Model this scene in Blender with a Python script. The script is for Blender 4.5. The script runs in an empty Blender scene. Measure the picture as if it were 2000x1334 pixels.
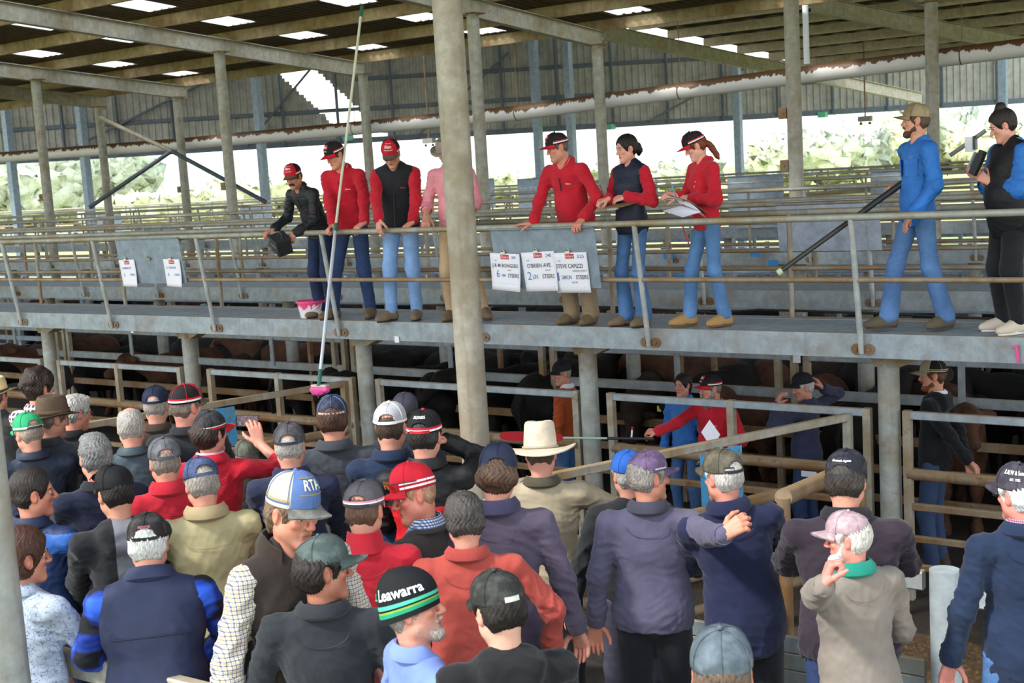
import bpy, math, random
import numpy as np
from mathutils import Vector, Matrix
SC = bpy.context.scene
COL = SC.collection
# ---------------------------------------------------------------- camera
F_PX = 2500.0; CAM_H = 3.25
PITCH = math.atan(332 * math.cos(.06) / F_PX); ROLL = math.atan(.06); YAW = math.radians(35.8)
_fh = np.array([-math.sin(YAW), math.cos(YAW), 0.0]); _r0 = np.array([math.cos(YAW), math.sin(YAW), 0.0])
FW = math.cos(PITCH) * _fh + np.array([0, 0, -math.sin(PITCH)])
_u0 = np.cross(_r0, FW)
RT = _r0 * math.cos(ROLL) - _u0 * math.sin(ROLL)
UP = _u0 * math.cos(ROLL) + _r0 * math.sin(ROLL)
CP = np.array([0, 0, CAM_H])
cd = bpy.data.cameras.new('camera'); cam = bpy.data.objects.new('camera', cd); COL.objects.link(cam)
cd.lens = 36.0 * F_PX / 2000.0; cd.sensor_width = 36.0; cd.clip_end = 2000
cam.matrix_world = Matrix(((RT[0], UP[0], -FW[0], CP[0]), (RT[1], UP[1], -FW[1], CP[1]), (RT[2], UP[2], -FW[2], CP[2]), (0, 0, 0, 1)))
cd.dof.use_dof = True; cd.dof.focus_distance = 8.2; cd.dof.aperture_fstop = 6.3
SC.camera = cam
def ray(x, y): return FW + RT * (x - 1000) / F_PX - UP * (y - 667) / F_PX
def atZ(x, y, Z): r = ray(x, y); return CP + r * (Z - CAM_H) / r[2]
def atY(x, y, Y): r = ray(x, y); return CP + r * Y / r[1]
def atD(x, y, d): return CP + ray(x, y) * d
# ---------------------------------------------------------------- world and light
SC.view_settings.view_transform = 'Standard'; SC.view_settings.look = 'None'
SC.view_settings.gamma = 1.0; SC.view_settings.use_curve_mapping = False
SC.view_settings.exposure = 0.9
W = bpy.data.worlds.new('world'); SC.world = W; W.use_nodes = True
nt = W.node_tree; nt.nodes.clear()
o_ = nt.nodes.new('ShaderNodeOutputWorld'); bg = nt.nodes.new('ShaderNodeBackground')
tc = nt.nodes.new('ShaderNodeTexCoord'); sx = nt.nodes.new('ShaderNodeSeparateXYZ'); cr = nt.nodes.new('ShaderNodeValToRGB')
nt.links.new(tc.outputs['Generated'], sx.inputs[0]); nt.links.new(sx.outputs['Z'], cr.inputs[0])
cr.color_ramp.elements[0].position = 0.0; cr.color_ramp.elements[0].color = (1.0, 0.985, 0.96, 1)
cr.color_ramp.elements[1].position = 0.6; cr.color_ramp.elements[1].color = (0.72, 0.86, 1.0, 1)
nt.links.new(cr.outputs[0], bg.inputs[0]); bg.inputs[1].default_value = 1.55
nt.links.new(bg.outputs[0], o_.inputs[0])
sd = bpy.data.lights.new('sun', 'SUN'); sd.energy = 2.6; sd.angle = math.radians(6); sd.color = (1, .95, .87)
so = bpy.data.objects.new('sun', sd); COL.objects.link(so)
so.rotation_euler = Vector((-0.55, -1.0, 1.15)).to_track_quat('Z', 'Y').to_euler()
rnd = random.Random(7); nr = np.random.RandomState(5)

# ---------------------------------------------------------------- materials
def lin(h):
    if isinstance(h, tuple): return h
    h = h.lstrip('#'); v = [int(h[i:i + 2], 16) / 255 for i in (0, 2, 4)]
    return tuple(c / 12.92 if c <= .04045 else ((c + .055) / 1.055) ** 2.4 for c in v)
MATS = {}
class NT:
    def __init__(s, name):
        s.m = bpy.data.materials.new(name); s.m.use_nodes = True; s.t = s.m.node_tree
        s.b = s.t.nodes['Principled BSDF']; s.tc = None
    def n(s, kind, **kw):
        x = s.t.nodes.new(kind)
        for k, v in kw.items(): setattr(x, k, v)
        return x
    def L(s, a, b): s.t.links.new(a, b)
    def co(s, scale=(1, 1, 1), kind='Object', rot=(0, 0, 0)):
        if s.tc is None: s.tc = s.n('ShaderNodeTexCoord')
        mp = s.n('ShaderNodeMapping'); mp.inputs['Scale'].default_value = scale; mp.inputs['Rotation'].default_value = rot
        s.L(s.tc.outputs[kind], mp.inputs[0]); return mp.outputs[0]
    def noise(s, vec, scale, detail=3, rough=.55):
        x = s.n('ShaderNodeTexNoise'); x.inputs['Scale'].default_value = scale; x.inputs['Detail'].default_value = detail
        x.inputs['Roughness'].default_value = rough; s.L(vec, x.inputs['Vector']); return x.outputs['Fac']
    def ramp(s, f, stops):
        x = s.n('ShaderNodeValToRGB'); e = x.color_ramp.elements
        while len(e) < len(stops): e.new(.5)
        for i, (p, c) in enumerate(stops):
            e[i].position = p; e[i].color = (c, c, c, 1) if isinstance(c, (int, float)) else (*lin(c), 1)
        s.L(f, x.inputs[0]); return x.outputs[0]
    def mix(s, f, a, b, mode='MIX'):
        x = s.n('ShaderNodeMix', data_type='RGBA', blend_type=mode)
        for i, v in ((0, f), (6, a), (7, b)):
            if isinstance(v, (int, float)): x.inputs[i].default_value = v
            elif isinstance(v, (tuple, str)): x.inputs[i].default_value = (*lin(v), 1)
            else: s.L(v, x.inputs[i])
        return x.outputs[2]
    def math(s, op, a, b=0.0, c=None):
        x = s.n('ShaderNodeMath', operation=op)
        for i, v in ((0, a), (1, b)) + (((2, c),) if c is not None else ()):
            if isinstance(v, (int, float)): x.inputs[i].default_value = v
            else: s.L(v, x.inputs[i])
        return x.outputs[0]
    def bump(s, h, strength=.3, dist=.01):
        x = s.n('ShaderNodeBump'); x.inputs['Strength'].default_value = strength; x.inputs['Distance'].default_value = dist
        s.L(h, x.inputs['Height']); s.L(x.outputs[0], s.b.inputs['Normal'])
    def fin(s, col, rough=.8, metal=0.0, spec=None):
        if isinstance(col, (tuple, str)): s.b.inputs['Base Color'].default_value = (*lin(col), 1)
        else: s.L(col, s.b.inputs['Base Color'])
        if isinstance(rough, (int, float)): s.b.inputs['Roughness'].default_value = rough
        else: s.L(rough, s.b.inputs['Roughness'])
        s.b.inputs['Metallic'].default_value = metal
        if spec is not None: s.b.inputs['Specular IOR Level'].default_value = spec
        return s.m
def cached(fn):
    def w(*a, **k):
        key = (fn.__name__, a, tuple(sorted(k.items())))
        if key not in MATS: MATS[key] = fn(*a, **k)
        return MATS[key]
    return w
@cached
def plain(col, rough=.6, metal=0.0):
    t = NT('plain'); c = t.co(); f = t.noise(c, 6, 3)
    return t.fin(t.mix(t.ramp(f, [(.3, .0), (.7, .25)]), col, tuple(x * .75 for x in lin(col))), rough, metal)
@cached
def fabric(col, kind='knit', amt=.25):
    t = NT('fabric_' + kind); c = t.co(); base = lin(col)
    dk = tuple(x * .62 for x in base); lt = tuple(min(1, x * 1.18 + .01) for x in base)
    f = t.noise(c, 7, 4, .6); col_ = t.mix(t.ramp(f, [(.3, 0.0), (.72, 1.0)]), dk, lt)
    col_ = t.mix(amt * 2, base, col_)
    if kind == 'denim':
        g = t.noise(t.co((1, 1, .25)), 260, 2); col_ = t.mix(t.ramp(g, [(.35, 0.0), (.65, .35)]), col_, tuple(min(1, x * 1.7 + .04) for x in base))
        h = t.noise(c, 4.5, 4, .5); col_ = t.mix(t.ramp(h, [(.45, 0.0), (.75, .55)]), col_, tuple(min(1, x * 1.8 + .03) for x in base))
    n1 = t.noise(c, 380 if kind != 'knit' else 240, 2); n2 = t.noise(t.co((1, 1, .45)), 22, 3)
    t.bump(t.math('ADD', t.math('MULTIPLY', n1, .25), n2), .35, .006)
    t.b.inputs['Sheen Weight'].default_value = .12 if kind == 'knit' else .0
    return t.fin(col_, .55 if kind == 'shell' else .88, 0, .25)
@cached
def check(base, line, line2=None, size=.03, w=.28, big=False):
    t = NT('fabric_check'); c = t.co(); s = t.n('ShaderNodeSeparateXYZ'); t.L(c, s.inputs[0])
    ang = t.math('MULTIPLY', t.math('ARCTAN2', s.outputs['X'], s.outputs['Y']), .17)
    def band(v, ph=0.0, ww=w):
        fr = t.math('FRACT', t.math('ADD', t.math('DIVIDE', v, size), ph))
        return t.math('LESS_THAN', t.math('ABSOLUTE', t.math('SUBTRACT', fr, .5)), ww / 2)
    if big:
        def soft(v, ph=0.0):
            return t.ramp(t.math('ADD', t.math('MULTIPLY', t.math('SINE', t.math('MULTIPLY', v, 6.283 / size)), .5), .5), [(.35, 0.0), (.65, 1.0)])
        a = soft(s.outputs['Z']); b = soft(s.outputs['Y'])
        m = t.math('MULTIPLY', a, b); q = t.math('MAXIMUM', a, b)
        col = t.mix(q, base, line); col = t.mix(m, col, line2 or line)
        return t.fin(col, .85)
    a = band(s.outputs['Z']); b = band(s.outputs['X']); d = band(s.outputs['Y'])
    v = t.math('MAXIMUM', b, 0.0)
    col = t.mix(t.math('MULTIPLY', a, .85), base, line)
    col = t.mix(t.math('MULTIPLY', v, .75), col, line)
    if line2:
        a2 = band(s.outputs['Z'], .5, w * .7); b2 = band(s.outputs['X'], .5, w * .7)
        col = t.mix(t.math('MULTIPLY', t.math('MAXIMUM', a2, b2), .8), col, line2)
    return t.fin(col, .85)
@cached
def swirl(base, line):
    t = NT('fabric_pattern'); c = t.co(); f = t.noise(c, 38, 2, .5)
    g = t.ramp(t.math('ABSOLUTE', t.math('SUBTRACT', f, .5)), [(.008, 1.0), (.022, 0.0)])
    return t.fin(t.mix(g, base, line), .8)
@cached
def skin(tone='#c98b74'):
    t = NT('skin'); a = t.n('ShaderNodeVertexColor'); a.layer_name = 'Col'
    f = t.noise(t.co(), 55, 4, .6); col = t.mix(t.ramp(f, [(.35, 0.0), (.7, .3)]), a.outputs['Color'], t.mix(1.0, a.outputs['Color'], (.82, .55, .5), 'MULTIPLY'))
    t.b.inputs['Subsurface Weight'].default_value = .0
    t.bump(t.noise(t.co(), 160, 3), .12, .004)
    return t.fin(col, .5, 0, .35)
@cached
def hairm(col):
    t = NT('hair'); c = t.co((1, 1, .22)); f = t.noise(c, 150, 3, .7); b = lin(col)
    g = t.noise(t.co(), 20, 3)
    cc = t.mix(t.ramp(f, [(.3, 0.0), (.7, 1.0)]), tuple(x * .35 for x in b), tuple(min(1, x * 1.5 + .01) for x in b))
    cc = t.mix(t.ramp(g, [(.35, .5), (.65, 0.0)]), cc, tuple(x * .5 for x in b))
    t.bump(f, .7, .006)
    return t.fin(cc, .5, 0, .3)
@cached
def capm(col, kind='twill'):
    t = NT('cap_' + kind); c = t.co(); b = lin(col); f = t.noise(c, 14, 3)
    cc = t.mix(t.ramp(f, [(.35, 0.0), (.7, .6)]), b, tuple(min(1, x * .6) for x in b))
    if kind == 'worn': cc = t.mix(t.ramp(t.noise(c, 22, 4), [(.45, 0.0), (.7, .55)]), cc, tuple(min(1, x * 1.7 + .05) for x in b))
    if kind == 'mesh':
        v = t.n('ShaderNodeTexVoronoi'); v.inputs['Scale'].default_value = 320; t.L(c, v.inputs['Vector'])
        cc = t.mix(t.ramp(v.outputs['Distance'], [(.2, .45), (.5, 0.0)]), cc, tuple(x * .45 for x in b))
    t.bump(t.noise(c, 200, 2), .25, .003)
    return t.fin(cc, .8, 0, .25)
@cached
def galv(tone='#9ba3a6', dirt='#8a7350', amount=.5, rust=.25, top=True):
    """galvanised steel with dusty tops and brown stains"""
    t = NT('galvanised_steel'); c = t.co(kind='Object'); g = t.n('ShaderNodeNewGeometry')
    pos = g.outputs['Position']
    def nz(sc, d=4, r=.6, s3=(1, 1, 1)):
        mp = t.n('ShaderNodeMapping'); mp.inputs['Scale'].default_value = s3; t.L(pos, mp.inputs[0]); return t.noise(mp.outputs[0], sc, d, r)
    b = lin(tone); a = nz(9); v = t.n('ShaderNodeTexVoronoi'); v.inputs['Scale'].default_value = 34; t.L(pos, v.inputs['Vector'])
    sp = t.math('MULTIPLY', v.outputs['Distance'], .35)
    col = t.mix(t.ramp(a, [(.3, 0.0), (.7, 1.0)]), tuple(x * .78 for x in b), tuple(min(1, x * 1.2) for x in b))
    col = t.mix(t.ramp(sp, [(.0, .25), (.2, 0.0)]), col, tuple(x * .7 for x in b))
    dn = t.ramp(nz(2.6, 5, .62), [(.62 - amount * .28, 0.0), (.80 - amount * .22, min(1.0, amount + .1))])
    col = t.mix(dn, col, dirt)
    rn = t.ramp(nz(7.5, 5, .65), [(.60, 0.0), (.70, rust)])
    col = t.mix(rn, col, '#6d3f22')
    st = t.ramp(nz(14, 3, .5, (1, 1, .12)), [(.56, 0.0), (.68, .35 * amount)])
    col = t.mix(st, col, '#5d4a34')
    if top:
        s = t.n('ShaderNodeSeparateXYZ'); t.L(g.outputs['Normal'], s.inputs[0])
        tz = t.ramp(s.outputs['Z'], [(.55, 0.0), (.85, .72)])
        col = t.mix(t.math('MULTIPLY', tz, t.ramp(nz(6, 3), [(.25, .5), (.6, 1.0)])), col, '#a98f6a')
    t.bump(nz(60, 3), .15, .003)
    return t.fin(col, .62, .25, .4)
@cached
def pvc():
    t = NT('dusty_pvc'); g = t.n('ShaderNodeNewGeometry'); s = t.n('ShaderNodeSeparateXYZ'); t.L(g.outputs['Normal'], s.inputs[0])
    mp = t.n('ShaderNodeMapping'); mp.inputs['Scale'].default_value = (1, 1, .3); t.L(g.outputs['Position'], mp.inputs[0])
    f = t.noise(mp.outputs[0], 5.5, 4, .7)
    e = t.math('ADD', s.outputs['Z'], t.math('MULTIPLY', t.math('SUBTRACT', f, .5), 2.2))
    m = t.ramp(e, [(.30, 0.0), (.36, 1.0)])
    return t.fin(t.mix(m, '#e6e4e4', '#6e4f33'), .5)
@cached
def paper(col='#e9e8f2'):
    t = NT('paper'); return t.fin(col, .7)
@cached
def leafm(a, b, sc=1.2):
    t = NT('foliage'); g = t.n('ShaderNodeNewGeometry')
    f = t.noise(g.outputs['Position'], sc, 6, .75); t.bump(t.noise(g.outputs['Position'], sc * 8, 4, .7), 1.0, .4 if sc > .1 else 2.0); return t.fin(t.mix(t.ramp(f, [(.38, 0.0), (.60, 1.0)]), a, b), .95)
@cached
def ground(a, b, c_, sc=1.0, bumpd=.05):
    t = NT('ground'); g = t.n('ShaderNodeNewGeometry'); p = g.outputs['Position']
    f = t.noise(p, 1.1 * sc, 5, .65); h = t.noise(p, 9 * sc, 5, .7)
    col = t.mix(t.ramp(f, [(.35, 0.0), (.65, 1.0)]), a, b); col = t.mix(t.ramp(h, [(.5, 0.0), (.68, .8)]), col, c_)
    t.bump(t.math('ADD', h, t.noise(p, 40 * sc, 3)), .8, bumpd); return t.fin(col, .95)
@cached
def sheetm(a, b, axis=0, pitch=.19, dark=.55, bands=True):
    t = NT('profiled_sheet'); g = t.n('ShaderNodeNewGeometry'); f = t.noise(g.outputs['Position'], 1.3, 5, .6)
    s2 = t.noise(t.co((1, 1, 1), 'Object'), 4, 4)
    col = t.mix(t.ramp(f, [(.3, 0.0), (.7, 1.0)]), a, b); col = t.mix(t.ramp(s2, [(.45, 0.0), (.7, .5)]), col, tuple(x * .6 for x in lin(b)))
    return t.fin(col, .7, .1)
@cached
def cowm(col, col2):
    t = NT('cow_coat'); c = t.co(); f = t.noise(c, 5, 4); col_ = t.mix(t.ramp(f, [(.35, 0.0), (.7, 1.0)]), col, col2)
    h = t.noise(t.co((1, 1, 1)), 60, 3); col_ = t.mix(t.ramp(h, [(.5, 0.0), (.75, .35)]), col_, tuple(min(1, x * 2 + .01) for x in lin(col2)))
    t.bump(h, .6, .01); return t.fin(col_, .75, 0, .3)

# ---------------------------------------------------------------- objects
def tag(o, label=None, cat=None, group=None, kind=None):
    if label: o['label'] = label
    if cat: o['category'] = cat
    if group: o['group'] = group
    if kind: o['kind'] = kind
    return o
def empty(name, loc=(0, 0, 0), rz=0.0, **kw):
    o = bpy.data.objects.new(name, None); COL.objects.link(o); o.location = tuple(loc); o.rotation_euler = (0, 0, rz); o.empty_display_size = .1
    return tag(o, **kw)
def link(name, me, mats=None, parent=None):
    o = bpy.data.objects.new(name, me); COL.objects.link(o)
    if mats is not None:
        for m in (mats if isinstance(mats, (list, tuple)) else [mats]): me.materials.append(m)
    if parent is not None: o.parent = parent
    return o
def mk(name, V, Q, mats=None, parent=None, smooth=True, mi=None, col=None):
    """numpy vertices and faces (quads, tris or python lists) to one mesh object"""
    V = np.asarray(V, dtype=np.float32).reshape(-1, 3); me = bpy.data.meshes.new(name)
    if isinstance(Q, np.ndarray):
        n, k = Q.shape; me.vertices.add(len(V)); me.vertices.foreach_set('co', V.ravel())
        me.loops.add(n * k); me.loops.foreach_set('vertex_index', Q.astype(np.int32).ravel())
        me.polygons.add(n); me.polygons.foreach_set('loop_start', np.arange(0, n * k, k, dtype=np.int32))
        me.update(calc_edges=True); me.validate()
    else:
        me.from_pydata(V.tolist(), [], Q); n = len(Q)
    n = len(me.polygons)
    if smooth: me.polygons.foreach_set('use_smooth', np.ones(n, dtype=bool))
    if mi is not None and len(mi) == n: me.polygons.foreach_set('material_index', np.asarray(mi, dtype=np.int32))
    if col is not None:
        a = me.color_attributes.new('Col', 'FLOAT_COLOR', 'POINT'); c = np.ones((len(V), 4), dtype=np.float32); c[:, :3] = col
        a.data.foreach_set('color', c.ravel())
    me.update(); return link(name, me, mats, parent)
def nrm(v): v = np.asarray(v, float); return v / max(1e-9, np.linalg.norm(v))
class MB:
    def __init__(s): s.v = []; s.f = []; s.m = []; s.cm = 0
    def add(s, V, Fs):
        o = len(s.v); s.v += [tuple(map(float, p)) for p in V]; s.f += [tuple(i + o for i in f) for f in Fs]; s.m += [s.cm] * len(Fs); return s
    def box(s, c, d, R=None):
        c = np.array(c, float); d = np.array(d, float) / 2; P = np.array([[x, y, z] for x in (-1, 1) for y in (-1, 1) for z in (-1, 1)]) * d
        if R is not None: P = P @ np.array(R).T
        return s.add(P + c, [(0, 1, 3, 2), (4, 6, 7, 5), (0, 4, 5, 1), (2, 3, 7, 6), (0, 2, 6, 4), (1, 5, 7, 3)])
    def bar(s, a, b, w, h, up=(0, 0, 1), bev=0.0):
        """a beam of width w and height h from a to b (bevelled section)"""
        a = np.array(a, float); b = np.array(b, float); d = nrm(b - a); sd_ = nrm(np.cross(d, up)) if np.linalg.norm(np.cross(d, up)) > 1e-4 else np.array([1., 0, 0]); u = np.cross(sd_, d)
        w /= 2; h /= 2; e = min(bev or min(w, h) * .25, .008)
        sec = [(-w + e, -h), (w - e, -h), (w, -h + e), (w, h - e), (w - e, h), (-w + e, h), (-w, h - e), (-w, -h + e)]
        V = [p + sd_ * x + u * y for p in (a, b) for x, y in sec]; n = 8
        return s.add(V, [(i, (i + 1) % n, n + (i + 1) % n, n + i) for i in range(n)] + [tuple(range(n))[::-1], tuple(range(n, 2 * n))])
    def chan(s, a, b, w, h, t=.006, up=(0, 0, 1), flip=1):
        """C section: web plus two flanges"""
        a = np.array(a, float); b = np.array(b, float); d = nrm(b - a); sd_ = nrm(np.cross(d, up)) * flip; u = np.array(up, float)
        sec = [(0, -h / 2), (w, -h / 2), (w, -h / 2 + t), (t, -h / 2 + t), (t, h / 2 - t), (w, h / 2 - t), (w, h / 2), (0, h / 2)]
        V = [p + sd_ * x + u * y for p in (a, b) for x, y in sec]; n = 8
        Fq = [(i, (i + 1) % n, n + (i + 1) % n, n + i) for i in range(n)]
        for k in (0, n): Fq += [(k, k + 1, k + 2, k + 3), (k, k + 3, k + 4, k + 7), (k + 4, k + 5, k + 6, k + 7)]
        return s.add(V, Fq)
    def tube(s, pts, r, n=12, cap=True):
        P = [np.array(p, float) for p in pts]; R = r if isinstance(r, (list, tuple)) else [r] * len(P); V = []; ref = np.array([0., 0, 1])
        d0 = nrm(P[1] - P[0]);
        if abs(d0 @ ref) > .95: ref = np.array([1., 0, 0])
        x = nrm(np.cross(d0, ref))
        for i, p in enumerate(P):
            d = nrm((P[min(i + 1, len(P) - 1)] - P[i]) if i == 0 else (P[i] - P[i - 1]) if i == len(P) - 1 else nrm(P[i + 1] - P[i]) + nrm(P[i] - P[i - 1]))
            x = nrm(x - d * (x @ d)); y = np.cross(d, x)
            V += [p + (x * math.cos(k * 2 * math.pi / n) + y * math.sin(k * 2 * math.pi / n)) * R[i] for k in range(n)]
        m = len(P); Fs = [(i * n + k, i * n + (k + 1) % n, (i + 1) * n + (k + 1) % n, (i + 1) * n + k) for i in range(m - 1) for k in range(n)]
        if cap: Fs += [tuple(range(n))[::-1], tuple((m - 1) * n + k for k in range(n))]
        return s.add(V, Fs)
    def lathe(s, prof, n=32, M=None):
        V = [np.array([r * math.cos(k * 2 * math.pi / n), r * math.sin(k * 2 * math.pi / n), z]) for r, z in prof for k in range(n)]
        if M is not None: V = [M @ v for v in V]
        m = len(prof); return s.add(V, [(i * n + k, i * n + (k + 1) % n, (i + 1) * n + (k + 1) % n, (i + 1) * n + k) for i in range(m - 1) for k in range(n)])
    def build(s, name, mats=None, parent=None, smooth=False):
        o = mk(name, np.array(s.v), s.f, mats, parent, smooth, mi=s.m)
        if smooth:
            try: o.data.set_sharp_from_angle(angle=math.radians(40))
            except Exception: pass
        return o
def text(name, body, M, size, mat, parent=None, align='CENTER', extrude=0.0, bold=0.0, fit=None, curve=None, sx=1.0):
    """lettering as a mesh; M maps (x, y, z) of the flat text into the parent's space; curve bends it"""
    c = bpy.data.curves.new(name, 'FONT'); c.body = body; c.size = size; c.align_x = align; c.align_y = 'CENTER'; c.extrude = extrude; c.offset = bold
    c.resolution_u = 3
    o = bpy.data.objects.new(name, c); COL.objects.link(o); dg = bpy.context.evaluated_depsgraph_get(); dg.update()
    me = bpy.data.meshes.new_from_object(o.evaluated_get(dg)); bpy.data.objects.remove(o); bpy.data.curves.remove(c)
    n = len(me.vertices); v = np.zeros(n * 3, dtype=np.float32); me.vertices.foreach_get('co', v); v = v.reshape(-1, 3); v[:, 0] *= sx
    if fit and n:
        k = fit / max(1e-6, (v[:, 0].max() - v[:, 0].min())); v[:, 0] *= k
    if curve is not None: v = curve(v)
    else: v = v @ np.array(M[0]).T + np.array(M[1])
    me.vertices.foreach_set('co', v.astype(np.float32).ravel()); me.update()
    while len(me.materials): me.materials.pop()
    return link(name, me, mat, parent)
# ---------------------------------------------------------------- smooth bodies: a distance field sampled on a grid, skinned with surface nets
class Fld:
    def __init__(s, lo, hi, h):
        s.h = h; s.lo = np.array(lo, float); s.n = np.maximum(4, np.ceil((np.array(hi, float) - s.lo) / h).astype(int) + 1)
        s.ax = [(s.lo[i] + h * np.arange(s.n[i])).astype(np.float32) for i in range(3)]
        s.F = np.full(tuple(s.n), 9.0, dtype=np.float32); s.A = None; s.k = 50
    def grp(s, k=50): s.k = k; s.A = np.zeros(tuple(s.n), dtype=np.float32); return s
    def sub(s, c, r):
        c = np.asarray(c); m = 5.0 / s.k + 2 * s.h
        i0 = np.clip(((c[0] - r - m - s.lo) / s.h).astype(int), 0, s.n); i1 = np.clip(((c[1] + r + m - s.lo) / s.h).astype(int) + 2, 0, s.n)
        sl = tuple(slice(a, b) for a, b in zip(i0, i1)); return sl, [s.ax[i][sl[i]].reshape([-1 if j == i else 1 for j in range(3)]) for i in range(3)]
    def cone(s, a, b, ra, rb=None, sc=(1, 1, 1)):
        rb = ra if rb is None else rb; a = np.asarray(a, float); b = np.asarray(b, float)
        sl, (X, Y, Z) = s.sub((np.minimum(a, b), np.maximum(a, b)), max(ra, rb) * max(1, *[1 / q for q in sc]))
        if any(q.stop <= q.start for q in sl): return s
        d = b - a; L = max(1e-9, d @ d); x, y, z = X - a[0], Y - a[1], Z - a[2]
        t = np.clip((x * d[0] + y * d[1] + z * d[2]) / L, 0, 1)
        D = np.sqrt(((x - t * d[0]) * sc[0]) ** 2 + ((y - t * d[1]) * sc[1]) ** 2 + ((z - t * d[2]) * sc[2]) ** 2) - (ra + (rb - ra) * t)
        s.A[sl] += np.exp(np.clip(-s.k * D, -60, 40)); return s
    def ell(s, c, r, R=None):
        c = np.asarray(c, float); r = np.asarray(r, float); sl, (X, Y, Z) = s.sub((c, c), r.max())
        if any(q.stop <= q.start for q in sl): return s
        x, y, z = X - c[0], Y - c[1], Z - c[2]
        if R is not None:
            R = np.asarray(R); x, y, z = (x * R[0, i] + y * R[1, i] + z * R[2, i] for i in range(3))
        k0 = np.sqrt((x / r[0]) ** 2 + (y / r[1]) ** 2 + (z / r[2]) ** 2); k1 = np.sqrt((x / r[0] ** 2) ** 2 + (y / r[1] ** 2) ** 2 + (z / r[2] ** 2) ** 2) + 1e-6
        s.A[sl] += np.exp(np.clip(-s.k * k0 * (k0 - 1) / k1, -60, 40)); return s
    def end(s, w=0.0):
        D = -np.log(np.maximum(s.A, 1e-30)) / s.k; s.A = None
        if w > 0:
            h = np.clip(.5 + .5 * (s.F - D) / w, 0, 1); s.F = s.F * (1 - h) + D * h - w * h * (1 - h)
        else: s.F = np.minimum(s.F, D)
        return s
    def carve(s, w=.004):
        """subtract the group just laid"""
        D = np.log(np.maximum(s.A, 1e-30)) / s.k; s.A = None
        m = np.maximum(s.F, D); q = np.maximum(0, w - np.abs(s.F - D)); s.F = m + q * q / (4 * w); return s
    def cut(s, p, n):
        """keep the side that the normal points away from"""
        n = nrm(n); p = np.asarray(p, float); X, Y, Z = (s.ax[i].reshape([-1 if j == i else 1 for j in range(3)]) for i in range(3))
        s.F = np.maximum(s.F, ((X - p[0]) * n[0] + (Y - p[1]) * n[1] + (Z - p[2]) * n[2]).astype(np.float32)); return s
    def mesh(s):
        F = s.F; F[0] = F[-1] = 1; F[:, 0] = F[:, -1] = 1; F[:, :, 0] = F[:, :, -1] = 1
        S = F < 0; c = sum(S[i:S.shape[0] - 1 + i, j:S.shape[1] - 1 + j, k:S.shape[2] - 1 + k].astype(np.int8) for i in (0, 1) for j in (0, 1) for k in (0, 1))
        act = np.argwhere((c > 0) & (c < 8))
        if len(act) == 0: return np.zeros((0, 3)), np.zeros((0, 4), dtype=int)
        O = np.array([[i, j, k] for i in (0, 1) for j in (0, 1) for k in (0, 1)])
        v = np.stack([F[act[:, 0] + o[0], act[:, 1] + o[1], act[:, 2] + o[2]] for o in O], 1)
        P = np.zeros((len(act), 3)); N = np.zeros(len(act))
        for a in range(8):
            for b in range(a + 1, 8):
                if np.abs(O[a] - O[b]).sum() != 1: continue
                m = (v[:, a] < 0) != (v[:, b] < 0); t = v[:, a] / np.where(m, v[:, a] - v[:, b], 1)
                t = np.clip(t, 0, 1); P[m] += (O[a] + (O[b] - O[a]) * t[:, None])[m]; N[m] += 1
        P = s.lo + (act + P / N[:, None]) * s.h
        idx = np.full(c.shape, -1, dtype=np.int64); idx[act[:, 0], act[:, 1], act[:, 2]] = np.arange(len(act)); Q = []
        for d in range(3):
            e = [0, 0, 0]; e[d] = 1; a = S[:S.shape[0] - e[0], :S.shape[1] - e[1], :S.shape[2] - e[2]]; b = S[e[0]:, e[1]:, e[2]:]
            u, w = (d + 1) % 3, (d + 2) % 3
            for flip, M in ((False, a & ~b), (True, ~a & b)):
                I = np.argwhere(M); I = I[(I[:, u] > 0) & (I[:, w] > 0)]
                def at(du, dw):
                    J = I.copy(); J[:, u] -= du; J[:, w] -= dw; return idx[J[:, 0], J[:, 1], J[:, 2]]
                q = np.stack([at(1, 1), at(0, 1), at(0, 0), at(1, 0)], 1); Q.append(q[:, ::-1] if flip else q)
        Q = np.concatenate(Q); Q = Q[(Q >= 0).all(1)]; return P, Q
def normals(V, Q):
    n = np.cross(V[Q[:, 2]] - V[Q[:, 0]], V[Q[:, 3]] - V[Q[:, 1]]); N = np.zeros_like(V)
    for k in range(4): np.add.at(N, Q[:, k], n)
    return N / np.maximum(1e-9, np.linalg.norm(N, axis=1))[:, None]
def relax(V, Q, it=1, lam=.5):
    for _ in range(it):
        A = np.zeros_like(V); C = np.zeros(len(V))
        for a, b in ((0, 1), (1, 2), (2, 3), (3, 0)):
            np.add.at(A, Q[:, a], V[Q[:, b]]); np.add.at(C, Q[:, a], 1); np.add.at(A, Q[:, b], V[Q[:, a]]); np.add.at(C, Q[:, b], 1)
        V = V + lam * (A / np.maximum(C, 1)[:, None] - V)
    return V
def wob(P, f, seed, dirs=None):
    """crease-like noise in about 0..1"""
    r = np.random.RandomState(seed); s = np.zeros(len(P)); w = np.zeros(len(P))
    for i in range(4): w += np.sin(P @ (r.randn(3) * f * .45) + r.rand() * 6.28)
    for i in range(4):
        d = r.randn(3)
        if dirs is not None: d = np.asarray(dirs) * (1 if r.rand() > .5 else -1) + d * .45
        s += (1 - np.abs(np.sin(P @ (nrm(d) * f * (.7 + .7 * r.rand())) + 1.1 * w + r.rand() * 6.28))) ** 2
    return s / 4
def rotm(ax, a):
    c, s_ = math.cos(a), math.sin(a)
    return np.array({'x': [[1, 0, 0], [0, c, -s_], [0, s_, c]], 'y': [[c, 0, s_], [0, 1, 0], [-s_, 0, c]], 'z': [[c, -s_, 0], [s_, c, 0], [0, 0, 1]]}[ax])
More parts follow.
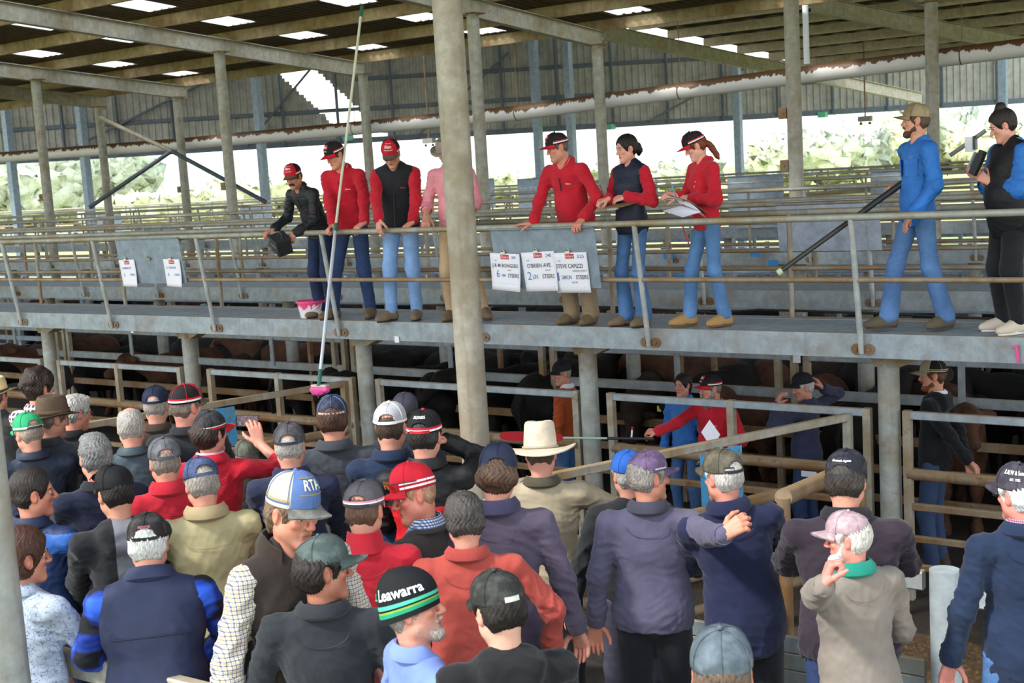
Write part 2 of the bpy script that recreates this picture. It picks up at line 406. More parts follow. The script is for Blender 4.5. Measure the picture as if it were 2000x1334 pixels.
def ik(a, t, l1, l2, hint):
    a = np.asarray(a, float); t = np.asarray(t, float); d = t - a; L = np.linalg.norm(d); L2 = min(L, (l1 + l2) * .995); dn = d / max(L, 1e-6); t = a + dn * L2
    c = (l1 * l1 + L2 * L2 - l2 * l2) / (2 * l1 * L2); c = max(-1, min(1, c)); h = np.asarray(hint, float); h = nrm(h - dn * (h @ dn))
    return a + dn * l1 * c + h * l1 * math.sqrt(max(0, 1 - c * c)), t

def head_field(f, M, s, o):
    """M maps head space to person space"""
    R, T = M; q = lambda x, y, z: R @ (np.array([x, y, z]) * s) + T
    fat = o.get('fat', 0.0); nose = o.get('nose', 1.0); fem = o.get('fem', 0)
    f.grp(95 / s)
    f.ell(q(0, -.014, .036), np.array([.073, .092, .083]) * s, R)
    f.ell(q(0, .022, -.035), np.array([.056 + fat * .5, .060, .078]) * s, R)
    f.cone(q(-.04 - fat, .004, -.070), q(-.012, .060, -.103), (.020 + fat * .6) * s, .017 * s); f.cone(q(.04 + fat, .004, -.070), q(.012, .060, -.103), (.020 + fat * .6) * s, .017 * s)
    f.ell(q(0, .066, -.104), np.array([.018 + fat, .016, .014]) * s, R)
    f.cone(q(-.034, .010, -.052), q(.034, .010, -.052), .034 * s)
    f.cone(q(0, .0, -.055), q(0, -.03, -.045), .048 * s)
    f.end()
    f.grp(150 / s)
    f.cone(q(-.032, .073, .022), q(.032, .073, .022), .012 * s)
    for sx_ in (-1, 1):
        f.ell(q(.040 * sx_, .058, -.022), np.array([.019, .018, .017]) * s, R)
        f.ell(q(.076 * sx_, -.012, -.008), np.array([.009, .018, .031]) * s, R @ rotm('z', -sx_ * .35) @ rotm('x', .2))
    f.end(.016 * s)
    f.grp(260 / s)
    f.cone(q(0, .083, .012), q(0, .098 + .007 * nose, -.030), .007 * s, .0105 * s * (.8 + .2 * nose))
    for sx_ in (-1, 1): f.ell(q(.011 * sx_, .094, -.034), np.array([.008, .010, .007]) * s, R)
    f.end(.008 * s)
    f.grp(300 / s); f.cone(q(-.018, .078, -.062), q(.018, .078, -.062), .0065 * s); f.cone(q(-.015, .076, -.0735), q(.015, .076, -.0735), .0075 * s); f.end(.006 * s)
    f.grp(300 / s); f.cone(q(-.022, .088, -.0675), q(.022, .088, -.0675), .0028 * s); f.carve(.005 * s)
    f.grp(200 / s)
    for sx_ in (-1, 1): f.ell(q(.031 * sx_, .090, .001), np.array([.019, .015, .010]) * s, R)
    f.carve(.012 * s)
    f.grp(300 / s)
    for sx_ in (-1, 1): f.ell(q(.090 * sx_, -.006, -.006), np.array([.009, .009, .016]) * s, R)
    f.carve(.006 * s)

def head_color(V, M, s, base, o):
    R, T = M; P = (V - T) @ R / s; b = np.array(lin(base)); C = np.tile(b, (len(V), 1))
    def blob(c, r, col, a):
        d = np.linalg.norm((P - np.array(c)) / np.array(r), axis=1); w = np.clip(1.3 - d, 0, 1)[:, None] * a; C[:] = C * (1 - w) + np.array(col) * w
    red = b * np.array([1.0, .62, .58])
    for sx_ in (-1, 1): blob((sx_ * .042, .055, -.028), (.03, .03, .028), red, .5); blob((sx_ * .08, -.01, -.008), (.02, .03, .04), red, .5)
    blob((0, .11, -.028), (.02, .03, .022), red, .6); blob((0, .09, -.067), (.028, .02, .014), b * np.array([.72, .33, .33]), .9); blob((0, .09, -.0675), (.026, .03, .0035), b * np.array([.3, .12, .12]), .9)
    blob((0, .0, -.16), (.08, .09, .06), red, .3)
    if o.get('stubble'): blob((0, .06, -.085), (.06, .05, .045), np.array(lin(o['stubble'])), .55)
    if o.get('beardless_top'): pass
    return np.clip(C, 0, 1)

def hand_field(f, w, d, n, side, s, curl, spread=.12, thumb=.5, forearm=None, pt=False):
    """w wrist, d finger direction, n back-of-hand normal, side +1 when the thumb lies on cross(d, n)"""
    d = nrm(d); n = nrm(np.asarray(n) - d * (np.asarray(n) @ d)); t = np.cross(d, n) * side; q = lambda a, b, c: w + (d * a + t * b + n * c) * s
    f.grp(190 / s)
    if forearm is not None: f.cone(forearm, w, .036 * s, .027 * s, )
    for b, e in ((.030, .092), (.010, .097), (-.011, .093), (-.030, .084)): f.cone(q(0.0, b * .5, 0), q(e, b, 0), .0165 * s, .0125 * s)
    f.end(.004 * s)
    for b, e, L in ((.030, .092, .072), (.010, .097, .080), (-.011, .093, .074), (-.030, .084, .058)):
        f.grp(420 / s); p = q(e, b, .001); a = curl * (.75 if not pt else 1.0) + (0 if b > 0 else .08)
        if pt and b == .030: a = .12
        for k, (fr, r0, r1) in enumerate(((.44, .0108, .0095), (.31, .0095, .0088), (.25, .0088, .0072))):
            dr = d * math.cos(a) - n * math.sin(a) + t * (b * spread / .03) * (1 if k == 0 else .4); e2 = p + nrm(dr) * L * fr * s; f.cone(p, e2, r0 * s, r1 * s); p = e2; a += curl * .95
        f.end(.0035 * s)
    f.grp(330 / s); p = q(.022, .026, -.004)
    for k, (L, r0, r1, x, y, z) in enumerate(((.044, .0150, .0115, .75, .75, -.35), (.034, .0115, .0100, .9, .42, -.35 - thumb * .5), (.027, .0100, .0080, .95, .05, -.4 - thumb))):
        e2 = p + nrm(d * x + t * y + n * z) * L * s; f.cone(p, e2, r0 * s, r1 * s); p = e2
    f.end(.006 * s)
HANDPOSE = {'relax': .42, 'flat': .12, 'grip': 1.12, 'fist': 1.35, 'rail': .62}

def cap_felt(c): return bool(c) and c.get('kind') == 'felt'
def seam_col(m):
    for k, v in MATS.items():
        if v == m and k[0] == 'fabric': return k[1][0]
    return (.03, .03, .035)
def person(label, head, G, f=0, hf=None, hp=0, hr=0, lean=0, twist=0, side=0, w=1.0, belly=1.0, arms=None, feet=None, knees=None, skin_='#cf9580', hd=None,
           top=None, vest=None, legs=None, shoes=None, collar=None, hair=None, cap=None, hscale=.965, res=1.0, extra=None, group=None, bend=0, hipback=0, armr=1.0, facer=True, nolegs=False):
    """head: world point of the centre of the head; G: ground height; f and hf: headings, 0 looks away from the camera, 90 towards the right of the picture"""
    head = np.array(head, float); G = float(G)
    away = nrm(np.array([head[0], head[1], 0])); hf = f if hf is None else hf
    ang = math.atan2(away[1], away[0]) - math.radians(f) - math.pi / 2          # rotation about z of local +Y to the heading
    hd = hd or {}; arms = arms or {}; L_ = math.radians(lean); B_ = math.radians(bend)
    Rz = rotm('z', ang); yawh = math.radians(f - hf)
    def upper(s):
        pel = np.array([0, -hipback, .95]) * s; R1 = rotm('x', -L_) @ rotm('y', math.radians(side)) @ rotm('z', math.radians(twist)); ch = np.array([0, 0, 1.25]) * s
        R2 = R1 @ rotm('x', -B_)
        def U(x, y, z):
            p = np.array([x, y, z]) * s
            if p[2] <= ch[2] or B_ == 0: return pel + R1 @ (p - np.array([0, 0, .95 * s]))
            return pel + R1 @ (ch + rotm('x', -B_) @ (p - ch) - np.array([0, 0, .95 * s]))
        return U, R2
    Rh = rotm('z', yawh) @ rotm('x', -math.radians(hp)) @ rotm('y', math.radians(hr))
    s = 1.0
    for _ in range(4):
        U, Rt = upper(s); hs = s * hscale * 1.02; nk = U(0, -.005, 1.505); hc = nk + Rh @ (np.array([0, .012, .115]) * hs)
        s *= ((head[2] - G) / hc[2]) if hc[2] > .1 else 1
        s = min(max(s, .8), 1.25)
    U, Rt = upper(s); hs = s * hscale * 1.02; nk = U(0, -.005, 1.505); hc = nk + Rh @ (np.array([0, .012, .115]) * hs)
    root = np.array([head[0], head[1], head[2] - hc[2]]) - Rz @ np.array([hc[0], hc[1], 0])
    if abs(root[2] - G) > .02: root[2] = root[2]
    root[2] = max(G, root[2]) if head[2] - hc[2] > G else root[2]
    E_ = empty('person', root, ang, label=label, cat='person', group=group)
    W2L = lambda p: Rz.T @ (np.asarray(p, float) - root)
    HM = (Rh, hc)
    # arms -------------------------------------------------------
    A = {}
    for sd_, nm in ((-1, 'L'), (1, 'R')):
        a = dict(arms.get(nm, {})); sh = U(.178 * sd_ * (w * .5 + .5), -.005, 1.395); l1, l2 = .285 * s * a.get('len', 1), .25 * s * a.get('len', 1)
        if 'w' in a: t = W2L(a['w'])
        elif 'l' in a: t = np.array(a['l']) * s
        elif 'u' in a: t = U(*a['u'])
        else: t = np.array([.27 * sd_ * (w * .6 + .4), .05, .86]) * s + (U(0, 0, 1.4) - np.array([0, 0, 1.4]) * s) * np.array([.8, .8, .4])
        hint = np.array(a.get('hint', (sd_ * .5, -.8, -.35)), float)
        el, wr = ik(sh, t, l1, l2, hint); hdir = nrm(wr - el)
        if 'hd' in a: hdir = nrm(W2L(np.array(a['hd']) + root) if a.get('hw') else np.array(a['hd'], float))
        n = a.get('n'); n = np.array(n, float) if n is not None else (np.array([sd_ * 1.0, .1, .0]) if 'w' not in a and 'l' not in a and 'u' not in a else np.array([0, .2, 1.0]))
        if a.get('hw') and 'n' in a: n = W2L(np.array(a['n']) + root)
        n = nrm(n - hdir * (n @ hdir)); ts = -1 if sd_ > 0 else 1
        A[nm] = dict(sh=sh, el=el, wr=wr, hd=hdir, n=n, ts=ts, pose=a.get('pose', 'relax'), roll=a.get('roll', 0), hide=a.get('hide', 0), watch=a.get('watch'), pt=a.get('pt', False), thumb=a.get('thumb', .5))
    # legs -------------------------------------------------------
    pel = np.array([0, -hipback, .95]) * s; Lg = []
    ft = feet or {}
    for sd_, nm in ((-1, 'L'), (1, 'R')):
        hip = pel + np.array([.088 * sd_, 0, -.04]) * s; x, y, z, yw = (tuple(ft[nm]) + (0, 0))[:4] if nm in ft else (.11 * sd_, -hipback * .3, 0, sd_ * 8)
        an = np.array([x, y, z + .085]) * s
        kn, an2 = ik(hip, an, .416 * s, .416 * s, (knees or {}).get(nm, (sd_ * .12, 1, 0)))
        Lg.append((hip, kn, an2, math.radians(-yw)))
    hr_ = .0075 * res
    # the body: head, neck and hands fine, the rest under the clothes coarse, all in one mesh
    VV, QQ, CC = [], [], []; off = 0
    def put(fl, colf=None, rl=0):
        nonlocal off
        V, Q = fl.mesh()
        if rl: V = relax(V, Q, rl)
        VV.append(V); QQ.append(Q + off); CC.append(colf(V) if colf else np.tile(np.array(lin(skin_)), (len(V), 1))); off += len(V)
    hh = .0045 * res
    lo = np.minimum(hc - .155 * hs, nk - np.array([.09, .09, .09]) * s); hi = np.maximum(hc + .155 * hs, nk + np.array([.09, .09, .05]) * s)
    fl = Fld(lo, hi, hh); head_field(fl, HM, hs, hd)
    nb = U(0, -.006, 1.425); nt_ = hc + Rh @ (np.array([0, -.022, -.055]) * hs); nr_ = (.052 if hd.get('fem') else .058 + hd.get('fat', 0)) * s
    fl.grp(60).cone(nb, nt_, nr_ * .95, nr_ * .92).end(.02 * s); put(fl, lambda V: head_color(V, HM, hs, skin_, hd))
    for nm in ('L', 'R'):
        a = A[nm]
        if a['hide']: continue
        fa = a['wr'] - nrm(a['wr'] - a['el']) * (.07 if not a['roll'] else .235) * s
        c0 = a['wr'] + a['hd'] * .09 * s; lo = np.minimum(np.minimum(a['wr'], fa) - .05, c0 - .115 * s); hi = np.maximum(np.maximum(a['wr'], fa) + .05, c0 + .115 * s)
        fl = Fld(lo, hi, .0045 * res if not a['roll'] else .005 * res); hand_field(fl, a['wr'], a['hd'], a['n'], a['ts'], s * 1.0, HANDPOSE.get(a['pose'], a['pose'] if not isinstance(a['pose'], str) else .4), forearm=fa, pt=a['pt'], thumb=a['thumb'])
        def hc_(V, a=a):
            b = np.array(lin(skin_)); d = np.clip(((V - a['wr']) @ a['hd']) / (.17 * s), 0, 1)[:, None]; return b * (1 - d * np.array([0, .18, .16]))
        put(fl, hc_)
    fl = Fld(np.array([-.5, -.45, .02]) * s + np.minimum(0, U(0, 0, 1.4) * np.array([1, 1, 0])), np.array([.5, .45, 1.6]) * s + np.maximum(0, U(0, 0, 1.4) * np.array([1, 1, 0])), .022)
    sh_ = .72
    fl.grp(60).ell(U(0, 0, 1.24), np.array([.11, .055, .17]) * s, Rt).ell(U(0, 0, 1.02), np.array([.11, .06, .15]) * s).cone(U(-.12, 0, 1.36), U(.12, 0, 1.36), .03 * s)
    for hip, kn, an, yw in Lg: fl.cone(hip, kn, .06 * s, .04 * s).cone(kn, an, .04 * s, .028 * s)
    for nm in ('L', 'R'): a = A[nm]; fl.cone(a['sh'], a['el'], .034 * s, .028 * s).cone(a['el'], a['wr'], .028 * s, .02 * s)
    fl.end(); put(fl)
    body = mk('body', np.concatenate(VV), np.concatenate(QQ), skin(), E_, True, col=np.concatenate(CC))
    # clothes ----------------------------------------------------
    top = top or {}; tc_ = top.get('m', fabric('#333740')); lon = top.get('len', 0.0); hem = .86 - lon; puff = top.get('puff', 0.0)
    def torso(fl, inf=0.0, k=42):
        fl.grp(k)
        fl.ell(U(0, .004, 1.27), np.array([.158 * w + inf, .102 * (w * .5 + .5) + inf, .185]) * s, Rt)
        fl.cone(U(-.145 * (w * .5 + .5), -.008, 1.392), U(.145 * (w * .5 + .5), -.008, 1.392), (.052 + inf) * s)
        fl.cone(U(-.10, -.012, 1.405), U(-.02, -.02, 1.465), (.042 + inf) * s, (.040 + inf) * s); fl.cone(U(.10, -.012, 1.405), U(.02, -.02, 1.465), (.042 + inf) * s, (.040 + inf) * s)
        fl.ell(U(0, .022 * belly * 1.0, 1.07), np.array([.148 * w + inf, (.100 + .045 * (belly - 1) * 2) * (w * .5 + .5) + inf, .17]) * s, Rt)
        fl.ell(pel + np.array([0, .0, -.02 - lon * .3]) * s, np.array([.163 * w + inf, .128 * (w * .5 + .5) + inf, .18 + lon * .6]) * s)
        if hd.get('fem'): fl.ell(U(0, .075, 1.27), np.array([.11, .055, .06]) * s, Rt)
        return fl
    pts = np.array([U(0, 0, 1.5), pel, A['L']['sh'], A['R']['sh'], A['L']['el'], A['R']['el'], A['L']['wr'], A['R']['wr'], pel - np.array([0, 0, .1 + lon])])
    pad = np.array([.2 + .17 * w, .2 + .1 * belly, .14]) * s * .8
    hT = .0095 * res
    ar = .055 * armr * s
    def garment(name, mats, sleeves=1, inf=0.0, hemz=hem, msel=None, amp=.0075, seed=1, parent=E_, k=42, hood=False, vlen=0.0):
        c = np.array([(A[n_]['el' if sleeves == .5 else 'wr']) for n_ in 'LR']) if sleeves else np.zeros((0, 3))
        core = np.array([U(0, 0, 1.5), pel - np.array([0, 0, .95 * s - hemz * s]), A['L']['sh'], A['R']['sh']])
        lo = np.minimum(core.min(0) - pad, c.min(0) - .09 * s if len(c) else 9); hi = np.maximum(core.max(0) + pad, c.max(0) + .09 * s if len(c) else -9)
        if sleeves:
            e = np.array([A['L']['el'], A['R']['el']]); lo = np.minimum(lo, e.min(0) - .09 * s); hi = np.maximum(hi, e.max(0) + .09 * s)
        fl = Fld(lo, hi, hT); torso(fl, inf, k); fl.end()
        # hem and neck
        hz = pel + (np.array([0, 0, hemz - .95]) * s); fl.cut(hz, rotm('x', -L_ * .35) @ np.array([0, 0, -1.0]))
        fl.grp(110).ell(U(0, .058, 1.505), np.array([.050, .062, .060]) * s, Rt)
        if vlen: fl.cone(U(0, .10, 1.475), U(0, .155, 1.475 - vlen), .044 * s, .006 * s)
        fl.carve(.012)
        if name == 'shirt' and parent is not E_:
            for sg in (-1, 1): fl.cut(U(sg * .062, 0, 1.3), Rt @ np.array([sg, 0.0, 0.0]))
        if hood:
            fl.grp(60).cone(U(-.07, -.075, 1.44), U(.07, -.075, 1.44), .045 * s).cone(U(-.05, -.09, 1.38), U(.05, -.09, 1.38), .04 * s).cone(U(-.075, -.03, 1.47), U(-.06, .05, 1.43), .028 * s).cone(U(.075, -.03, 1.47), U(.06, .05, 1.43), .028 * s).end(.03)
        if sleeves:
            for nm in 'LR':
                a = A[nm]; fl.grp(70); i2 = inf + puff
                if sleeves == .5: fl.cone(a['sh'], a['sh'] + (a['el'] - a['sh']) * .85, ar * 1.16 + i2 * s, ar * 1.1 + i2 * s).end(.03 * s)
                else:
                    rl = a['roll']; e2 = a['el'] + (a['wr'] - a['el']) * (.93 if not rl else .28)
                    fl.cone(a['sh'], a['el'], ar * 1.16 + i2 * s, ar + i2 * s).cone(a['el'], e2, ar + i2 * s, ar * (.80 if not rl else .98) + i2 * s)
                    if not rl: fl.cone(a['el'] + (a['wr'] - a['el']) * .80, a['el'] + (a['wr'] - a['el']) * .95, ar * .84 + i2 * s, ar * .76 + i2 * s)
                    fl.end(.03 * s)
        V, Q = fl.mesh(); V = relax(V, Q, 1); N = normals(V, Q)
        # creases: strong at elbow and armpit, mild on the trunk
        am = np.full(len(V), .45); dd = np.zeros((len(V), 3))
        for nm in 'LR':
            a = A[nm]
            if sleeves:
                for pnt, r_, g_ in ((a['el'], .12, .9), (a['sh'] * .55 + a['el'] * .45, .12, .35), (a['wr'], .09, .5)):
                    am += g_ * np.exp(-(np.linalg.norm(V - pnt, axis=1) / (r_ * s)) ** 2)
            am += .8 * np.exp(-(np.linalg.norm(V - (a['sh'] - np.array([0, 0, .1 * s])), axis=1) / (.09 * s)) ** 2)
        zt = (V - hz)[:, 2]; am += .8 * np.exp(-(zt / (.12 * s)) ** 2)
        cr_ = wob(V, 36, seed, (0, .2, 1)) * .75 + wob(V, 15, seed + 7, (1, .3, .7)) * .7 + wob(V, 70, seed + 9, (.3, .2, 1)) * .12
        V = V + N * ((cr_ - .55) * am * amp * 1.9)[:, None]
        mi = None
        if msel is not None:
            C = V[Q].mean(1); Pl = (C - pel) @ Rt / s + np.array([0, 0, .95]); armd = []
            for nm in 'LR':
                a = A[nm]; d1 = a['el'] - a['sh']; t1 = np.clip(((C - a['sh']) @ d1) / (d1 @ d1), 0, 1); q1 = np.linalg.norm(C - a['sh'] - t1[:, None] * d1, axis=1)
                d2 = a['wr'] - a['el']; t2 = np.clip(((C - a['el']) @ d2) / (d2 @ d2), 0, 1); q2 = np.linalg.norm(C - a['el'] - t2[:, None] * d2, axis=1)
                armd.append(np.where(q1 < q2, t1, 1 + t2)); armd.append(np.minimum(q1, q2))
            mi = msel(Pl, armd)
        return mk(name, V, Q, mats, parent, True, mi=mi)
    seed = int(abs(head[0] * 131 + head[1] * 77)) % 1000
    tm = tc_ if isinstance(tc_, (list, tuple)) else [tc_]
    tname = top.get('name', 'jacket'); G1 = garment(tname, tm, 1, 0.0, hem, top.get('sel'), top.get('amp', .012), seed, hood=top.get('hood', False), vlen=top.get('vlen', .10 if top.get('vee') else 0.0))
    if top.get('vee'): garment('shirt', [top['vee']], 0, -.016, 1.22, None, .002, seed, parent=G1, vlen=.055)
    G2 = None
    if vest: G2 = garment(vest.get('name', 'vest'), vest['m'] if isinstance(vest['m'], (list, tuple)) else [vest['m']], 0, .016, hem - vest.get('len', .02), None, .006, seed + 3)
    # ribbed cuffs and hem
    def ring(name, c, ax, r1, r2, hgt, m, xd=None, parent=G1):
        ax = nrm(ax); x = nrm(np.cross(ax, (0, 0, 1)) if abs(ax[2]) < .9 else np.cross(ax, (0, 1, 0))) if xd is None else nrm(np.asarray(xd) - ax * (np.asarray(xd) @ ax)); y = np.cross(ax, x)
        b = MB(); n = 28; V = []
        prof = [(-.5, 1.0), (-.45, 1.06), (.4, 1.04), (.5, .98), (.5, .90), (-.5, .90)]
        for z, q in prof: V += [c + ax * z * hgt + (x * math.cos(k * 2 * math.pi / n) * r1 + y * math.sin(k * 2 * math.pi / n) * r2) * q for k in range(n)]
        m_ = len(prof); b.add(V, [(i * n + k, i * n + (k + 1) % n, ((i + 1) % m_) * n + (k + 1) % n, ((i + 1) % m_) * n + k) for i in range(m_) for k in range(n)]); return b.build(name, m, parent, True)
    for nm in 'LR':
        a = A[nm]
        if a['hide']: continue
        ax = a['wr'] - a['el']
        if a['watch']: ring('wristwatch', a['wr'] - nrm(ax) * .004, ax, .034 * s, .034 * s, .022 * s, plain(a['watch'], .3, .6), parent=body)
        if not a['roll']: ring('cuff', a['el'] + ax * .95, ax, ar * .83 + puff * s, ar * .83 + puff * s, .05 * s, top.get('cuffm', tm[0]))
        else: ring('cuff', a['el'] + ax * .28, ax, ar * 1.06 + puff * s, ar * 1.06 + puff * s, .06 * s, top.get('cuffm', tm[0]))
    # collar -----------------------------------------------------
    def make_collar(name, m, h=.045, r=.060, open_=.5, out=.012, drop=0.0, back=0.0, thick=.008, parent=E_, fold=True, inner=None):
        b = MB(); n = 36; c0 = U(0, -.014, 1.462 - drop); V = []; a0 = math.pi / 2 + open_; span = 2 * math.pi - 2 * open_
        prof = ([(0, .0), (h * .55, .002), (h, .004), (h * 1.05, .004 + thick), (h * .55, out + .012 + thick), (0.004, out + .015 + thick), (-.010, out + .008)] if fold else [(-.012, .006), (h * .5, .002), (h, .0), (h, thick), (h * .5, .006 + thick), (-.014, out + thick + .006)])
        if inner is not None: b.cm = 0
        for z, o_ in prof:
            for k in range(n + 1):
                t = a0 + span * k / n; fr = max(0, math.sin(t)); rr = r + o_ + .006 * fr; V.append(c0 + Rt @ (np.array([rr * math.cos(t) * 1.02, rr * math.sin(t) * .92 - .004, z * (1 - .25 * fr) - fr * .045]) * s))
        q = n + 1; b.add(V, [(i * q + k, i * q + k + 1, ((i + 1) % len(prof)) * q + k + 1, ((i + 1) % len(prof)) * q + k) for i in range(len(prof)) for k in range(n)])
        return b.build(name, m, parent, True)
    if collar:
        for c_ in (collar if isinstance(collar, (list, tuple)) else [collar]):
            c_ = dict(c_); make_collar(c_.pop('name', 'collar'), c_.pop('m'), parent=G1, **c_)
    # front opening of the shirt, zip and badge live on the garment
    def surf(obj, x, z, y=1):
        """point on the garment hit along the chest's forward axis"""
        me = obj.data; n = len(me.vertices); v = np.zeros(n * 3, dtype=np.float32); me.vertices.foreach_get('co', v); v = v.reshape(-1, 3)
        P = (v - U(0, 0, 1.25)) @ Rt / s + np.array([0, 0, 1.25]); m = (np.abs(P[:, 0] - x) < .02) & (np.abs(P[:, 2] - z) < .02) & (P[:, 1] * y > -.02) & (P[:, 1] * y < .19 + .1 * (belly - 1))
        yy = (P[m, 1] * y).max() * y if m.any() else .12 * y; return U(x, yy + .004 * y, z)
    if top.get('zip'):
        z0, z1 = top['zip']; b = MB(); z0 = min(z0, 1.475 - top['vlen'] * .8 if 'vlen' in top else 1.40); pts_ = [surf(G1, 0, z) for z in np.linspace(z0, z1, 7)]; b.tube(pts_, .0045 * s, 6); b.build('zip', plain('#2a2326'), G1, True)
    if facer is False or abs(f) < 40:
        if not vest and not top.get('hood') and not cap_felt(cap):
            b = MB(); pp_ = [surf(G1, .105 * math.cos(t_) , 1.40 - (.055 if tname != 'jacket' else .02) * math.sin(t_) - (.0 if tname != 'jacket' else .06), -1) for t_ in np.linspace(0, math.pi, 13)]; b.tube(pp_, .0014 * s, 5); b.build('yoke_seam', plain(tuple(x * .7 for x in lin(seam_col(tm[0])))), G1, True)
    if vest and vest.get('quilt'):
        for zz in vest['quilt']:
            b = MB(); pp_ = [surf(G2, x_, zz, -1) for x_ in np.linspace(-.13 * w, .13 * w, 12)]; b.tube(pp_, .003 * s, 5); b.build('quilt_seam', plain('#1c2036'), G2, True)
    if top.get('badge'):
        bx, bz, wd, ht, bm, tx, tm2 = top['badge']; p = surf(G1, bx, bz) + Rt @ np.array([0, .006 + (.016 if vest else 0), 0]) * s
        R3 = Rt @ np.array([[-1, 0, 0], [0, 0, 1], [0, 1, 0]]).T
        R3 = np.stack([Rt @ np.array([-1., 0, 0]), Rt @ np.array([0, 0, 1.]), Rt @ np.array([0, 1., 0])], 1)
        text('badge', tx, (R3, p), ht * s, tm2, G1, fit=wd * s)
    if top.get('pockets'):
        for sx_ in (-1, 1):
            p = surf(G1, sx_ * .085, 1.26); b = MB(); R3 = np.stack([Rt @ np.array([1., 0, 0]), Rt @ np.array([0, 1., 0]), Rt @ np.array([0, 0, 1.])], 1) @ rotm('z', -sx_ * .55); p = p - R3 @ np.array([0, .010, 0]) * s
            b.box(p, (.11 * s, .008 * s, .12 * s), R3).box(p + R3 @ np.array([0, .004, .048]) * s, (.115 * s, .008 * s, .045 * s), R3); b.build('pocket', tm[0], G1)
    # trousers ---------------------------------------------------
    legs = legs or {}; lm = legs.get('m', fabric('#23262e')); lr = legs.get('r', 1.0) * (w * .6 + .4); fla = legs.get('flare', 1.0)
    if not nolegs:
        an_ = np.array([l_[2] for l_ in Lg] + [l_[1] for l_ in Lg] + [pel]); lo = an_.min(0) - np.array([.2 * w, .2, .08]) * s; hi = an_.max(0) + np.array([.2 * w, .2, .12]) * s
        fl = Fld(lo, hi, .0105 * res); fl.grp(42).ell(pel + np.array([0, -.01, -.02]) * s, np.array([.130 * w, .098 * (w * .5 + .5), .12]) * s).ell(pel + np.array([0, .005, .05]) * s, np.array([.135 * w, .095, .09]) * s).end()
        for hip, kn, an, yw in Lg:
            fl.grp(60).cone(hip, kn, .084 * lr * s, .065 * lr * s).cone(kn, an + (kn - an) * .04, .065 * lr * s, .058 * lr * fla * s).end(.02 * s)
        fl.cut(pel + np.array([0, 0, .13]) * s, (0, 0, 1)); mz = min(l_[2][2] for l_ in Lg); fl.cut((0, 0, .022 * s), (0, 0, -1))
        V, Q = fl.mesh(); V = relax(V, Q, 1); N = normals(V, Q); am = np.full(len(V), .5)
        for hip, kn, an, yw in Lg:
            for pnt, r_, g_ in ((kn, .12, 1.2), (an + np.array([0, 0, .05 * s]), .12, 1.6), (hip, .14, 1.0)): am += g_ * np.exp(-(np.linalg.norm(V - pnt, axis=1) / (r_ * s)) ** 2)
        V = V + N * ((wob(V, 34, seed + 11, (0, .3, 1)) * .7 + wob(V, 16, seed + 17) * .5 - .5) * am * .0085)[:, None]
        mk(legs.get('name', 'trousers'), V, Q, lm, E_, True)
        sm = (shoes or {}).get('m', plain('#3d3128', .7)); so_ = (shoes or {}).get('sole', plain('#2a211b', .8))
        for hip, kn, an, yw in Lg:
            base = an - np.array([0, 0, .085 * s]); Rf = rotm('z', yw); q = lambda x, y, z: base + Rf @ (np.array([x, y, z]) * s)
            fl = Fld(q(0, .05, 0) - np.array([.2, .2, .02]) * s, q(0, .05, 0) + np.array([.2, .2, .18]) * s, .0075 * res); fl.grp(75)
            fl.cone(q(0, -.035, .04), q(0, .11, .035), .038 * s, .036 * s).cone(q(0, .09, .036), q(0, .165, .032), .042 * s, .033 * s).cone(q(0, -.02, .05), q(0, -.01, .13), .040 * s, .042 * s).cone(q(0, .0, .09), q(0, .09, .05), .036 * s, .035 * s).end()
            fl.cut(q(0, 0, .014), (0, 0, -1)); V, Q = fl.mesh(); bt = mk('boot', V, Q, sm, E_, True)
            b = MB(); n = 20; out_ = [(.046 * math.cos(t) * (1.0 if math.sin(t) > 0 else .85), (.055 + .125 * math.sin(t) * (1 if math.sin(t) > 0 else .98)), 0) for t in [k * 2 * math.pi / n for k in range(n)]]
            V = [q(x, y, 0) for x, y, z in out_] + [q(x, y, .024) for x, y, z in out_]; b.add(V, [(k, (k + 1) % n, n + (k + 1) % n, n + k) for k in range(n)] + [tuple(range(n))[::-1], tuple(range(n, 2 * n))]); b.build('sole', so_, bt, True)
    # hair -------------------------------------------------------
    hq = lambda x, y, z: Rh @ (np.array([x, y, z]) * hs) + hc
    if hair:
        st = hair.get('style', 'short'); th_ = {'short': .008, 'crop': .003, 'full': .02, 'curly': .024, 'bald': .008, 'long': .014, 'bob': .022}.get(st, .008) + hair.get('t', 0)
        lo = hc - np.array([.17, .19, .24 if st in ('long', 'bob', 'curly') or hair.get('tail') or hair.get('nape') else .15]) * hs; hi = hc + np.array([.17, .17, .2]) * hs
        fl = Fld(lo, hi, .0052 * res); fl.grp(120 / hs)
        capd = -.012 if (cap and st not in ('x',)) else 0.0
        fl.ell(hq(0, -.016, .036 + capd), np.array([.073 + th_, .092 + th_, .083 + th_ * 1.1]) * hs, Rh); fl.cone(hq(0, -.062, -.02), hq(0, -.05, -.055), (.030 + th_) * hs, (.024 + th_ * .8) * hs)
        fl.cone(hq(-.04, -.05, -.02), hq(-.032, -.045, -.05), (.030 + th_) * hs, (.022 + th_ * .8) * hs); fl.cone(hq(.04, -.05, -.02), hq(.032, -.045, -.05), (.030 + th_) * hs, (.022 + th_ * .8) * hs)
        for sx_ in (-1, 1): fl.cone(hq(sx_ * .067, .022, .02), hq(sx_ * .066, .016, -.015), (.010 + th_ * .5) * hs, (.006 + th_ * .3) * hs)
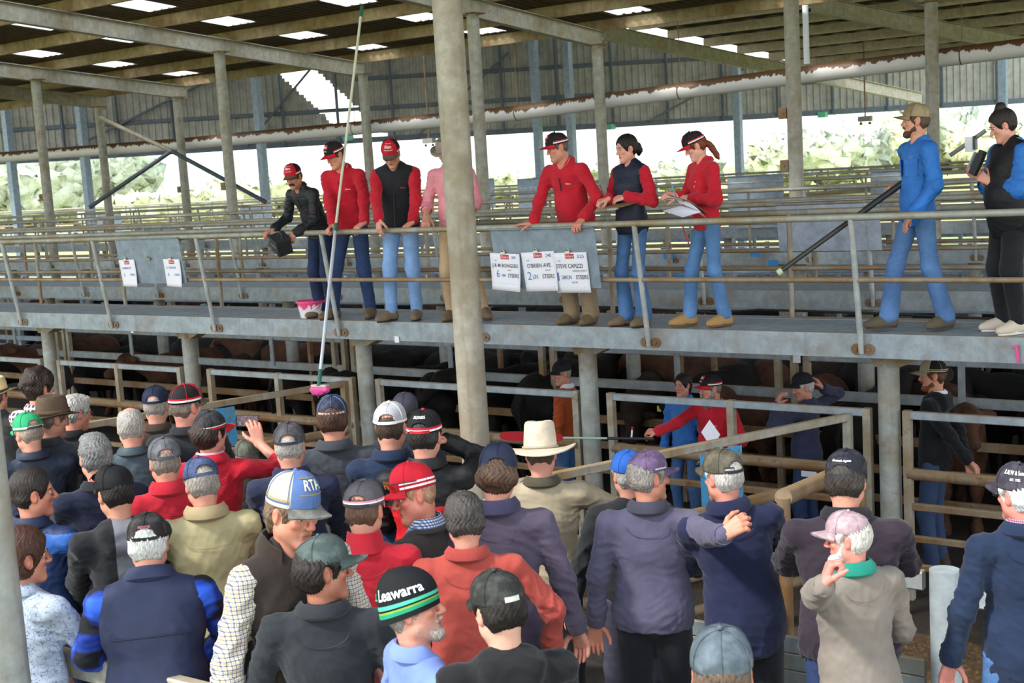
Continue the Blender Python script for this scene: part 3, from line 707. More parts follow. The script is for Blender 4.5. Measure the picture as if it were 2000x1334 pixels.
        if st == 'curly' or hair.get('curls'):
            r2 = np.random.RandomState(seed)
            for i in range(70 if not cap else 46):
                u = r2.randn(3); u = nrm(u)
                if cap: u[2] = -abs(u[2]) * .9; u[1] = -abs(u[1])
                elif u[2] < -.35: u[2] = -.3
                if u[1] > .5 and u[2] < .3: continue
                pz = hq(*(np.array([0, -.02, .03 if not cap else .015]) + u * (np.array([.088, .106, .1]) if not cap else np.array([.076, .090, .075])))); fl.cone(pz, pz + r2.randn(3) * .008, (.013 + r2.rand() * .006) * hs)
        if st in ('full',):
            fl.ell(hq(0, .035, .095), np.array([.066, .05, .03]) * hs, Rh)
        if st == 'bob': fl.ell(hq(0, -.03, .01), np.array([.09, .095, .10]) * hs, Rh); fl.cone(hq(-.06, -.02, -.05), hq(.06, -.02, -.05), .04 * hs)
        fl.end()
        # face line
        fz = hair.get('line', .052)
        fl.grp(160 / hs).ell(hq(0, .098, -.035), np.array([.076, .088, .098 + (fz - .052)]) * hs, Rh).ell(hq(0, .11, .02), np.array([.058, .062, .055]) * hs, Rh)
        for sx_ in (-1, 1): fl.ell(hq(sx_ * .09, .0, -.012), np.array([.03, .026, .038]) * hs, Rh)
        if st == 'bald': fl.ell(hq(0, -.005, .135), np.array([.062, .075, .05]) * hs, Rh)
        fl.cone(hq(0, .02, -.10), hq(0, .1, -.12), .07 * hs)
        fl.carve(.008 * hs)
        if not hair.get('nape') and st not in ('bob', 'curly', 'long'): fl.cut(hq(0, -.05, -.068), Rh @ np.array([0, -.25, -1.0]))
        fl.grp(110 / hs); any_ = False
        if hair.get('bun'):
            bx = hair['bun']; fl.ell(hq(*bx), np.array([.042, .040, .036]) * hs, Rh).cone(hq(*bx), hq(bx[0], bx[1] + .03, bx[2] - .02), .025 * hs); any_ = True
        if hair.get('tail'):
            P0 = None
            for i, (x, y, z, r_) in enumerate(hair['tail']):
                p1 = hq(x, y, z)
                if P0 is not None: fl.cone(P0[0], p1, P0[1] * hs, r_ * hs)
                P0 = (p1, r_); any_ = True
        if hair.get('nape'): fl.cone(hq(-.035, -.07, -.06), hq(-.03, -.075, -.06 - hair['nape']), .026 * hs, .016 * hs).cone(hq(.035, -.07, -.06), hq(.03, -.075, -.06 - hair['nape']), .026 * hs, .016 * hs).cone(hq(0, -.075, -.05), hq(0, -.082, -.06 - hair['nape']), .030 * hs, .02 * hs)
        if any_ or hair.get('nape'): fl.end(.01)
        else: fl.A = None
        if cap and cap.get('kind', 'cap') in ('cap', 'beanie', 'felt'):
            fl.cut(hq(0, 0, .088 if cap.get('hole', True) and cap.get('kind', 'cap') == 'cap' else .055), Rh @ np.array([0, -.05, 1.0]))
        V, Q = fl.mesh()
        if len(V):
            N = normals(V, Q); P = (V - hc) @ Rh / hs; az = np.arctan2(P[:, 0], P[:, 1]); el_ = P[:, 2]
            amp = {'short': .0025, 'crop': .001, 'full': .006, 'curly': .004, 'bald': .003, 'long': .003, 'bob': .003}.get(st, .003)
            st_ = np.sin(az * 34 + 5 * np.sin(el_ * 60)) * .5 + (wob(P, 70, seed, (1, 1, .2)) - .4) * 1.6
            V = V + N * (st_ * amp * hs)[:, None]; mk('hair', V, Q, hairm(hair['c']), E_, True)
    # eyes, brows, beard -----------------------------------------
    if facer:
        for sx_ in (-1, 1):
            b = MB(); c = hq(sx_ * .031, .0685, .001); V = []; n = 14; Fs = []; gx = hd.get('look', (0, 0))
            for i in range(9):
                t = math.pi * i / 8
                for k in range(n): V.append(c + Rh @ rotm('z', gx[0]) @ rotm('x', gx[1]) @ np.array([math.sin(t) * math.cos(k * 2 * math.pi / n), math.cos(t), math.sin(t) * math.sin(k * 2 * math.pi / n)]) * .0122 * hs)
            for i in range(8):
                b.cm = 1 if i < 2 else 0; base = len(b.v)
                if i == 0: b.v += [tuple(map(float, p)) for p in V]
                b.f += [(i * n + k, i * n + (k + 1) % n, (i + 1) * n + (k + 1) % n, (i + 1) * n + k) for k in range(n)]; b.m += [b.cm] * n
            b.build('eye', [plain('#d9d2cc', .3), plain('#2b2320', .2)], body, True)
            b = MB(); p = [hq(sx_ * x, y, z) for x, y, z in ((.012, .092, .0105), (.026, .0915, .0115), (.040, .083, .0085), (.047, .075, .003))]; b.tube(p, .0028 * hs, 6); b.build('eyelid', plain(tuple(x * .72 for x in lin(skin_)), .6), body, True)
            b = MB(); p = [hq(sx_ * x, y, z) for x, y, z in ((.013, .086, .0205), (.026, .086, .0255), (.040, .0775, .0225), (.050, .066, .016))]; b.tube(p, [.003 * hs, .0042 * hs, .0036 * hs, .0015 * hs], 6); b.build('eyebrow', hairm(hd.get('brow', (hair or {}).get('c', '#4a3a2c'))), body, True)
    bd = hd.get('beard')
    if bd:
        ln = bd.get('len', .0); tk = bd.get('t', .008); fl = Fld(hc - np.array([.1, .05, .24]) * hs, hc + np.array([.1, .15, .06]) * hs, .0048 * res); fl.grp(130 / hs)
        fl.cone(hq(-.045, .012, -.062), hq(-.012, .064, -.104 - ln * .5), (.020 + tk) * hs, (.018 + tk) * hs).cone(hq(.045, .012, -.062), hq(.012, .064, -.104 - ln * .5), (.020 + tk) * hs, (.018 + tk) * hs)
        fl.ell(hq(0, .064, -.104 - ln * .6), np.array([.026 + tk, .020 + tk, .018 + tk + ln * .6]) * hs, Rh)
        fl.cone(hq(-.058, .005, -.01), hq(-.048, .012, -.06), (.010 + tk * .6) * hs, (.016 + tk) * hs).cone(hq(.058, .005, -.01), hq(.048, .012, -.06), (.010 + tk * .6) * hs, (.016 + tk) * hs)
        fl.end()
        fl.grp(200 / hs).ell(hq(0, .097, -.0675), np.array([.022, .018, .009]) * hs, Rh).ell(hq(0, .105, -.016), np.array([.05, .05, .028]) * hs, Rh).carve(.006 * hs)
        if bd.get('mo', 1): fl.grp(260 / hs).cone(hq(-.024, .079, -.062), hq(-.004, .092, -.051), .006 * hs, .0085 * hs).cone(hq(.024, .079, -.062), hq(.004, .092, -.051), .006 * hs, .0085 * hs).end(.004)
        V, Q = fl.mesh()
        if len(V): N = normals(V, Q); V = V + N * ((wob((V - hc) @ Rh, 120, seed, (1, 0, .2)) - .4) * .005)[:, None]; mk('beard', V, Q, hairm(bd['c']), E_, True)
    if hd.get('mo'):
        fl = Fld(hc + Rh @ np.array([0, .09, -.055]) * hs - .06 * hs, hc + Rh @ np.array([0, .09, -.055]) * hs + .06 * hs, .0035); fl.grp(260 / hs)
        for sx_ in (-1, 1): fl.cone(hq(sx_ * .004, .094, -.051), hq(sx_ * .024, .084, -.058), .0085 * hs, .007 * hs).cone(hq(sx_ * .024, .084, -.058), hq(sx_ * .033, .074, -.076), .007 * hs, .004 * hs)
        fl.end(); V, Q = fl.mesh(); mk('moustache', V, Q, hairm(hd['mo']), E_, True)
    if hd.get('specs'):
        b = MB()
        for sx_ in (-1, 1):
            b.tube([hq(sx_ * (.031 + .020 * math.cos(t)), .098, .0 + .015 * math.sin(t)) for t in np.linspace(0, 2 * math.pi, 17)], .0014 * hs, 6, False); b.tube([hq(sx_ * .051, .097, .005), hq(sx_ * .076, .06, .008), hq(sx_ * .08, -.01, .006)], .0014 * hs, 6)
        b.tube([hq(-.011, .1, .003), hq(.011, .1, .003)], .0014 * hs, 6); b.build('glasses', plain(hd['specs'], .3, .5), E_, True)
    # headwear ---------------------------------------------------
    if cap:
        kd = cap.get('kind', 'cap'); tilt = Rh @ rotm('x', math.radians(cap.get('tilt', 4))) @ rotm('z', math.radians(cap.get('turn', 0)))
        cz = .030 + cap.get('up', 0); cq = lambda x, y, z: tilt @ (np.array([x, y, z]) * hs) + hq(0, -.008, cz)
        rx, ry, rz_ = .087 * cap.get('sz', 1), .106 * cap.get('sz', 1), .097 * cap.get('hz', 1)
        if kd == 'cap':
            m = cap['m']; na, nt2 = 80, 22; sq = cap.get('sq', .78)
            def dome(a, t, o_=0.0):
                """a: azimuth from the front, t: 0 rim to 1 crown"""
                c_ = math.cos(t * math.pi / 2) ** sq; fr = .5 + .5 * math.cos(a); z = math.sin(t * math.pi / 2) ** .95 * (rz_ + .010 * fr) ; bul = 1 + .035 * math.sin(t * math.pi)
                return (np.array([math.sin(a) * rx * c_ * bul, math.cos(a) * ry * c_ * bul, z]) + nrm((math.sin(a) * c_, math.cos(a) * c_, .05 + t)) * o_)
            V = []; Fc = []; mi = []; hole = cap.get('hole', True)
            for j in range(nt2 + 1):
                for i in range(na): V.append(cq(*dome(2 * math.pi * i / na, j / nt2)))
            sel = cap.get('sel')
            for j in range(nt2):
                for i in range(na):
                    a = 2 * math.pi * (i + .5) / na; a = (a + math.pi) % (2 * math.pi) - math.pi; t = (j + .5) / nt2; ab = math.pi - abs(a)
                    if hole and t > .085 and ab < .52 and t < .085 + .30 * math.sqrt(max(0, 1 - (ab / .52) ** 2)): continue
                    if hole and t <= .085: pass
                    q = j * na + i; q2 = j * na + (i + 1) % na; Fc.append((q, q2, q2 + na, q + na)); mi.append(sel(a, t) if sel else 0)
            crown = mk('cap', np.array(V), Fc, m, E_, True, mi=mi)
            md = crown.modifiers.new('cloth', 'SOLIDIFY'); md.thickness = .003; md.offset = 1
            # seams and button
            b = MB(); ns = 6
            for k in range(ns):
                a = k * 2 * math.pi / ns; ts = [.95, .8, .6, .4, .2, .03] if not (hole and abs(k - 3) < .1) else [.95, .8, .6, .45]; b.tube([cq(*dome(a, t, .0032)) for t in ts], .0014 * hs, 5)
            b.build('seam', cap.get('seam', m[0] if isinstance(m, (list, tuple)) else m), crown, True)
            b = MB(); b.lathe([(0.0001, .008), (.006, .006), (.0085, .002), (.008, -.004)], 14)
            b.v = [tuple(cq(*(np.array(p) + np.array([0, 0, rz_ + .009])))) for p in b.v]; b.build('button', cap.get('button', m[0] if isinstance(m, (list, tuple)) else m), crown, True)
            # brim
            b = MB(); V = []; nb_, nrw = 18, 6; bl = cap.get('bl', .070); cv = cap.get('cv', .018); top_, bot = [], []
            for lay in (0, 1):
                for r_ in range(nrw + 1):
                    for k in range(nb_ + 1):
                        u = -1 + 2 * k / nb_; a = u * 1.02; p = dome(a, .02); fwd = (bl * (1 - abs(u) ** 2.6) + .004) * r_ / nrw
                        p = np.array([p[0] * (1 + .02 * r_ / nrw), p[1] + fwd, p[2] - cv * (u * u) * (r_ / nrw) ** .6 * 1.3 - cap.get('bd', .012) * (r_ / nrw) - (.0035 if lay else 0)]); V.append(cq(*p))
            N1 = (nb_ + 1) * (nrw + 1); Fs = []; mib = []
            for lay in (0, 1):
                for r_ in range(nrw):
                    for k in range(nb_):
                        q = lay * N1 + r_ * (nb_ + 1) + k; fa = (q, q + 1, q + nb_ + 2, q + nb_ + 1); Fs.append(fa if lay else fa[::-1]); mib.append(1 if lay else 0)
            for k in range(nb_):
                q = nrw * (nb_ + 1) + k; Fs.append((q, q + 1, N1 + q + 1, N1 + q)); mib.append(0)
            bm = cap.get('bm', m[0] if isinstance(m, (list, tuple)) else m); ob = mk('brim', np.array(V), Fs, [bm, cap.get('um', bm)], crown, True, mi=mib)
            # stripes round the base, strap at the back
            def band(name, a0, a1, t0, t1, m_, o_=.0036, n=24):
                V = [cq(*dome(a0 + (a1 - a0) * k / n, t, o_)) for t in (t0, t1) for k in range(n + 1)]; return mk(name, np.array(V), [(k, k + 1, n + 2 + k, n + 1 + k) for k in range(n)], m_, crown, True)
            for (a0, a1, t0, t1, m_) in cap.get('bands', ()): band('stripe', a0, a1, t0, t1, m_)
            if hole: band('strap', math.pi - .62, math.pi + .62, .0, .085, cap.get('strap', m[-1] if isinstance(m, (list, tuple)) else m), .0045, 12)
            if cap.get('patch'):
                for (a0, a1, t0, t1, m_, tx, tm_, hgt) in cap['patch']:
                    if m_ is not None: band('patch', a0, a1, t0, t1, m_, .0055, 8)
                    if tx:
                        am_, tm2 = (a0 + a1) / 2, (t0 + t1) / 2; wd = abs(a1 - a0) * .86
                        def cv_(v, am_=am_, tm2=tm2, wd=wd, a0=a0, a1=a1, t0=t0, t1=t1, hgt=hgt):
                            if not len(v): return v
                            x = v[:, 0]; y = v[:, 1]; x = (x - (x.max() + x.min()) / 2) / max(1e-6, x.max() - x.min()); y = (y - (y.max() + y.min()) / 2) / max(1e-6, y.max() - y.min())
                            return np.array([cq(*dome(am_ + x_ * wd * (1 if a1 > a0 else -1), tm2 + y_ * (t1 - t0) * hgt, .0075)) for x_, y_ in zip(x, y)])
                        text('lettering', tx, None, .05, tm_, crown, curve=cv_, bold=.0008)
        elif kd == 'felt':
            m = cap['m']; b = MB(); n = 44; br = cap.get('br', .165); ch = cap.get('ch', .125); V = []; curl = cap.get('curl', .03)
            prof = [(.098, .0), (.098, .02), (.096, .05), (.093, .08), (.088, ch - .02), (.080, ch - .005), (.066, ch), (.05, ch - .003), (.03, ch - .006), (.001, ch - .008)]
            for r_, z in prof:
                for k in range(n):
                    a = k * 2 * math.pi / n; x = math.cos(a); y = math.sin(a); dn = 0
                    if r_ < .07: dn = -.022 * math.exp(-(x * r_ / .022) ** 2) * (1 if cap.get('crease', 1) else .6)
                    elif z > .08: dn = 0
                    pin = 1 - .12 * math.exp(-((a - 1.05) / .3) ** 2) * (z / ch) - .12 * math.exp(-((a - 2.09) / .3) ** 2) * (z / ch); V.append(cq(x * r_ * .92 * pin, y * r_ * 1.1 * pin, z + dn))
            mp_ = len(prof); b.add(V, [(i * n + k, i * n + (k + 1) % n, (i + 1) * n + (k + 1) % n, (i + 1) * n + k) for i in range(mp_ - 1) for k in range(n)]); cr_o = b.build('hat', m, E_, True)
            b = MB(); V = []
            for lay in (0, 1):
                for q_ in range(9):
                    for k in range(n):
                        a = k * 2 * math.pi / n; x = math.cos(a); y = math.sin(a); t = q_ / 8; r_ = .094 + (br - .094) * t; V.append(cq(x * r_ * (.95 + .05 * t), y * r_ * 1.08, .002 - .006 * lay + curl * x * x * t * t - cap.get('dip', .012) * abs(y) * t * t))
            o_ = 9 * n; Fs = []
            for i in range(8):
                for k in range(n):
                    q = i * n + k; q2 = i * n + (k + 1) % n; Fs += [(q, q2, q2 + n, q + n)[::-1], (o_ + q, o_ + q2, o_ + q2 + n, o_ + q + n)]
            for k in range(n): q = 8 * n + k; q2 = 8 * n + (k + 1) % n; Fs.append((q, q2, o_ + q2, o_ + q))
            b.add(V, Fs); b.build('brim', m, cr_o, True)
            b = MB(); V = [cq(math.cos(a) * .0945, math.sin(a) * .1105, z) for z in (.004, .004 + cap.get('bandh', .02)) for a in [k * 2 * math.pi / n for k in range(n)]]; b.add(V, [(k, (k + 1) % n, n + (k + 1) % n, n + k) for k in range(n)])
            bo = b.build('hat_band', cap.get('bm', m), cr_o, True); md = bo.modifiers.new('t', 'SOLIDIFY'); md.thickness = .004; md.offset = 1
        elif kd == 'beanie':
            m = cap['m']; V = []; na, nt2 = 56, 26; sel = cap.get('sel'); rb = np.random.RandomState(3)
            for j in range(nt2 + 1):
                t = j / nt2; zz = -.035 + t * .175; rr = 1.0 if t < .35 else math.sqrt(max(0, 1 - ((t - .35) / .65) ** 2.3)); rib = .0012
                for i in range(na): a = 2 * math.pi * i / na; q = rr + rib * 8 * math.sin(a * 28) * rr * .12; V.append(cq(math.sin(a) * .093 * q, math.cos(a) * .112 * q - .02 * max(0, t - .4), zz - .010 + .022 * math.cos(a) * (1 - t)))
            Fc = [(j * na + i, j * na + (i + 1) % na, (j + 1) * na + (i + 1) % na, (j + 1) * na + i) for j in range(nt2) for i in range(na)]; mi = [sel((i + .5) / na * 2 * math.pi, (j + .5) / nt2) for j in range(nt2) for i in range(na)]
            cr_o = mk('beanie', np.array(V), Fc, m, E_, True, mi=mi)
            def on(a, t): # point on the knit
                zz = -.035 + t * .175; rr = 1.0 if t < .35 else math.sqrt(max(0, 1 - ((t - .35) / .65) ** 2.3)); rr += .03; return cq(math.sin(a) * .093 * rr, math.cos(a) * .112 * rr - .02 * max(0, t - .4), zz - .010 + .022 * math.cos(a) * (1 - t))
            if cap.get('word'):
                a0, a1, t0, t1 = cap['word'][1]
                def cv2(v):
                    x = v[:, 0]; y = v[:, 1]; x = (x - x.min()) / (x.max() - x.min()); y = (y - y.min()) / (y.max() - y.min()); return np.array([on(a0 + (a1 - a0) * x_, t0 + (t1 - t0) * y_) for x_, y_ in zip(x, y)])
                text('lettering', cap['word'][0], None, .05, plain('#e8ecec'), cr_o, curve=cv2, bold=.0012)
                for i, (da, dt, cc) in enumerate(((0, 0, '#3fae49'), (0, .05, '#2fa36b'), (.09, 0, '#b9cf3a'), (-.09, .0, '#2f9fb0'), (-.02, .1, '#2fa36b'))):
                    b = MB(); a_ = a0 + .16 * (1 if a0 > a1 else -1) + da; t_ = t0 + .02 + dt; b.add([on(a_, t_), on(a_ + .07, t_), on(a_ + .07, t_ + .04), on(a_, t_ + .04)], [(0, 1, 2, 3)]); b.build('emblem', plain(cc), cr_o)
    return dict(E=E_, A=A, U=U, s=s, hq=hq, Rh=Rh, hs=hs, root=root, Rz=Rz, top=G1, world=lambda p: root + Rz @ np.asarray(p), W2L=W2L)
# ================================================================ the place
GV = galv('#97a1a7', '#8b7a5e', .42, .22); GVD = galv('#a09c90', '#8f7349', .75, .5); GVR = galv('#8d7c66', '#7b5a38', .9, .85); GVC = galv('#a3a7a2', '#8b7d66', .6, .3, top=False); GVB = galv('#8fa0ac', '#8a8271', .3, .2, top=False)
RAF = galv('#aca69b', '#96835f', .5, .35, top=False); PUR = galv('#a4926f', '#7c5c38', .7, .35, top=False); PVC_ = pvc(); DARKST = galv('#58636d', '#55504a', .4, .2, top=False)
GZ = -.30; CZ = .12; DK = 1.884
ORD = ['first', 'second', 'third', 'fourth', 'fifth', 'sixth', 'seventh', 'eighth', 'ninth', 'tenth', 'eleventh', 'twelfth', 'thirteenth', 'fourteenth', 'fifteenth', 'sixteenth', 'seventeenth', 'eighteenth', 'nineteenth', 'twentieth', 'twenty-first', 'twenty-second', 'twenty-third', 'twenty-fourth', 'twenty-fifth']
# ---- floors
MUD = ground('#1d1610', '#2c2117', '#3a2b1a', 1.0, .06); STRAW = ground('#6d5330', '#8c6f42', '#a78a56', 1.6, .05); CONC = ground('#5b554d', '#6b645a', '#4c463f', .8, .01); GRASS = ground('#9aa05c', '#b4b377', '#8b9650', .15, .01)
b = MB(); b.box((-14, 20, GZ - .1), (70, 31.6, .2)); tag(b.build('floor', MUD), kind='structure')
b = MB(); b.box((-10.3, 2.4, CZ - .3), (11.4, 10.4, .6)); b.box((0.2, 1.9, CZ - .302), (9.6, 9.4, .6)); tag(b.build('floor', CONC), kind='structure')
b = MB(); b.box((-10, 250, GZ - .16), (1400, 800, .1)); tag(b.build('ground_field', GRASS), kind='structure')
b = MB(); b.box((-12.2, 8.5, GZ + .02), (8.4, 1.7, .04)); tag(b.build('floor', STRAW), kind='structure')
def heap(cx, cy, rx, ry, h, m, z0=GZ, seed=1):
    V = []; n, k = 22, 30; r_ = np.random.RandomState(seed)
    for i in range(n + 1):
        for j in range(k):
            t = i / n; a = j * 2 * math.pi / k; q = np.array([cx + rx * t * math.cos(a) * (1 + .12 * math.sin(3 * a + seed)), cy + ry * t * math.sin(a), z0 + h * (1 - t * t) ** 1.3 * (1 + .25 * math.sin(7 * a) * t)]); q[2] += r_.randn() * .012; V.append(q)
    return V, [(i * k + j, i * k + (j + 1) % k, (i + 1) * k + (j + 1) % k, (i + 1) * k + j) for i in range(n) for j in range(k)]
b = MB()
for a in ((-9.5, 8.4, 1.7, .8, .16, STRAW, GZ, 2), (-12.4, 8.6, 1.9, .8, .2, STRAW, GZ, 3)): b.add(*heap(*a))
tag(b.build('straw_bedding', STRAW, smooth=True), 'loose tan straw and sawdust heaped on the pen floor behind the crowd', 'straw', kind='stuff')
b = MB(); b.add(*heap(-2.9, 8.1, 1.5, .9, .22, STRAW, GZ, 5)); tag(b.build('sawdust_litter', ground('#3a2814', '#5b4120', '#8a6a38', 4, .05), smooth=True), 'trampled brown manure and straw on the floor beside the square post', 'litter', kind='stuff')
# ---- walkways
def rail_posts(nm, mat, parent, X, ya, za, yb, zb, r=.023):
    b = MB(); b.tube([(X, ya, za), (X, ya + (yb - ya) * .12, za + .16), (X, yb, zb)], [r * .9, r, r], 10); return b.build(nm, mat, parent, True)
def walkway(Y0, depth, x0, x1, lab, posts, mat=GV, cols=(), front=True, zr=2.77, rear=True, off=.9, mrear=GVD):
    E = empty('walkway', (0, 0, 0), label='raised galvanised steel walkway deck with channel edges, ' + lab, cat='walkway')
    L = x1 - x0; cx = (x0 + x1) / 2
    b = MB(); b.chan((x0, Y0, 1.79), (x1, Y0, 1.79), .07, .185, .009, flip=-1); b.build('front_beam', mat, E)
    b = MB(); b.chan((x0, Y0 + depth, 1.79), (x1, Y0 + depth, 1.79), .07, .185, .009, flip=1); b.build('rear_beam', mat, E)
    b = MB(); b.box((cx, Y0 + depth / 2, DK - .02), (L, depth - .03, .03))
    for k in range(3): b.box((cx, Y0 + depth * (.2 + .3 * k), DK - .07), (L, .05, .09))
    b.build('deck', galv('#93a0a8', '#857a68', .35, .2, top=False), E)
    for side, on in (('front', front), ('rear', rear)):
        if not on: continue
        R = empty('guard_rail', (0, 0, 0), label='%s guard rail of round galvanised tube with two rails, %s' % (side, lab), cat='railing')
        yb = Y0 - .18 if side == 'front' else Y0 + depth + .02; ya = Y0 - .03 if side == 'front' else yb; m = mat if side == 'front' else mrear
        b = MB(); b.tube([(x0, yb, zr), (x1, yb, zr)], .0265, 12); b.build('top_rail', galv('#a0a49d', '#94815f', .7, .25), R, True)
        ym = ya + (yb - ya) * .52; b = MB(); b.tube([(x0, ym, 2.30), (x1, ym, 2.30)], .020, 10); b.build('mid_rail', galv('#9a8f7d', '#8b6c49', .8, .4), R, True)
        for i, X in enumerate(posts):
            X = X if side == 'front' else X + off
            if X < x0 or X > x1: continue
            p = rail_posts('post', galv('#a9adad', '#8f8570', .35, .15, top=False) if side == 'front' else mrear, R, X, ya, 1.735, yb, zr)
            if side == 'front':
                b = MB()
                for dx in (-.045, .055): b.tube([(X + dx, Y0 - .004, 1.765), (X + dx, Y0 - .016, 1.765)], .042, 14); b.tube([(X + dx, Y0 - .01, 1.765), (X + dx, Y0 - .032, 1.765)], .016, 6)
                b.build('bracket', GVR, p)
    return E
pX = [-1.6, -3.45, -5.28, -7.05, -8.8, -10.62, -12.38, -14.15, -15.9, -17.7, -19.5, -21.3, -23.1, -24.9, -26.7]
walkway(9.3, .84, -27.5, 1.5, 'carrying the auction team', pX)
walkway(12.2, .8, -30, 1.5, 'next behind the auction team', [x - .95 for x in pX] + [-.7])
walkway(17.2, .8, -38, 2, 'third row back over the pens', [x * 1.25 - .5 for x in pX])
walkway(23.0, .8, -46, 3, 'fourth row back over the pens', [-2.4 * k for k in range(19)])
walkway(29.0, .8, -52, 4, 'fifth row back over the pens', [-2.6 * k for k in range(20)])
walkway(35.5, .8, -58, 4, 'farthest row before the open field', [-2.8 * k for k in range(21)])
def col(X, Y, z0, z1, r, label, mat=GVC, cap=False, name='steel_column', cleats=(), group=None, saddle=False):
    E = empty(name, (X, Y, z0), label=label, cat='column', group=group)
    b = MB(); b.tube([(0, 0, 0), (0, 0, (z1 - z0) * .5), (0, 0, z1 - z0)], r, 26); b.build('shaft', mat, E, True)
    if saddle:
        b = MB(); h = z1 - z0; b.add([(-.13, -.1, h), (.42, -.1, h), (.42, .12, h), (-.13, .12, h), (-.085, -.08, h - .13), (.11, -.08, h - .13), (.11, .09, h - .13), (-.085, .09, h - .13)], [(0, 1, 2, 3), (7, 6, 5, 4), (0, 4, 5, 1), (1, 5, 6, 2), (2, 6, 7, 3), (3, 7, 4, 0)]); b.build('saddle_plate', GVD, E)
    if cap: b = MB(); b.box((0, 0, z1 - z0 + .01), (r * 3, r * 3, .02)); b.build('cap_plate', GVR, E)
    for z in cleats: b = MB(); b.box((-r - .04, -.06, z - z0), (.12, .05, .16)); b.tube([(-r - .04, -.08, z - z0), (-r - .04, -.1, z - z0)], .016, 6); b.build('cleat', GVR, E)
    b = MB(); b.box((0, 0, .01), (r * 3.2, r * 3.2, .02)); b.build('base_plate', GVR, E)
    return E
for i, X in enumerate([-.72, -3.41, -6.19, -8.92, -11.62, -14.32, -17.0, -19.7, -22.4]):
    lab = ['beyond the bottom corner of the deck by the tall woman', 'beside the man with his back to the square gate', 'in front of the man in the orange jumper', 'below the pink paint bucket', 'below the sign board with two papers', 'behind the curly haired man'][i] if i < 6 else 'under the far end, ' + ORD[i - 6] + ' past the board'
    col(X, 9.74, GZ, 1.70, .084, 'stout round walkway support column ' + lab, saddle=True)
k = 0
for Y, n, x0 in ((12.62, 9, -1.9), (17.6, 10, -2.2), (23.4, 12, -1.5), (29.4, 12, -1.0)):
    for i in range(n): col(x0 - 2.75 * i * (1 if Y < 20 else 1.2), Y, GZ, 1.70, .084, 'round support column standing in the cattle pens under the rear walkways', group='rear walkway support columns')
# ---- pen fences
def boxrail(E, nm, a, b_, w, h, m): b = MB(); b.bar(a, b_, w, h); return b.build(nm, m, E)
def gate(p0, p1, zs, label, posts=(0, 1), zt=None, zb=None, m=GV, mp=GVD, pipes=(), stub=None, name='pen_gate', w=.05):
    """a steel gate or fence bay from p0 to p1 (x, y)"""
    E = empty(name, (p0[0], p0[1], GZ), label=label, cat='gate' if 'gate' in name else 'fence'); o = np.array([p0[0], p0[1], GZ]); zt = zt or max(z for z, h, k in zs); zb = zb if zb is not None else GZ
    P = lambda t, z: (p0[0] + (p1[0] - p0[0]) * t - o[0], p0[1] + (p1[1] - p0[1]) * t - o[1], z - GZ)
    for z, h, kd in zs:
        if kd == 'pipe': b = MB(); b.tube([P(0, z), P(.5, z - .006), P(1, z)], h, 14); b.build('rail', GVR, E, True)
        else: boxrail(E, 'rail', P(0, z), P(1, z), w, h, m if kd == 'box' else GVR)
    for t in posts:
        b = MB(); b.box(((P(t, 0)[0]), P(t, 0)[1], (zb + zt) / 2 - GZ), (.062, .062, zt - zb + .05)); b.build('post', mp, E)
    if stub: b = MB(); b.box((P(stub[0], 0)[0], P(stub[0], 0)[1] - .035, (stub[1] + stub[2]) / 2 - GZ), (.06, .02, stub[2] - stub[1])); b.build('upright', m, E)
    return E
L1X = [(-.95, -3.26), (-3.58, -5.95), (-6.32, -8.72), (-9.1, -11.28), (-11.8, -14.1), (-14.5, -16.9)]
L1n = ['in front of the man with his hands behind his back', 'in front of the bearded man in red', 'crossing in front of the man in the orange jumper', 'behind the phone and the pink brush', 'behind the capped men in black and navy', 'behind the curly haired man']
for i, (a, c) in enumerate(L1X):
    gate((a, 9.72), (c, 9.72), [(1.19, .062, 'box'), (.72, .046, 'pipe'), (.46, .055, 'rust'), (.2, .05, 'rust'), (-.03, .05, 'rust')], 'lane gate of rusty bars, ' + L1n[i], posts=(0, .5, 1), zt=1.2)
L2X = [(.6, -2.1), (-2.15, -4.82), (-4.95, -7.75), (-7.9, -10.7), (-10.85, -13.6), (-13.7, -16.4), (-16.5, -19.2)]
L2n = ['behind the man in the black hooded jumper', 'behind the man lifting his cap', 'behind the thin tall post and orange jumper', 'under the men in jeans', 'above the blue painted panel', 'under the board with two papers', 'at the far end of the lane']
for i, (a, c) in enumerate(L2X):
    gate((a, 11.5), (c, 11.5), [(1.31, .055, 'box'), (.955, .095, 'box'), (.56, .085, 'rust'), (.28, .08, 'rust'), (.0, .07, 'rust')], 'flat railed pen fence holding cattle, ' + L2n[i], posts=(0, 1) if i % 2 else (0, .06, 1), zt=1.5, name='pen_fence', stub=(.45, .95, 1.31))
# swung open gates with yellow-brown rails
def lean_rail(a, b_, label, m=GVD, w=.05, h=.09, name='slanting_rail'):
    o = np.array([a[0], a[1], GZ]); E = empty(name, o, label=label, cat='gate'); a = np.array(a) - o; c = np.array(b_) - o
    boxrail(E, 'rail', a, c, w, h, m); boxrail(E, 'rail', a - [0, 0, .5], c - [0, 0, .5], w, h, GVR)
    for t in (0.02, .98): p = a + (c - a) * t; b = MB(); b.box((p[0], p[1], p[2] / 2 + .02), (.05, .05, p[2])); b.build('post', GVR, E)
    return E
for i, X in enumerate([-1.2, -6.1, -8.9, -11.4]):
    lean_rail((X, 12.1, 1.34 if i else 1.3), (X - .15, 9.9 + 1.7, 1.30), 'short cross rail between pens above the cattle, ' + ['by the hooded man', 'behind the thick column near the orange jumper', 'under the paint bucket', 'beneath the boards'][i])
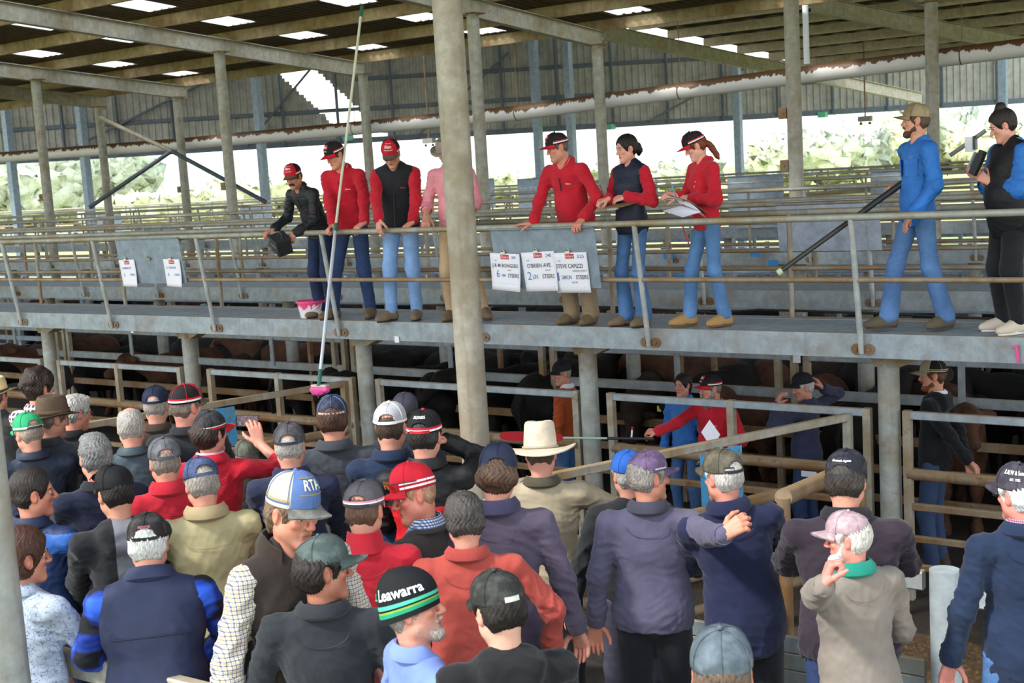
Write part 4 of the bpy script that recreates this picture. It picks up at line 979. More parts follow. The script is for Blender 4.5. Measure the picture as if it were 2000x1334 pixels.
# gate A and B, with blue panels
def open_gate(p0, p1, label, zt=1.19, sign=None, pipe=True):
    E = gate(p0, p1, [(zt, .062, 'box'), (.70, .048, 'pipe'), (.25, .045, 'pipe'), (-.02, .04, 'pipe')], label, posts=(0, 1), zt=zt, zb=-.2, m=GVD)
    return E
gA0 = (-3.66, 9.5); gA1 = (-4.88, 6.75); open_gate(gA0, gA1, 'open gate swung out beside the olive capped man, square top rail rising to its hinge')
gB0 = (-9.05, 9.55); gB1 = (-9.95, 6.9); open_gate(gB0, gB1, 'open gate swung out beneath the pink brush, square top rail rising to its hinge')
def painted_panel(g0, g1, t0, t1, z0, z1, label):
    b = MB(); p = lambda t: np.array([g0[0] + (g1[0] - g0[0]) * t, g0[1] + (g1[1] - g0[1]) * t]); a, c = p(t0), p(t1); n = nrm(np.array([(c - a)[1], -(c - a)[0]])) * .035
    if n[1] > 0: n = -n
    b.bar((a[0] + n[0], a[1] + n[1], (z0 + z1) / 2), (c[0] + n[0], c[1] + n[1], (z0 + z1) / 2), .006, z1 - z0)
    t = NT('painted_panel'); g = t.n('ShaderNodeNewGeometry'); f = t.noise(g.outputs['Position'], 16, 5, .7); m = t.fin(t.mix(t.ramp(f, [(.50, 0.0), (.58, 1.0)]), '#2f93c9', '#7a7160'), .6)
    return tag(b.build('painted_panel', m), label, 'panel')
painted_panel(gA0, gA1, .37, .50, .76, 1.15, 'scratched sky blue steel panel fixed to the open gate by the olive cap')
painted_panel(gB0, gB1, .44, .62, .76, 1.15, 'scratched sky blue steel panel with a yellow dot behind the phone')
pp = np.array(gB0) + (np.array(gB1) - np.array(gB0)) * .5; b = MB(); b.tube([(pp[0] + .05, pp[1] - .05, 1.0), (pp[0] + .056, pp[1] - .062, 1.0)], .06, 20); tag(b.build('yellow_tag', plain('#d8d65a')), 'round pale yellow tag stuck on the blue panel behind the phone', 'tag')
# slanting brown barrier pipes nearer the crowd
E = empty('slide_rail', (-2.6, 8.6, GZ), label='rusty brown pipe sloping up behind the man in the plum jumper', cat='rail'); b = MB(); p0, p1 = atY(1530, 972, 7.0), atY(1680, 905, 9.0); b.tube([p0 - [-2.6, 8.6, GZ], p1 - [-2.6, 8.6, GZ]], .055, 14); b.build('pipe', GVR, E, True); 
for pq in (p0, p1): b = MB(); q = pq - np.array([-2.6, 8.6, GZ]); b.tube([(q[0], q[1], 0), tuple(q)], .04, 12); b.build('leg', GVR, E, True)
# ---- the yard rail the crowd leans on, with a plank barrier under it
E = empty('yard_rail', (-1.99, 6.47, CZ), label='pale galvanised yard rail with round corner post beside the man in the plum jumper', cat='railing')
b = MB(); b.tube([(0, 0, -.4), (0, 0, .94)], .078, 24); b.tube([(0, 0, .94), (0, 0, .952)], .078, 24); b.build('post', galv('#aab4ba', '#8d8a80', .2, .1, top=False), E, True)
for z, h in ((.84, .13), (.24, .10), (.08, .1)): boxrail(E, 'rail', (0, 0, z), (3.2, 0, z), .06, h, galv('#a9b3ba', '#8d8a80', .25, .2))
E = empty('yard_rail', (-4.1, 6.47, CZ), label='yard rail with a barrier of flat galvanised planks below the crowd in front', cat='railing')
boxrail(E, 'rail', (0, 0, .88), (2.0, 0, .88), .06, .10, GV)
for i in range(6): b = MB(); b.bar((0, 0, -.10 + .1 * i), (2.0, 0, -.10 + .1 * i), .03, .092); b.build('plank', galv('#8b989d', '#8a7a55', .55, .2), E)
for X in (0, 1.0, 1.7): b = MB(); b.box((X, .05, .4), (.06, .06, .98)); b.build('post', GVD, E)
# near rail and near column
_lc = CP + ray(-6, 1240) * 5.15
col(_lc[0], _lc[1], CZ - .3, 7.4, .108, 'near galvanised roof column at the picture edge beside the woman in glasses', GVC)
E = empty('near_rail', (-5.3, 3.27, CZ), label='heavy galvanised rectangular rail the man in the quilted vest leans over', cat='railing')
boxrail(E, 'rail', (0, 0, 1.06), (3.4, .1, 1.06), .06, .115, galv('#b3b1a6', '#9c8f78', .45, .3)); boxrail(E, 'rail', (0, 0, .5), (3.4, .1, .5), .06, .1, GVD)
b = MB(); b.box((.12, .0, .5), (.07, .07, 1.0)); b.build('post', GVD, E); b = MB(); b.box((3.3, .1, .5), (.07, .07, 1.1)); b.build('post', GVD, E)
# ---- roof columns
col(-5.93, 7.66, CZ - .4, 6.9, .112, 'tall mottled roof column standing in front of the walkway in mid picture', galv('#a8a294', '#8d7f68', .65, .1, top=False))
RC = [(-25.9, 18, 5.95, 'where the third rafter crosses'), (-19.76, 18, 5.95, 'under the long front rafter'), (-13.4, 18, 5.95, 'hidden behind the tall mottled column'), (-7.5, 17.7, 5.97, 'with two bolted cleats beside the capped man in blue'), (-1.2, 18, 5.95, 'beyond the woman in the black vest'),
      (-29.0, 22, 5.6, 'in the back row at the far end'), (-25.85, 22, 5.6, 'in the back row below the third rafter end'), (-19.55, 22, 5.6, 'in the back row beside the long pole'), (-13.38, 22, 5.6, 'in the back row behind the dark haired woman'), (-6.85, 22, 5.62, 'in the back row behind the man in the tan cap')]
for i, (X, Y, z, lab) in enumerate(RC):
    col(X, Y, GZ, z, .108, 'round galvanised roof column ' + lab, galv('#a7a59b', '#8f7d5f', .5, .3, top=False), cap=True, cleats=(3.85, 3.1) if Y == 17.7 else (3.3,) if i in (0, 1, 6, 7) else ())
# ---- roof 1
def zr1(Y): return 5.93 + .081 * (22 - Y)
for i, X in enumerate((-29.2, -25.9, -19.85, -13.5, -7.1, -1.0)):
    E = empty('roof_rafter', (X, 22.4, zr1(22.4)), label='long deep steel roof rafter ' + ['at the far left end over the back row', 'third from the near side, over the diagonal brace', 'in front, ending at the long pole', 'passing behind the tall mottled column', 'over the tan capped man', 'past the woman in the vest'][i], cat='rafter')
    Ye = 2.5 if i else 15; b = MB(); a = np.array([0, 0, -.165]); c = np.array([0, Ye - 22.4, .081 * (22.4 - Ye) - .165])
    b.bar(a, c, .012, .32); b.bar(a - [0, 0, .155], c - [0, 0, .155], .15, .014); b.bar(a + [0, 0, .155], c + [0, 0, .155], .15, .014); b.build('web', RAF, E)
    if i:
        for Yb in (17.0, 19.9, 21.6, 14.5):
            b = MB(); b.bar((0, Yb - 22.4, .081 * (22.4 - Yb) - .3), (-.75, Yb - 22.4, .081 * (22.4 - Yb) + .12), .04, .04); b.build('fly_brace', GVR, E)
for i, Y in enumerate((22.35, 20.55, 18.6, 16.6, 14.6, 12.6, 10.6, 8.6, 6.6, 4.6)):
    b = MB(); b.chan((-44, Y, zr1(Y) + .11), (4, Y, zr1(Y) + .11), .075, .22, .006, flip=-1); tag(b.build('roof_purlin', PUR), ORD[i].capitalize().lower() + ' dusty tan roof purlin counted from the eave inwards, resting on the rafters', 'purlin')
def sheet(x0, x1, y0, y1, zf, pitch=.2, h=.03, name='ceiling', m=None, holes=()):
    """trapezoidal profiled roof sheet running down the slope, with gaps left for the skylights"""
    V = []; Fs = []; mi = []
    xs = []; x = x0
    while x < x1: xs += [(x, 0), (x + pitch * .55, 0), (x + pitch * .65, h), (x + pitch * .9, h)]; x += pitch
    ys = sorted(set([y0, y1] + [v for hh in holes for v in (hh[2], hh[3])]))
    for Y in ys:
        for X, dz in xs: V.append((X, Y, zf(Y) + dz))
    n = len(xs)
    for j in range(len(ys) - 1):
        for i in range(n - 1):
            cx, cy = (xs[i][0] + xs[i + 1][0]) / 2, (ys[j] + ys[j + 1]) / 2
            if any(a < cx < b_ and c < cy < d for a, b_, c, d in holes): continue
            Fs.append((j * n + i, j * n + i + 1, (j + 1) * n + i + 1, (j + 1) * n + i))
    return tag(mk(name, V, Fs, m, None, False), kind='structure')
SK = [(X - .42, X + .42, Y - .72, Y + .72) for X in (-25.55, -19.3, -16.1, -12.6, -9.4, -22.4) for Y in (21.5, 19.55, 17.55, 15.6, 13.6)]
SK = [s_ for s_ in SK if not (s_[0] > -22.9 and s_[0] < -22.7 and s_[2] > 17)]
ROOFM = sheetm('#6d5a44', '#54442f'); sheet(-44, 4, 2.6, 22.7, lambda Y: zr1(Y) + .235, m=ROOFM, holes=SK)
t = NT('translucent_sheet'); tl = t.n('ShaderNodeBsdfTranslucent'); tl.inputs[0].default_value = (.95, .95, .93, 1); tr_ = t.n('ShaderNodeBsdfTransparent'); mx = t.n('ShaderNodeMixShader'); mx.inputs[0].default_value = .55
t.L(tl.outputs[0], mx.inputs[1]); t.L(tr_.outputs[0], mx.inputs[2]); t.L(mx.outputs[0], t.t.nodes['Material Output'].inputs[0]); SKM = t.m
for i, (a, b_, c, d) in enumerate(SK):
    V = []; n = 0; X = a
    m_ = MB()
    while X < b_ - .01: z = lambda Y, q=0: zr1(Y) + .24 + q; m_.add([(X, c, z(c)), (X + .11, c, z(c)), (X + .14, c, z(c, .03)), (X + .19, c, z(c, .03)), (X, d, z(d)), (X + .11, d, z(d)), (X + .14, d, z(d, .03)), (X + .19, d, z(d, .03))], [(0, 1, 5, 4), (1, 2, 6, 5), (2, 3, 7, 6)]); X += .21
    tag(m_.build('skylight', SKM), 'translucent white corrugated skylight panel set between the purlins', 'skylight', 'skylight panels in the near roof')
# ---- roof 2 beyond, falling away
def zr2(Y, z0=9.2): return z0 - .085 * (Y - 24)
R2 = [(-12.9, 24, 52), (-5.6, 24, 52), (1.8, 24, 52)]
def rafline(p0, p1, label, h=.34):
    o = np.array(p0); E = empty('far_rafter', o, label=label, cat='rafter'); c = np.array(p1) - o; b = MB(); b.bar((0, 0, 0), c, .012, h); b.bar((0, 0, -h / 2), c - [0, 0, h / 2], .16, .016); b.bar((0, 0, h / 2), c + [0, 0, h / 2], .16, .016); b.build('web', RAF, E); return E
def on(x, y, Y): return atY(x, y, Y)
ra0, ra1 = on(1175, 62, 27.0), on(1800, 192, 44.0); rafline(ra0, ra1, 'far roof rafter sloping down behind the dusty white pipe')
rb0, rb1 = on(1585, 8, 27.0), on(2327, 149, 44.0); rafline(rb0, rb1, 'far roof rafter sloping down towards the top corner')
rc0, rc1 = on(720, 96, 27.0), on(1045, 62, 34.0)
# plane of the second roof through the two rafters
def plane_z(X, Y):
    P0, P1, P2 = ra0, ra1, rb1; n = np.cross(P1 - P0, P2 - P0); return P0[2] - (n[0] * (X - P0[0]) + n[1] * (Y - P0[1])) / n[2] + .17
xl = lambda Y: ra0[0] + (ra1[0] - ra0[0]) * (Y - ra0[1]) / (ra1[1] - ra0[1]) - .1
V = []; Fs = []; ys = [22.9, 28, 34, 38.6]; xs = [.32 * k for k in range(110)]
for j, Y in enumerate(ys):
    for k, X in enumerate(xs): X = X + xl(Y); V.append((X, Y, plane_z(X, Y) + .24 + (.04 if k % 2 else 0)))
n = len(xs); Fs = [(j * n + k, j * n + k + 1, (j + 1) * n + k + 1, (j + 1) * n + k) for j in range(len(ys) - 1) for k in range(n - 1)]
tag(mk('ceiling', V, Fs, sheetm('#57462f', '#46372a'), None, False), kind='structure')
for i in range(10):
    Y = 23.4 + 1.6 * i; b = MB(); b.chan((xl(Y), Y, plane_z(xl(Y), Y) + .12), (18, Y, plane_z(18, Y) + .12), .09, .22, .008, flip=-1)
    tag(b.build('far_purlin', galv('#cfc2a9', '#ad9879', .4, .05, top=False)), 'pale roof purlin crossing under the far roof', 'purlin', 'purlins of the far roof')
# ---- end wall of profiled sheet, hung above the opening
wb = [atD(-160, 318, 48), atD(0, 308, 48), atD(560, 283, 48), atD(700, 275, 48), atD(1100, 257, 48), atD(1500, 232, 48), atD(2000, 190, 48), atD(2300, 172, 48)]
wt = [atD(-160, 150, 48), atD(0, 165, 48), atD(560, 95, 48), atD(700, 95, 48), atD(1090, 66, 48), atD(1540, 120, 48), atD(2000, 60, 48), atD(2300, 40, 48)]
wz = [p[2] for p in wb]; w0 = np.array([wb[0][0], wb[0][1]]); wdv = nrm(np.array([wb[-1][0], wb[-1][1]]) - w0); tt = [float((np.array([p[0], p[1]]) - w0) @ wdv) for p in wb]; th = [float((np.array([p[0], p[1]]) - w0) @ wdv) for p in wt]
wn = np.array([wdv[1], -wdv[0]])
WL = tt[-1]; zb_ = 4.72
V = []; Fs = []; q = 0; pitch = .25; cols_ = []
gap = lambda z: (tt[2] - .9 + (8.2 - z) * .95, tt[2] + .55 + (8.2 - z) * .95)  # slanting hole in the sheet, sky shows through to imitate a sun patch
s_ = 0.0; rows = 30
while s_ < WL:
    for ds, dz in ((0, 0), (.13, 0), (.16, .045), (.22, .045)): cols_.append((s_ + ds, dz))
    s_ += pitch
for j in range(rows):
    for u, dz in cols_:
        zt = float(np.interp(u, th, [p[2] for p in wt])); z = zb_ + (zt - zb_) * j / (rows - 1); p = w0 + wdv * u + wn * dz; V.append((p[0], p[1], z))
n = len(cols_)
for j in range(rows - 1):
    for k in range(n - 1): 
        z = (V[j * n + k][2] + V[(j + 1) * n + k][2]) / 2; u = cols_[k][0]; g0, g1 = gap(z)
        if g0 < u < g1: continue
        Fs.append((j * n + k, j * n + k + 1, (j + 1) * n + k + 1, (j + 1) * n + k))
tag(mk('wall_back', V, Fs, sheetm('#a9a89f', '#908f88'), None, False), kind='structure')
Pw = lambda u, z, o=.12: (w0[0] + wdv[0] * u + wn[0] * o, w0[1] + wdv[1] * u + wn[1] * o, z)
for z in (zb_ + .02, 5.9, 7.0):
    if z > 6.5: a, c = tt[3], tt[5] - 2
    else: a, c = 0, WL if z < 5 else tt[5] + 3
    b = MB(); b.bar(Pw(a, z), Pw(c, z), .08, .2 if z < 5 else .14); tag(b.build('wall_girt', DARKST), ['long bottom edge beam', 'middle girt', 'upper girt'][(z > 5) + (z > 6.5)] + ' of dark steel running along the hanging end wall', 'girt')
for i in range(26):
    u = 1.5 + i * 2.05
    if u > WL: break
    zt = float(np.interp(u, th, [p[2] for p in wt])); b = MB(); b.bar(Pw(u, zb_, .2), Pw(u, zt, .2), .09, .09, up=(1, 0, 0)); tag(b.build('wall_stud', DARKST), 'upright dark steel stud fixed to the hanging end wall', 'stud', 'studs of the end wall')
for i, (u0, z0, u1, z1, lab) in enumerate([(tt[2] - 1.5, 4.75, tt[2] + 1.6, 7.9, 'beside the hole shaped like a patch of sun'), (tt[1] + 2, 4.75, tt[1] + 8, 7.2, 'over the far corner'), (tt[3] + 2.2, 4.75, tt[3] + 5.8, 7.6, 'rising behind the tall column'), (tt[5] - 4.5, 4.8, tt[5] - .5, 6.7, 'rising behind the tan steel post')]):
    b = MB(); b.bar(Pw(u0, z0, .3), Pw(u1, z1, .3), .08, .08); tag(b.build('wall_brace', DARKST), 'diagonal dark brace on the end wall ' + lab, 'brace')
V = []; Fs = []; nx = 60
for i in range(nx + 1):
    X = -47 + 34.0 * i / nx; u = (X - w0[0]) / wdv[0]; Yw = w0[1] + wdv[1] * u
    for j in range(3): V.append((X, 22.95 + (Yw - .2 - 22.95) * j / 2, 9.1 + (.05 if i % 2 else 0)))
Fs = [(i * 3 + j, i * 3 + j + 1, (i + 1) * 3 + j + 1, (i + 1) * 3 + j) for i in range(nx) for j in range(2)]
tag(mk('ceiling', V, Fs, sheetm('#57462f', '#46372a'), None, False), kind='structure')  # unseen roof sheet added to cast shade on the end wall
# columns that carry the end wall
for i, (x, yb) in enumerate([(165, 300), (520, 400), (1120, 340), (1050, 250), (1440, 200), (20, 300), (1960, 250)]):
    p = atD(x, yb, 47); zt = 8.0 if i in (2, 3, 1) else 6.6; b = MB(); b.box((p[0], p[1], (GZ + zt) / 2), (.26, .26, zt - GZ)); E = empty('wall_column', (0, 0, 0), label='blue grey steel column of the end wall, ' + ['by the cross braces', 'behind the moustached man', 'behind the man in the red pullover', 'in the middle of the gable', 'slender, behind the capped red haired woman', 'at the far corner', 'past the woman with the bun'][i], cat='column'); b.build('shaft', galv('#8796a3', '#7c7a74', .3, .1, top=False), E)
# big cross braces in the open bay
for i, (a, c) in enumerate([((485, 430), (715, 202 - 0)), ((175, 405), (335, 295)), ((335, 295), (520, 395)), ((195, 230), (335, 295))]):
    d = 30 if i else 46; p0, p1 = atD(*a, d), atD(*c, d); b = MB(); b.tube([p0, p1], .055 if d > 40 else .05, 10)
    if i == 0: continue
    tag(b.build('cross_brace', DARKST if i != 3 else RAF, smooth=True), 'slanting steel cross brace in the open bay, ' + ['', 'lower one nearest the trees', 'lower one ending behind the moustached man', 'upper pale one under the rafters'][i], 'brace')
# ---- dusty pipe
pts = [on(-200, 322, 22.45), on(360, 281, 22.45), on(700, 250, 22.45), on(1000, 222, 22.45), on(1500, 155, 22.45), on(2000, 93, 22.45), on(2300, 58, 22.45)]
b = MB(); P = []
for a, c in zip(pts[:-1], pts[1:]): P += [a + (c - a) * k / 6 for k in range(6)]
b.tube(P + [pts[-1]], .155, 24); E = empty('drain_pipe', (0, 0, 0), label='long white plastic pipe coated with brown dust along its top, hung under the roof', cat='pipe'); b.build('pipe', PVC_, E, True)
for x in (1010, 1330, 690, 1880): i_ = on(x, 200, 22.45); z = float(np.interp(i_[0], [p[0] for p in pts], [p[2] for p in pts])); b = MB(); b.tube([(i_[0], 22.45, z + .1), (i_[0], 22.45, z + 1.6)], .008, 6); b.tube([(i_[0] - .01, 22.45, z), (i_[0] + .01, 22.45, z)], .163, 24); b.build('hanger', GVR, E)
# white downpipe and thin post
p = on(1574, 60, 23.0); b = MB(); b.tube([(p[0], 23, 4.9), (p[0], 23, 9.5)], .055, 14); tag(b.build('downpipe', plain('#dfe3ea', .4), smooth=True), 'short white downpipe beside the cleated roof column, ending at the dusty pipe', 'pipe')
# hanging lamp and green signs, camera box
for (x, y, d, lab) in ((1690, 232, 34, 'hanging over the far rails by the tan cap'), (838, 275, 34, 'hanging beside the tall mottled column')):
    p = atD(x, y, d); E = empty('hanging_fixture', p, label='grey two lamp fitting on a rod, ' + lab, cat='fitting'); b = MB(); b.box((0, 0, 0), (.34, .16, .13)); b.build('box', plain('#8d8d88'), E); b = MB(); b.tube([(0, 0, .05), (0, 0, 2.6 if x > 1000 else 9.1 - p[2])], .02, 8); b.build('rod', GVR, E, True)
    for sx_ in (-1, 1): b = MB(); b.tube([(sx_ * .12, 0, -.08), (sx_ * .12, 0, -.15)], [.02, .045], 10); b.build('lamp', plain('#2b2b2b'), E, True)
for (x, y) in ((1607, 224), (1192, 248), (680, 270)):
    p = atD(x, y, 47.85); b = MB(); b.box(tuple(p), (.3, .3, .2)); tag(b.build('exit_sign', plain('#5fae94')), 'small green exit light on the end wall, ' + {1607: 'past the cleated column', 1192: 'past the dark haired woman', 680: 'beside the long pole'}[x], 'sign')
# ---- boards hung on the rails, with papers
BRD = galv('#8593a0', '#7f858a', .12, .05, top=False)
def board(x0, x1, yt, yb, Yt, Zt, label, Yb=None, h=None, mat=BRD):
    a = atY(x0, yt, Yt); c = atY(x1, yt, Yt); a[2] = c[2] = Zt; h = h or .5; dy = .07 if Yb is None else Yb; lo = np.array([0, dy * h / .5, -h]); E = empty('sign_board', a, label=label, cat='board')
    b = MB(); w = c - a; b.add([(0, 0, 0), (w[0], 0, 0), (w[0], lo[1], lo[2]), tuple(lo), (0, .004, 0), (w[0], .004, 0), (w[0], lo[1] + .004, lo[2]), (0, lo[1] + .004, lo[2])], [(0, 3, 2, 1), (4, 5, 6, 7), (0, 1, 5, 4), (3, 7, 6, 2), (0, 4, 7, 3), (1, 2, 6, 5)]); b.build('plate', mat, E)
    b = MB(); b.bar((0, .004, .0), (w[0], .004, .0), .07, .008); b.build('folded_lip', mat, E); return E, a, w[0], lo
INK = plain('#4a4852'); BLUE = plain('#6f86b8'); PAP = paper(); RED = plain('#c4192e'); WHT = plain('#f2f0f2')
def sheet_paper(Ep, a, lo, u, v, w, h, rot, lines, label, curl=.012):
    """u, v: centre of the top edge along the board and down it; lines: (text, x, y, size, material)"""
    d = nrm(lo); o = a + np.array([u, -.010, 0]) + d * v; X = np.array([math.cos(rot), 0, math.sin(rot)]); Yv = -(d * math.cos(rot)) + np.array([math.sin(rot), 0, 0]) * -1; Yv = nrm(np.cross(np.cross(X, -d), X) * 1.0); 
    Nn = np.cross(X, Yv); Nn = Nn if Nn[1] < 0 else -Nn
    E = empty('lot_sheet', o, label=label, cat='paper'); b = MB(); V = []; n = 8
    def S(x, y, off=0.0): t = -y / h; return X * x + Yv * y + Nn * (curl * (t ** 2) * (1 + x / w) + off)
    for j in range(n + 1):
        for i in range(n + 1): V.append(S(-w / 2 + w * i / n, -h * j / n))
    b.add(V, [(j * (n + 1) + i, (j + 1) * (n + 1) + i, (j + 1) * (n + 1) + i + 1, j * (n + 1) + i + 1) for j in range(n) for i in range(n)]); pg = b.build('page', PAP, E, True)
    md = pg.modifiers.new('t', 'SOLIDIFY'); md.thickness = .0012; md.offset = -1 if False else 1
    q = MB(); q.add([S(x, y, .0022) for x, y in ((-.045, -.012), (.045, -.012), (.045, -.052), (-.045, -.052))], [(0, 3, 2, 1)]); q.build('logo', RED, pg)
    cv = lambda v_, x0=0, y0=0: np.array([S(x0 + p[0], y0 + p[1], .0034) for p in v_]) if len(v_) else v_
    text('lettering', 'Elders', None, .036, WHT, pg, curve=lambda v_: cv(v_, 0, -.032), sx=.9)
    k_ = w / .285
    for (tx, x, y, sz, mt, fit) in [(l[0], l[1] * k_, l[2] * k_, l[3] * k_, l[4], l[5] * k_) for l in lines]: text('lettering', tx, None, sz, mt, pg, curve=lambda v_, x=x, y=y: cv(v_, x, y), fit=fit, bold=.0006 if sz > .03 else 0)
    q = MB(); q.box(S(-.01, .004) + Nn * .006, (.045, .014, .02)); q.build('clip', plain('#b9b4ab', .3, .8), pg); q = MB(); q.tube([S(-.022, .02) + Nn * .012, S(-.005, .034) + Nn * .014, S(.012, .02) + Nn * .012], .006, 8); q.build('clip', plain('#b9b4ab', .3, .8), pg, True)
    return E
Eb, a2, w2, lo2 = board(957, 1160, 445, 560, 9.085, 2.755, 'blue grey steel board carrying three lot papers, hung below the stout man in red', h=.52)
smalls = lambda y: [('LOT 4 ....... 512', .0, y, .012, INK, .2)]
sheet_paper(Eb, a2, lo2, .125, .215, .32, .33, -.05, [('J & M BONGERS', .0, -.098, .040, INK, .25), ('RUBY', .04, -.132, .016, INK, .035), ('6', -.075, -.165, .085, BLUE, .028), ('NM', -.02, -.175, .03, BLUE, .035), ('STEERS', .075, -.175, .042, INK, .105), ('- .... - -- ... - ...- ..', 0, -.235, .018, plain('#b57f95'), .24), ('N/C', -.09, -.06, .02, BLUE, .025), ('205', .085, -.03, .03, BLUE, .04)], 'lot paper reading J & M BONGERS clipped to the board with three papers', .03)
sheet_paper(Eb, a2, lo2, .475, .205, .345, .345, .035, [("O'BRIEN AVE.", -.0, -.100, .042, INK, .21), ('BAYLES', .07, -.135, .016, INK, .04), ('2', -.095, -.175, .085, BLUE, .035), ('LIN', -.045, -.18, .045, BLUE, .045), ('STEERS', .07, -.180, .042, INK, .105), ('.. - ... -- .. - .. --', 0, -.25, .018, plain('#b57f95'), .24), ('N/C', -.09, -.06, .02, BLUE, .025), ('248', .09, -.03, .034, BLUE, .05)], "lot paper reading O'BRIEN AVE. clipped in the middle of its board", .02)
sheet_paper(Eb, a2, lo2, .800, .215, .345, .35, .01, [('STEVE CAPIZZI', -.01, -.098, .042, INK, .22), ('GARFIELD NORTH', .07, -.132, .018, INK, .12), ('1', -.115, -.175, .085, BLUE, .016), ('SIM/LIN', -.045, -.178, .04, BLUE, .085), ('STEERS', .085, -.178, .042, INK, .105), ('RED LEFT', .02, -.215, .016, INK, .05), ('.. - .-. -- .. - .. --', 0, -.25, .018, plain('#b57f95'), .22), ('N/C', -.09, -.06, .02, BLUE, .025), ('325', .09, -.03, .034, BLUE, .06)], 'lot paper reading STEVE CAPIZZI clipped at the end of its board below a hand', .006)
Eb, a1, w1, lo1 = board(223, 347, 462, 553, 9.085, 2.765, 'blue grey steel board with two lot papers, hung on the rail far from the men', h=.5)
for k, (u, lab, tw) in enumerate(((.14, 'faint lot paper clipped at the outer end of the board with two papers', 'CAMBALUP'), (w1 - .17, 'faint lot paper with a curled corner, clipped beside the bare middle clip', 'A. CARTER'))):
    sheet_paper(Eb, a1, lo1, u, .235, .27, .30, .02 * (1 - 2 * k), [(tw, -.02, -.10, .035, BLUE, .17), ('STEERS', .07, -.18, .035, BLUE, .09), ('6', -.08, -.18, .06, BLUE, .02), ('- . -- . -- . -', 0, -.25, .016, BLUE, .2)], lab, .025)
q = a1 + nrm(lo1) * .23 + np.array([w1 / 2, -.014, 0]); E = empty('bulldog_clip', q, label='empty steel clip in the middle of the board with two papers', cat='clip'); b = MB(); b.box((0, 0, 0), (.05, .016, .022)); b.build('jaw', plain('#8f7a5e', .4, .5), E); b = MB(); b.tube([(-.015, -.004, .012), (0, -.012, .03), (.015, -.004, .012)], .005, 8); b.build('handle', plain('#8f7a5e', .4, .5), E, True)
board(1514, 1716, 392, 475, 12.0, 2.79, 'large pale sheet metal board on the second walkway rail beside the black pole', h=.5, mat=galv('#aab4c6', '#9aa0ad', .1, .03, top=False))
for i, (x0, x1, yt, Y, h) in enumerate([(188, 236, 415, 28.8, .75), (468, 530, 402, 28.8, .7), (1420, 1530, 345, 22.8, 1.0), (1700, 1765, 335, 22.8, .9), (905, 965, 352, 28.8, .8), (1010, 1060, 350, 28.8, .8), (262, 345, 447, 16.95, .3)]):
    p = atY(x0, yt, Y); board(x0, x1, yt, 0, Y, p[2], 'blue grey board on a far walkway rail, ' + ['beyond the pair of papers', 'behind the moustached man', 'behind the red haired woman with the clipboard', 'beside the man in blue', 'beside the pink shirt', 'behind the man in the red pullover', 'over the two lot papers'][i], h=h, Yb=.0)
# loose papers and marks
for i, (x, y, Y, w_, h_, lab) in enumerate([(775, 663, 9.29, .055, .06, 'small white tag on the beam end below the boots'), (1556, 699, 11.42, .075, .095, 'white paper tag on the post below the walkway by the man lifting his cap'), (258, 646, 9.33, .05, .05, 'small white tag under the beam near the far board')]):
    p = atY(x, y, Y); b = MB(); b.box(tuple(p), (w_, .004, h_)); tag(b.build('paper_tag', PAP), lab, 'tag')
p = atY(1987, 690, 9.29); b = MB(); b.bar(p + [-.005, -.008, .06], p + [.01, -.008, -.07], .012, .02); b.bar(p + [-.035, -.008, .045], p + [.0, -.008, .05], .01, .015); tag(b.build('paint_mark', plain('#e0508f')), 'pink paint mark on the walkway edge below the white trainers', 'mark')
for i, (x, y) in enumerate([(1330, 545), (1305, 500), (1475, 495), (1510, 515)]):
    p = atY(x, y, 17.0); b = MB(); b.box(tuple(p), (.16, .01, .1)); tag(b.build('blue_plate', plain('#2e86c4')), 'small blue number plate hung on a gate beyond the second walkway', 'plate', 'blue plates on the far gates')
# distribution of rails and bluish sheets beyond
for i, Y in enumerate((14.6, 15.8, 19.4, 21.0, 25.6, 27.2, 31.5, 33.5)):
    E = empty('far_pen_fence', (0, Y, GZ), label='long pen fence of flat rails beyond the walkways, ' + ORD[i] + ' from the near cattle', cat='fence')
    for z in (1.55, 1.25, .9, .5): boxrail(E, 'rail', (-44, 0, z), (4, 0, z), .05, .09, galv('#93a3b3', '#8c8574', .35, .15))
    for k in range(18): b = MB(); b.box((-44 + 2.7 * k + .4 * i, .04, .8), (.08, .08, 1.65)); b.build('post', GVD if k % 2 else GVB, E)
# cable along the second walkway
P = [atY(x, y, 11.9) for x, y in ((820, 596), (1000, 597), (1200, 600), (1400, 611), (1480, 605), (1560, 607), (1700, 612), (2000, 625))]; b = MB(); b.tube(P, .012, 8); tag(b.build('black_cable', plain('#2a2622')), 'black cable slung along behind the walkway below knee height', 'cable')
# bucket of pink paint
p = atZ(612, 627, DK); p[1] = 9.52; p = atY(612, 622, 9.5); E = empty('paint_bucket', (p[0], 9.5, DK), label='white bucket splashed with bright pink paint standing on the deck edge', cat='bucket')
t = NT('pink_splash'); s2 = t.n('ShaderNodeSeparateXYZ'); c_ = t.co(); t.L(c_, s2.inputs[0]); f = t.noise(t.co((1, 1, .35)), 26, 4, .7); e_ = t.math('ADD', t.math('MULTIPLY', s2.outputs['Z'], 4.2), f); pk = t.fin(t.mix(t.ramp(e_, [(.92, 0.0), (.98, 1.0)]), '#e6e2e6', '#e2447f'), .4)
b = MB(); b.lathe([(.001, .0), (.125, .0), (.15, .12), (.155, .155), (.165, .155), (.165, .175), (.152, .175), (.148, .15), (.12, .06), (.001, .06)], 36); b.build('pail', pk, E, True); b = MB(); b.lathe([(.001, .115), (.146, .115)], 30); b.build('paint', plain('#e2447f', .3), E)
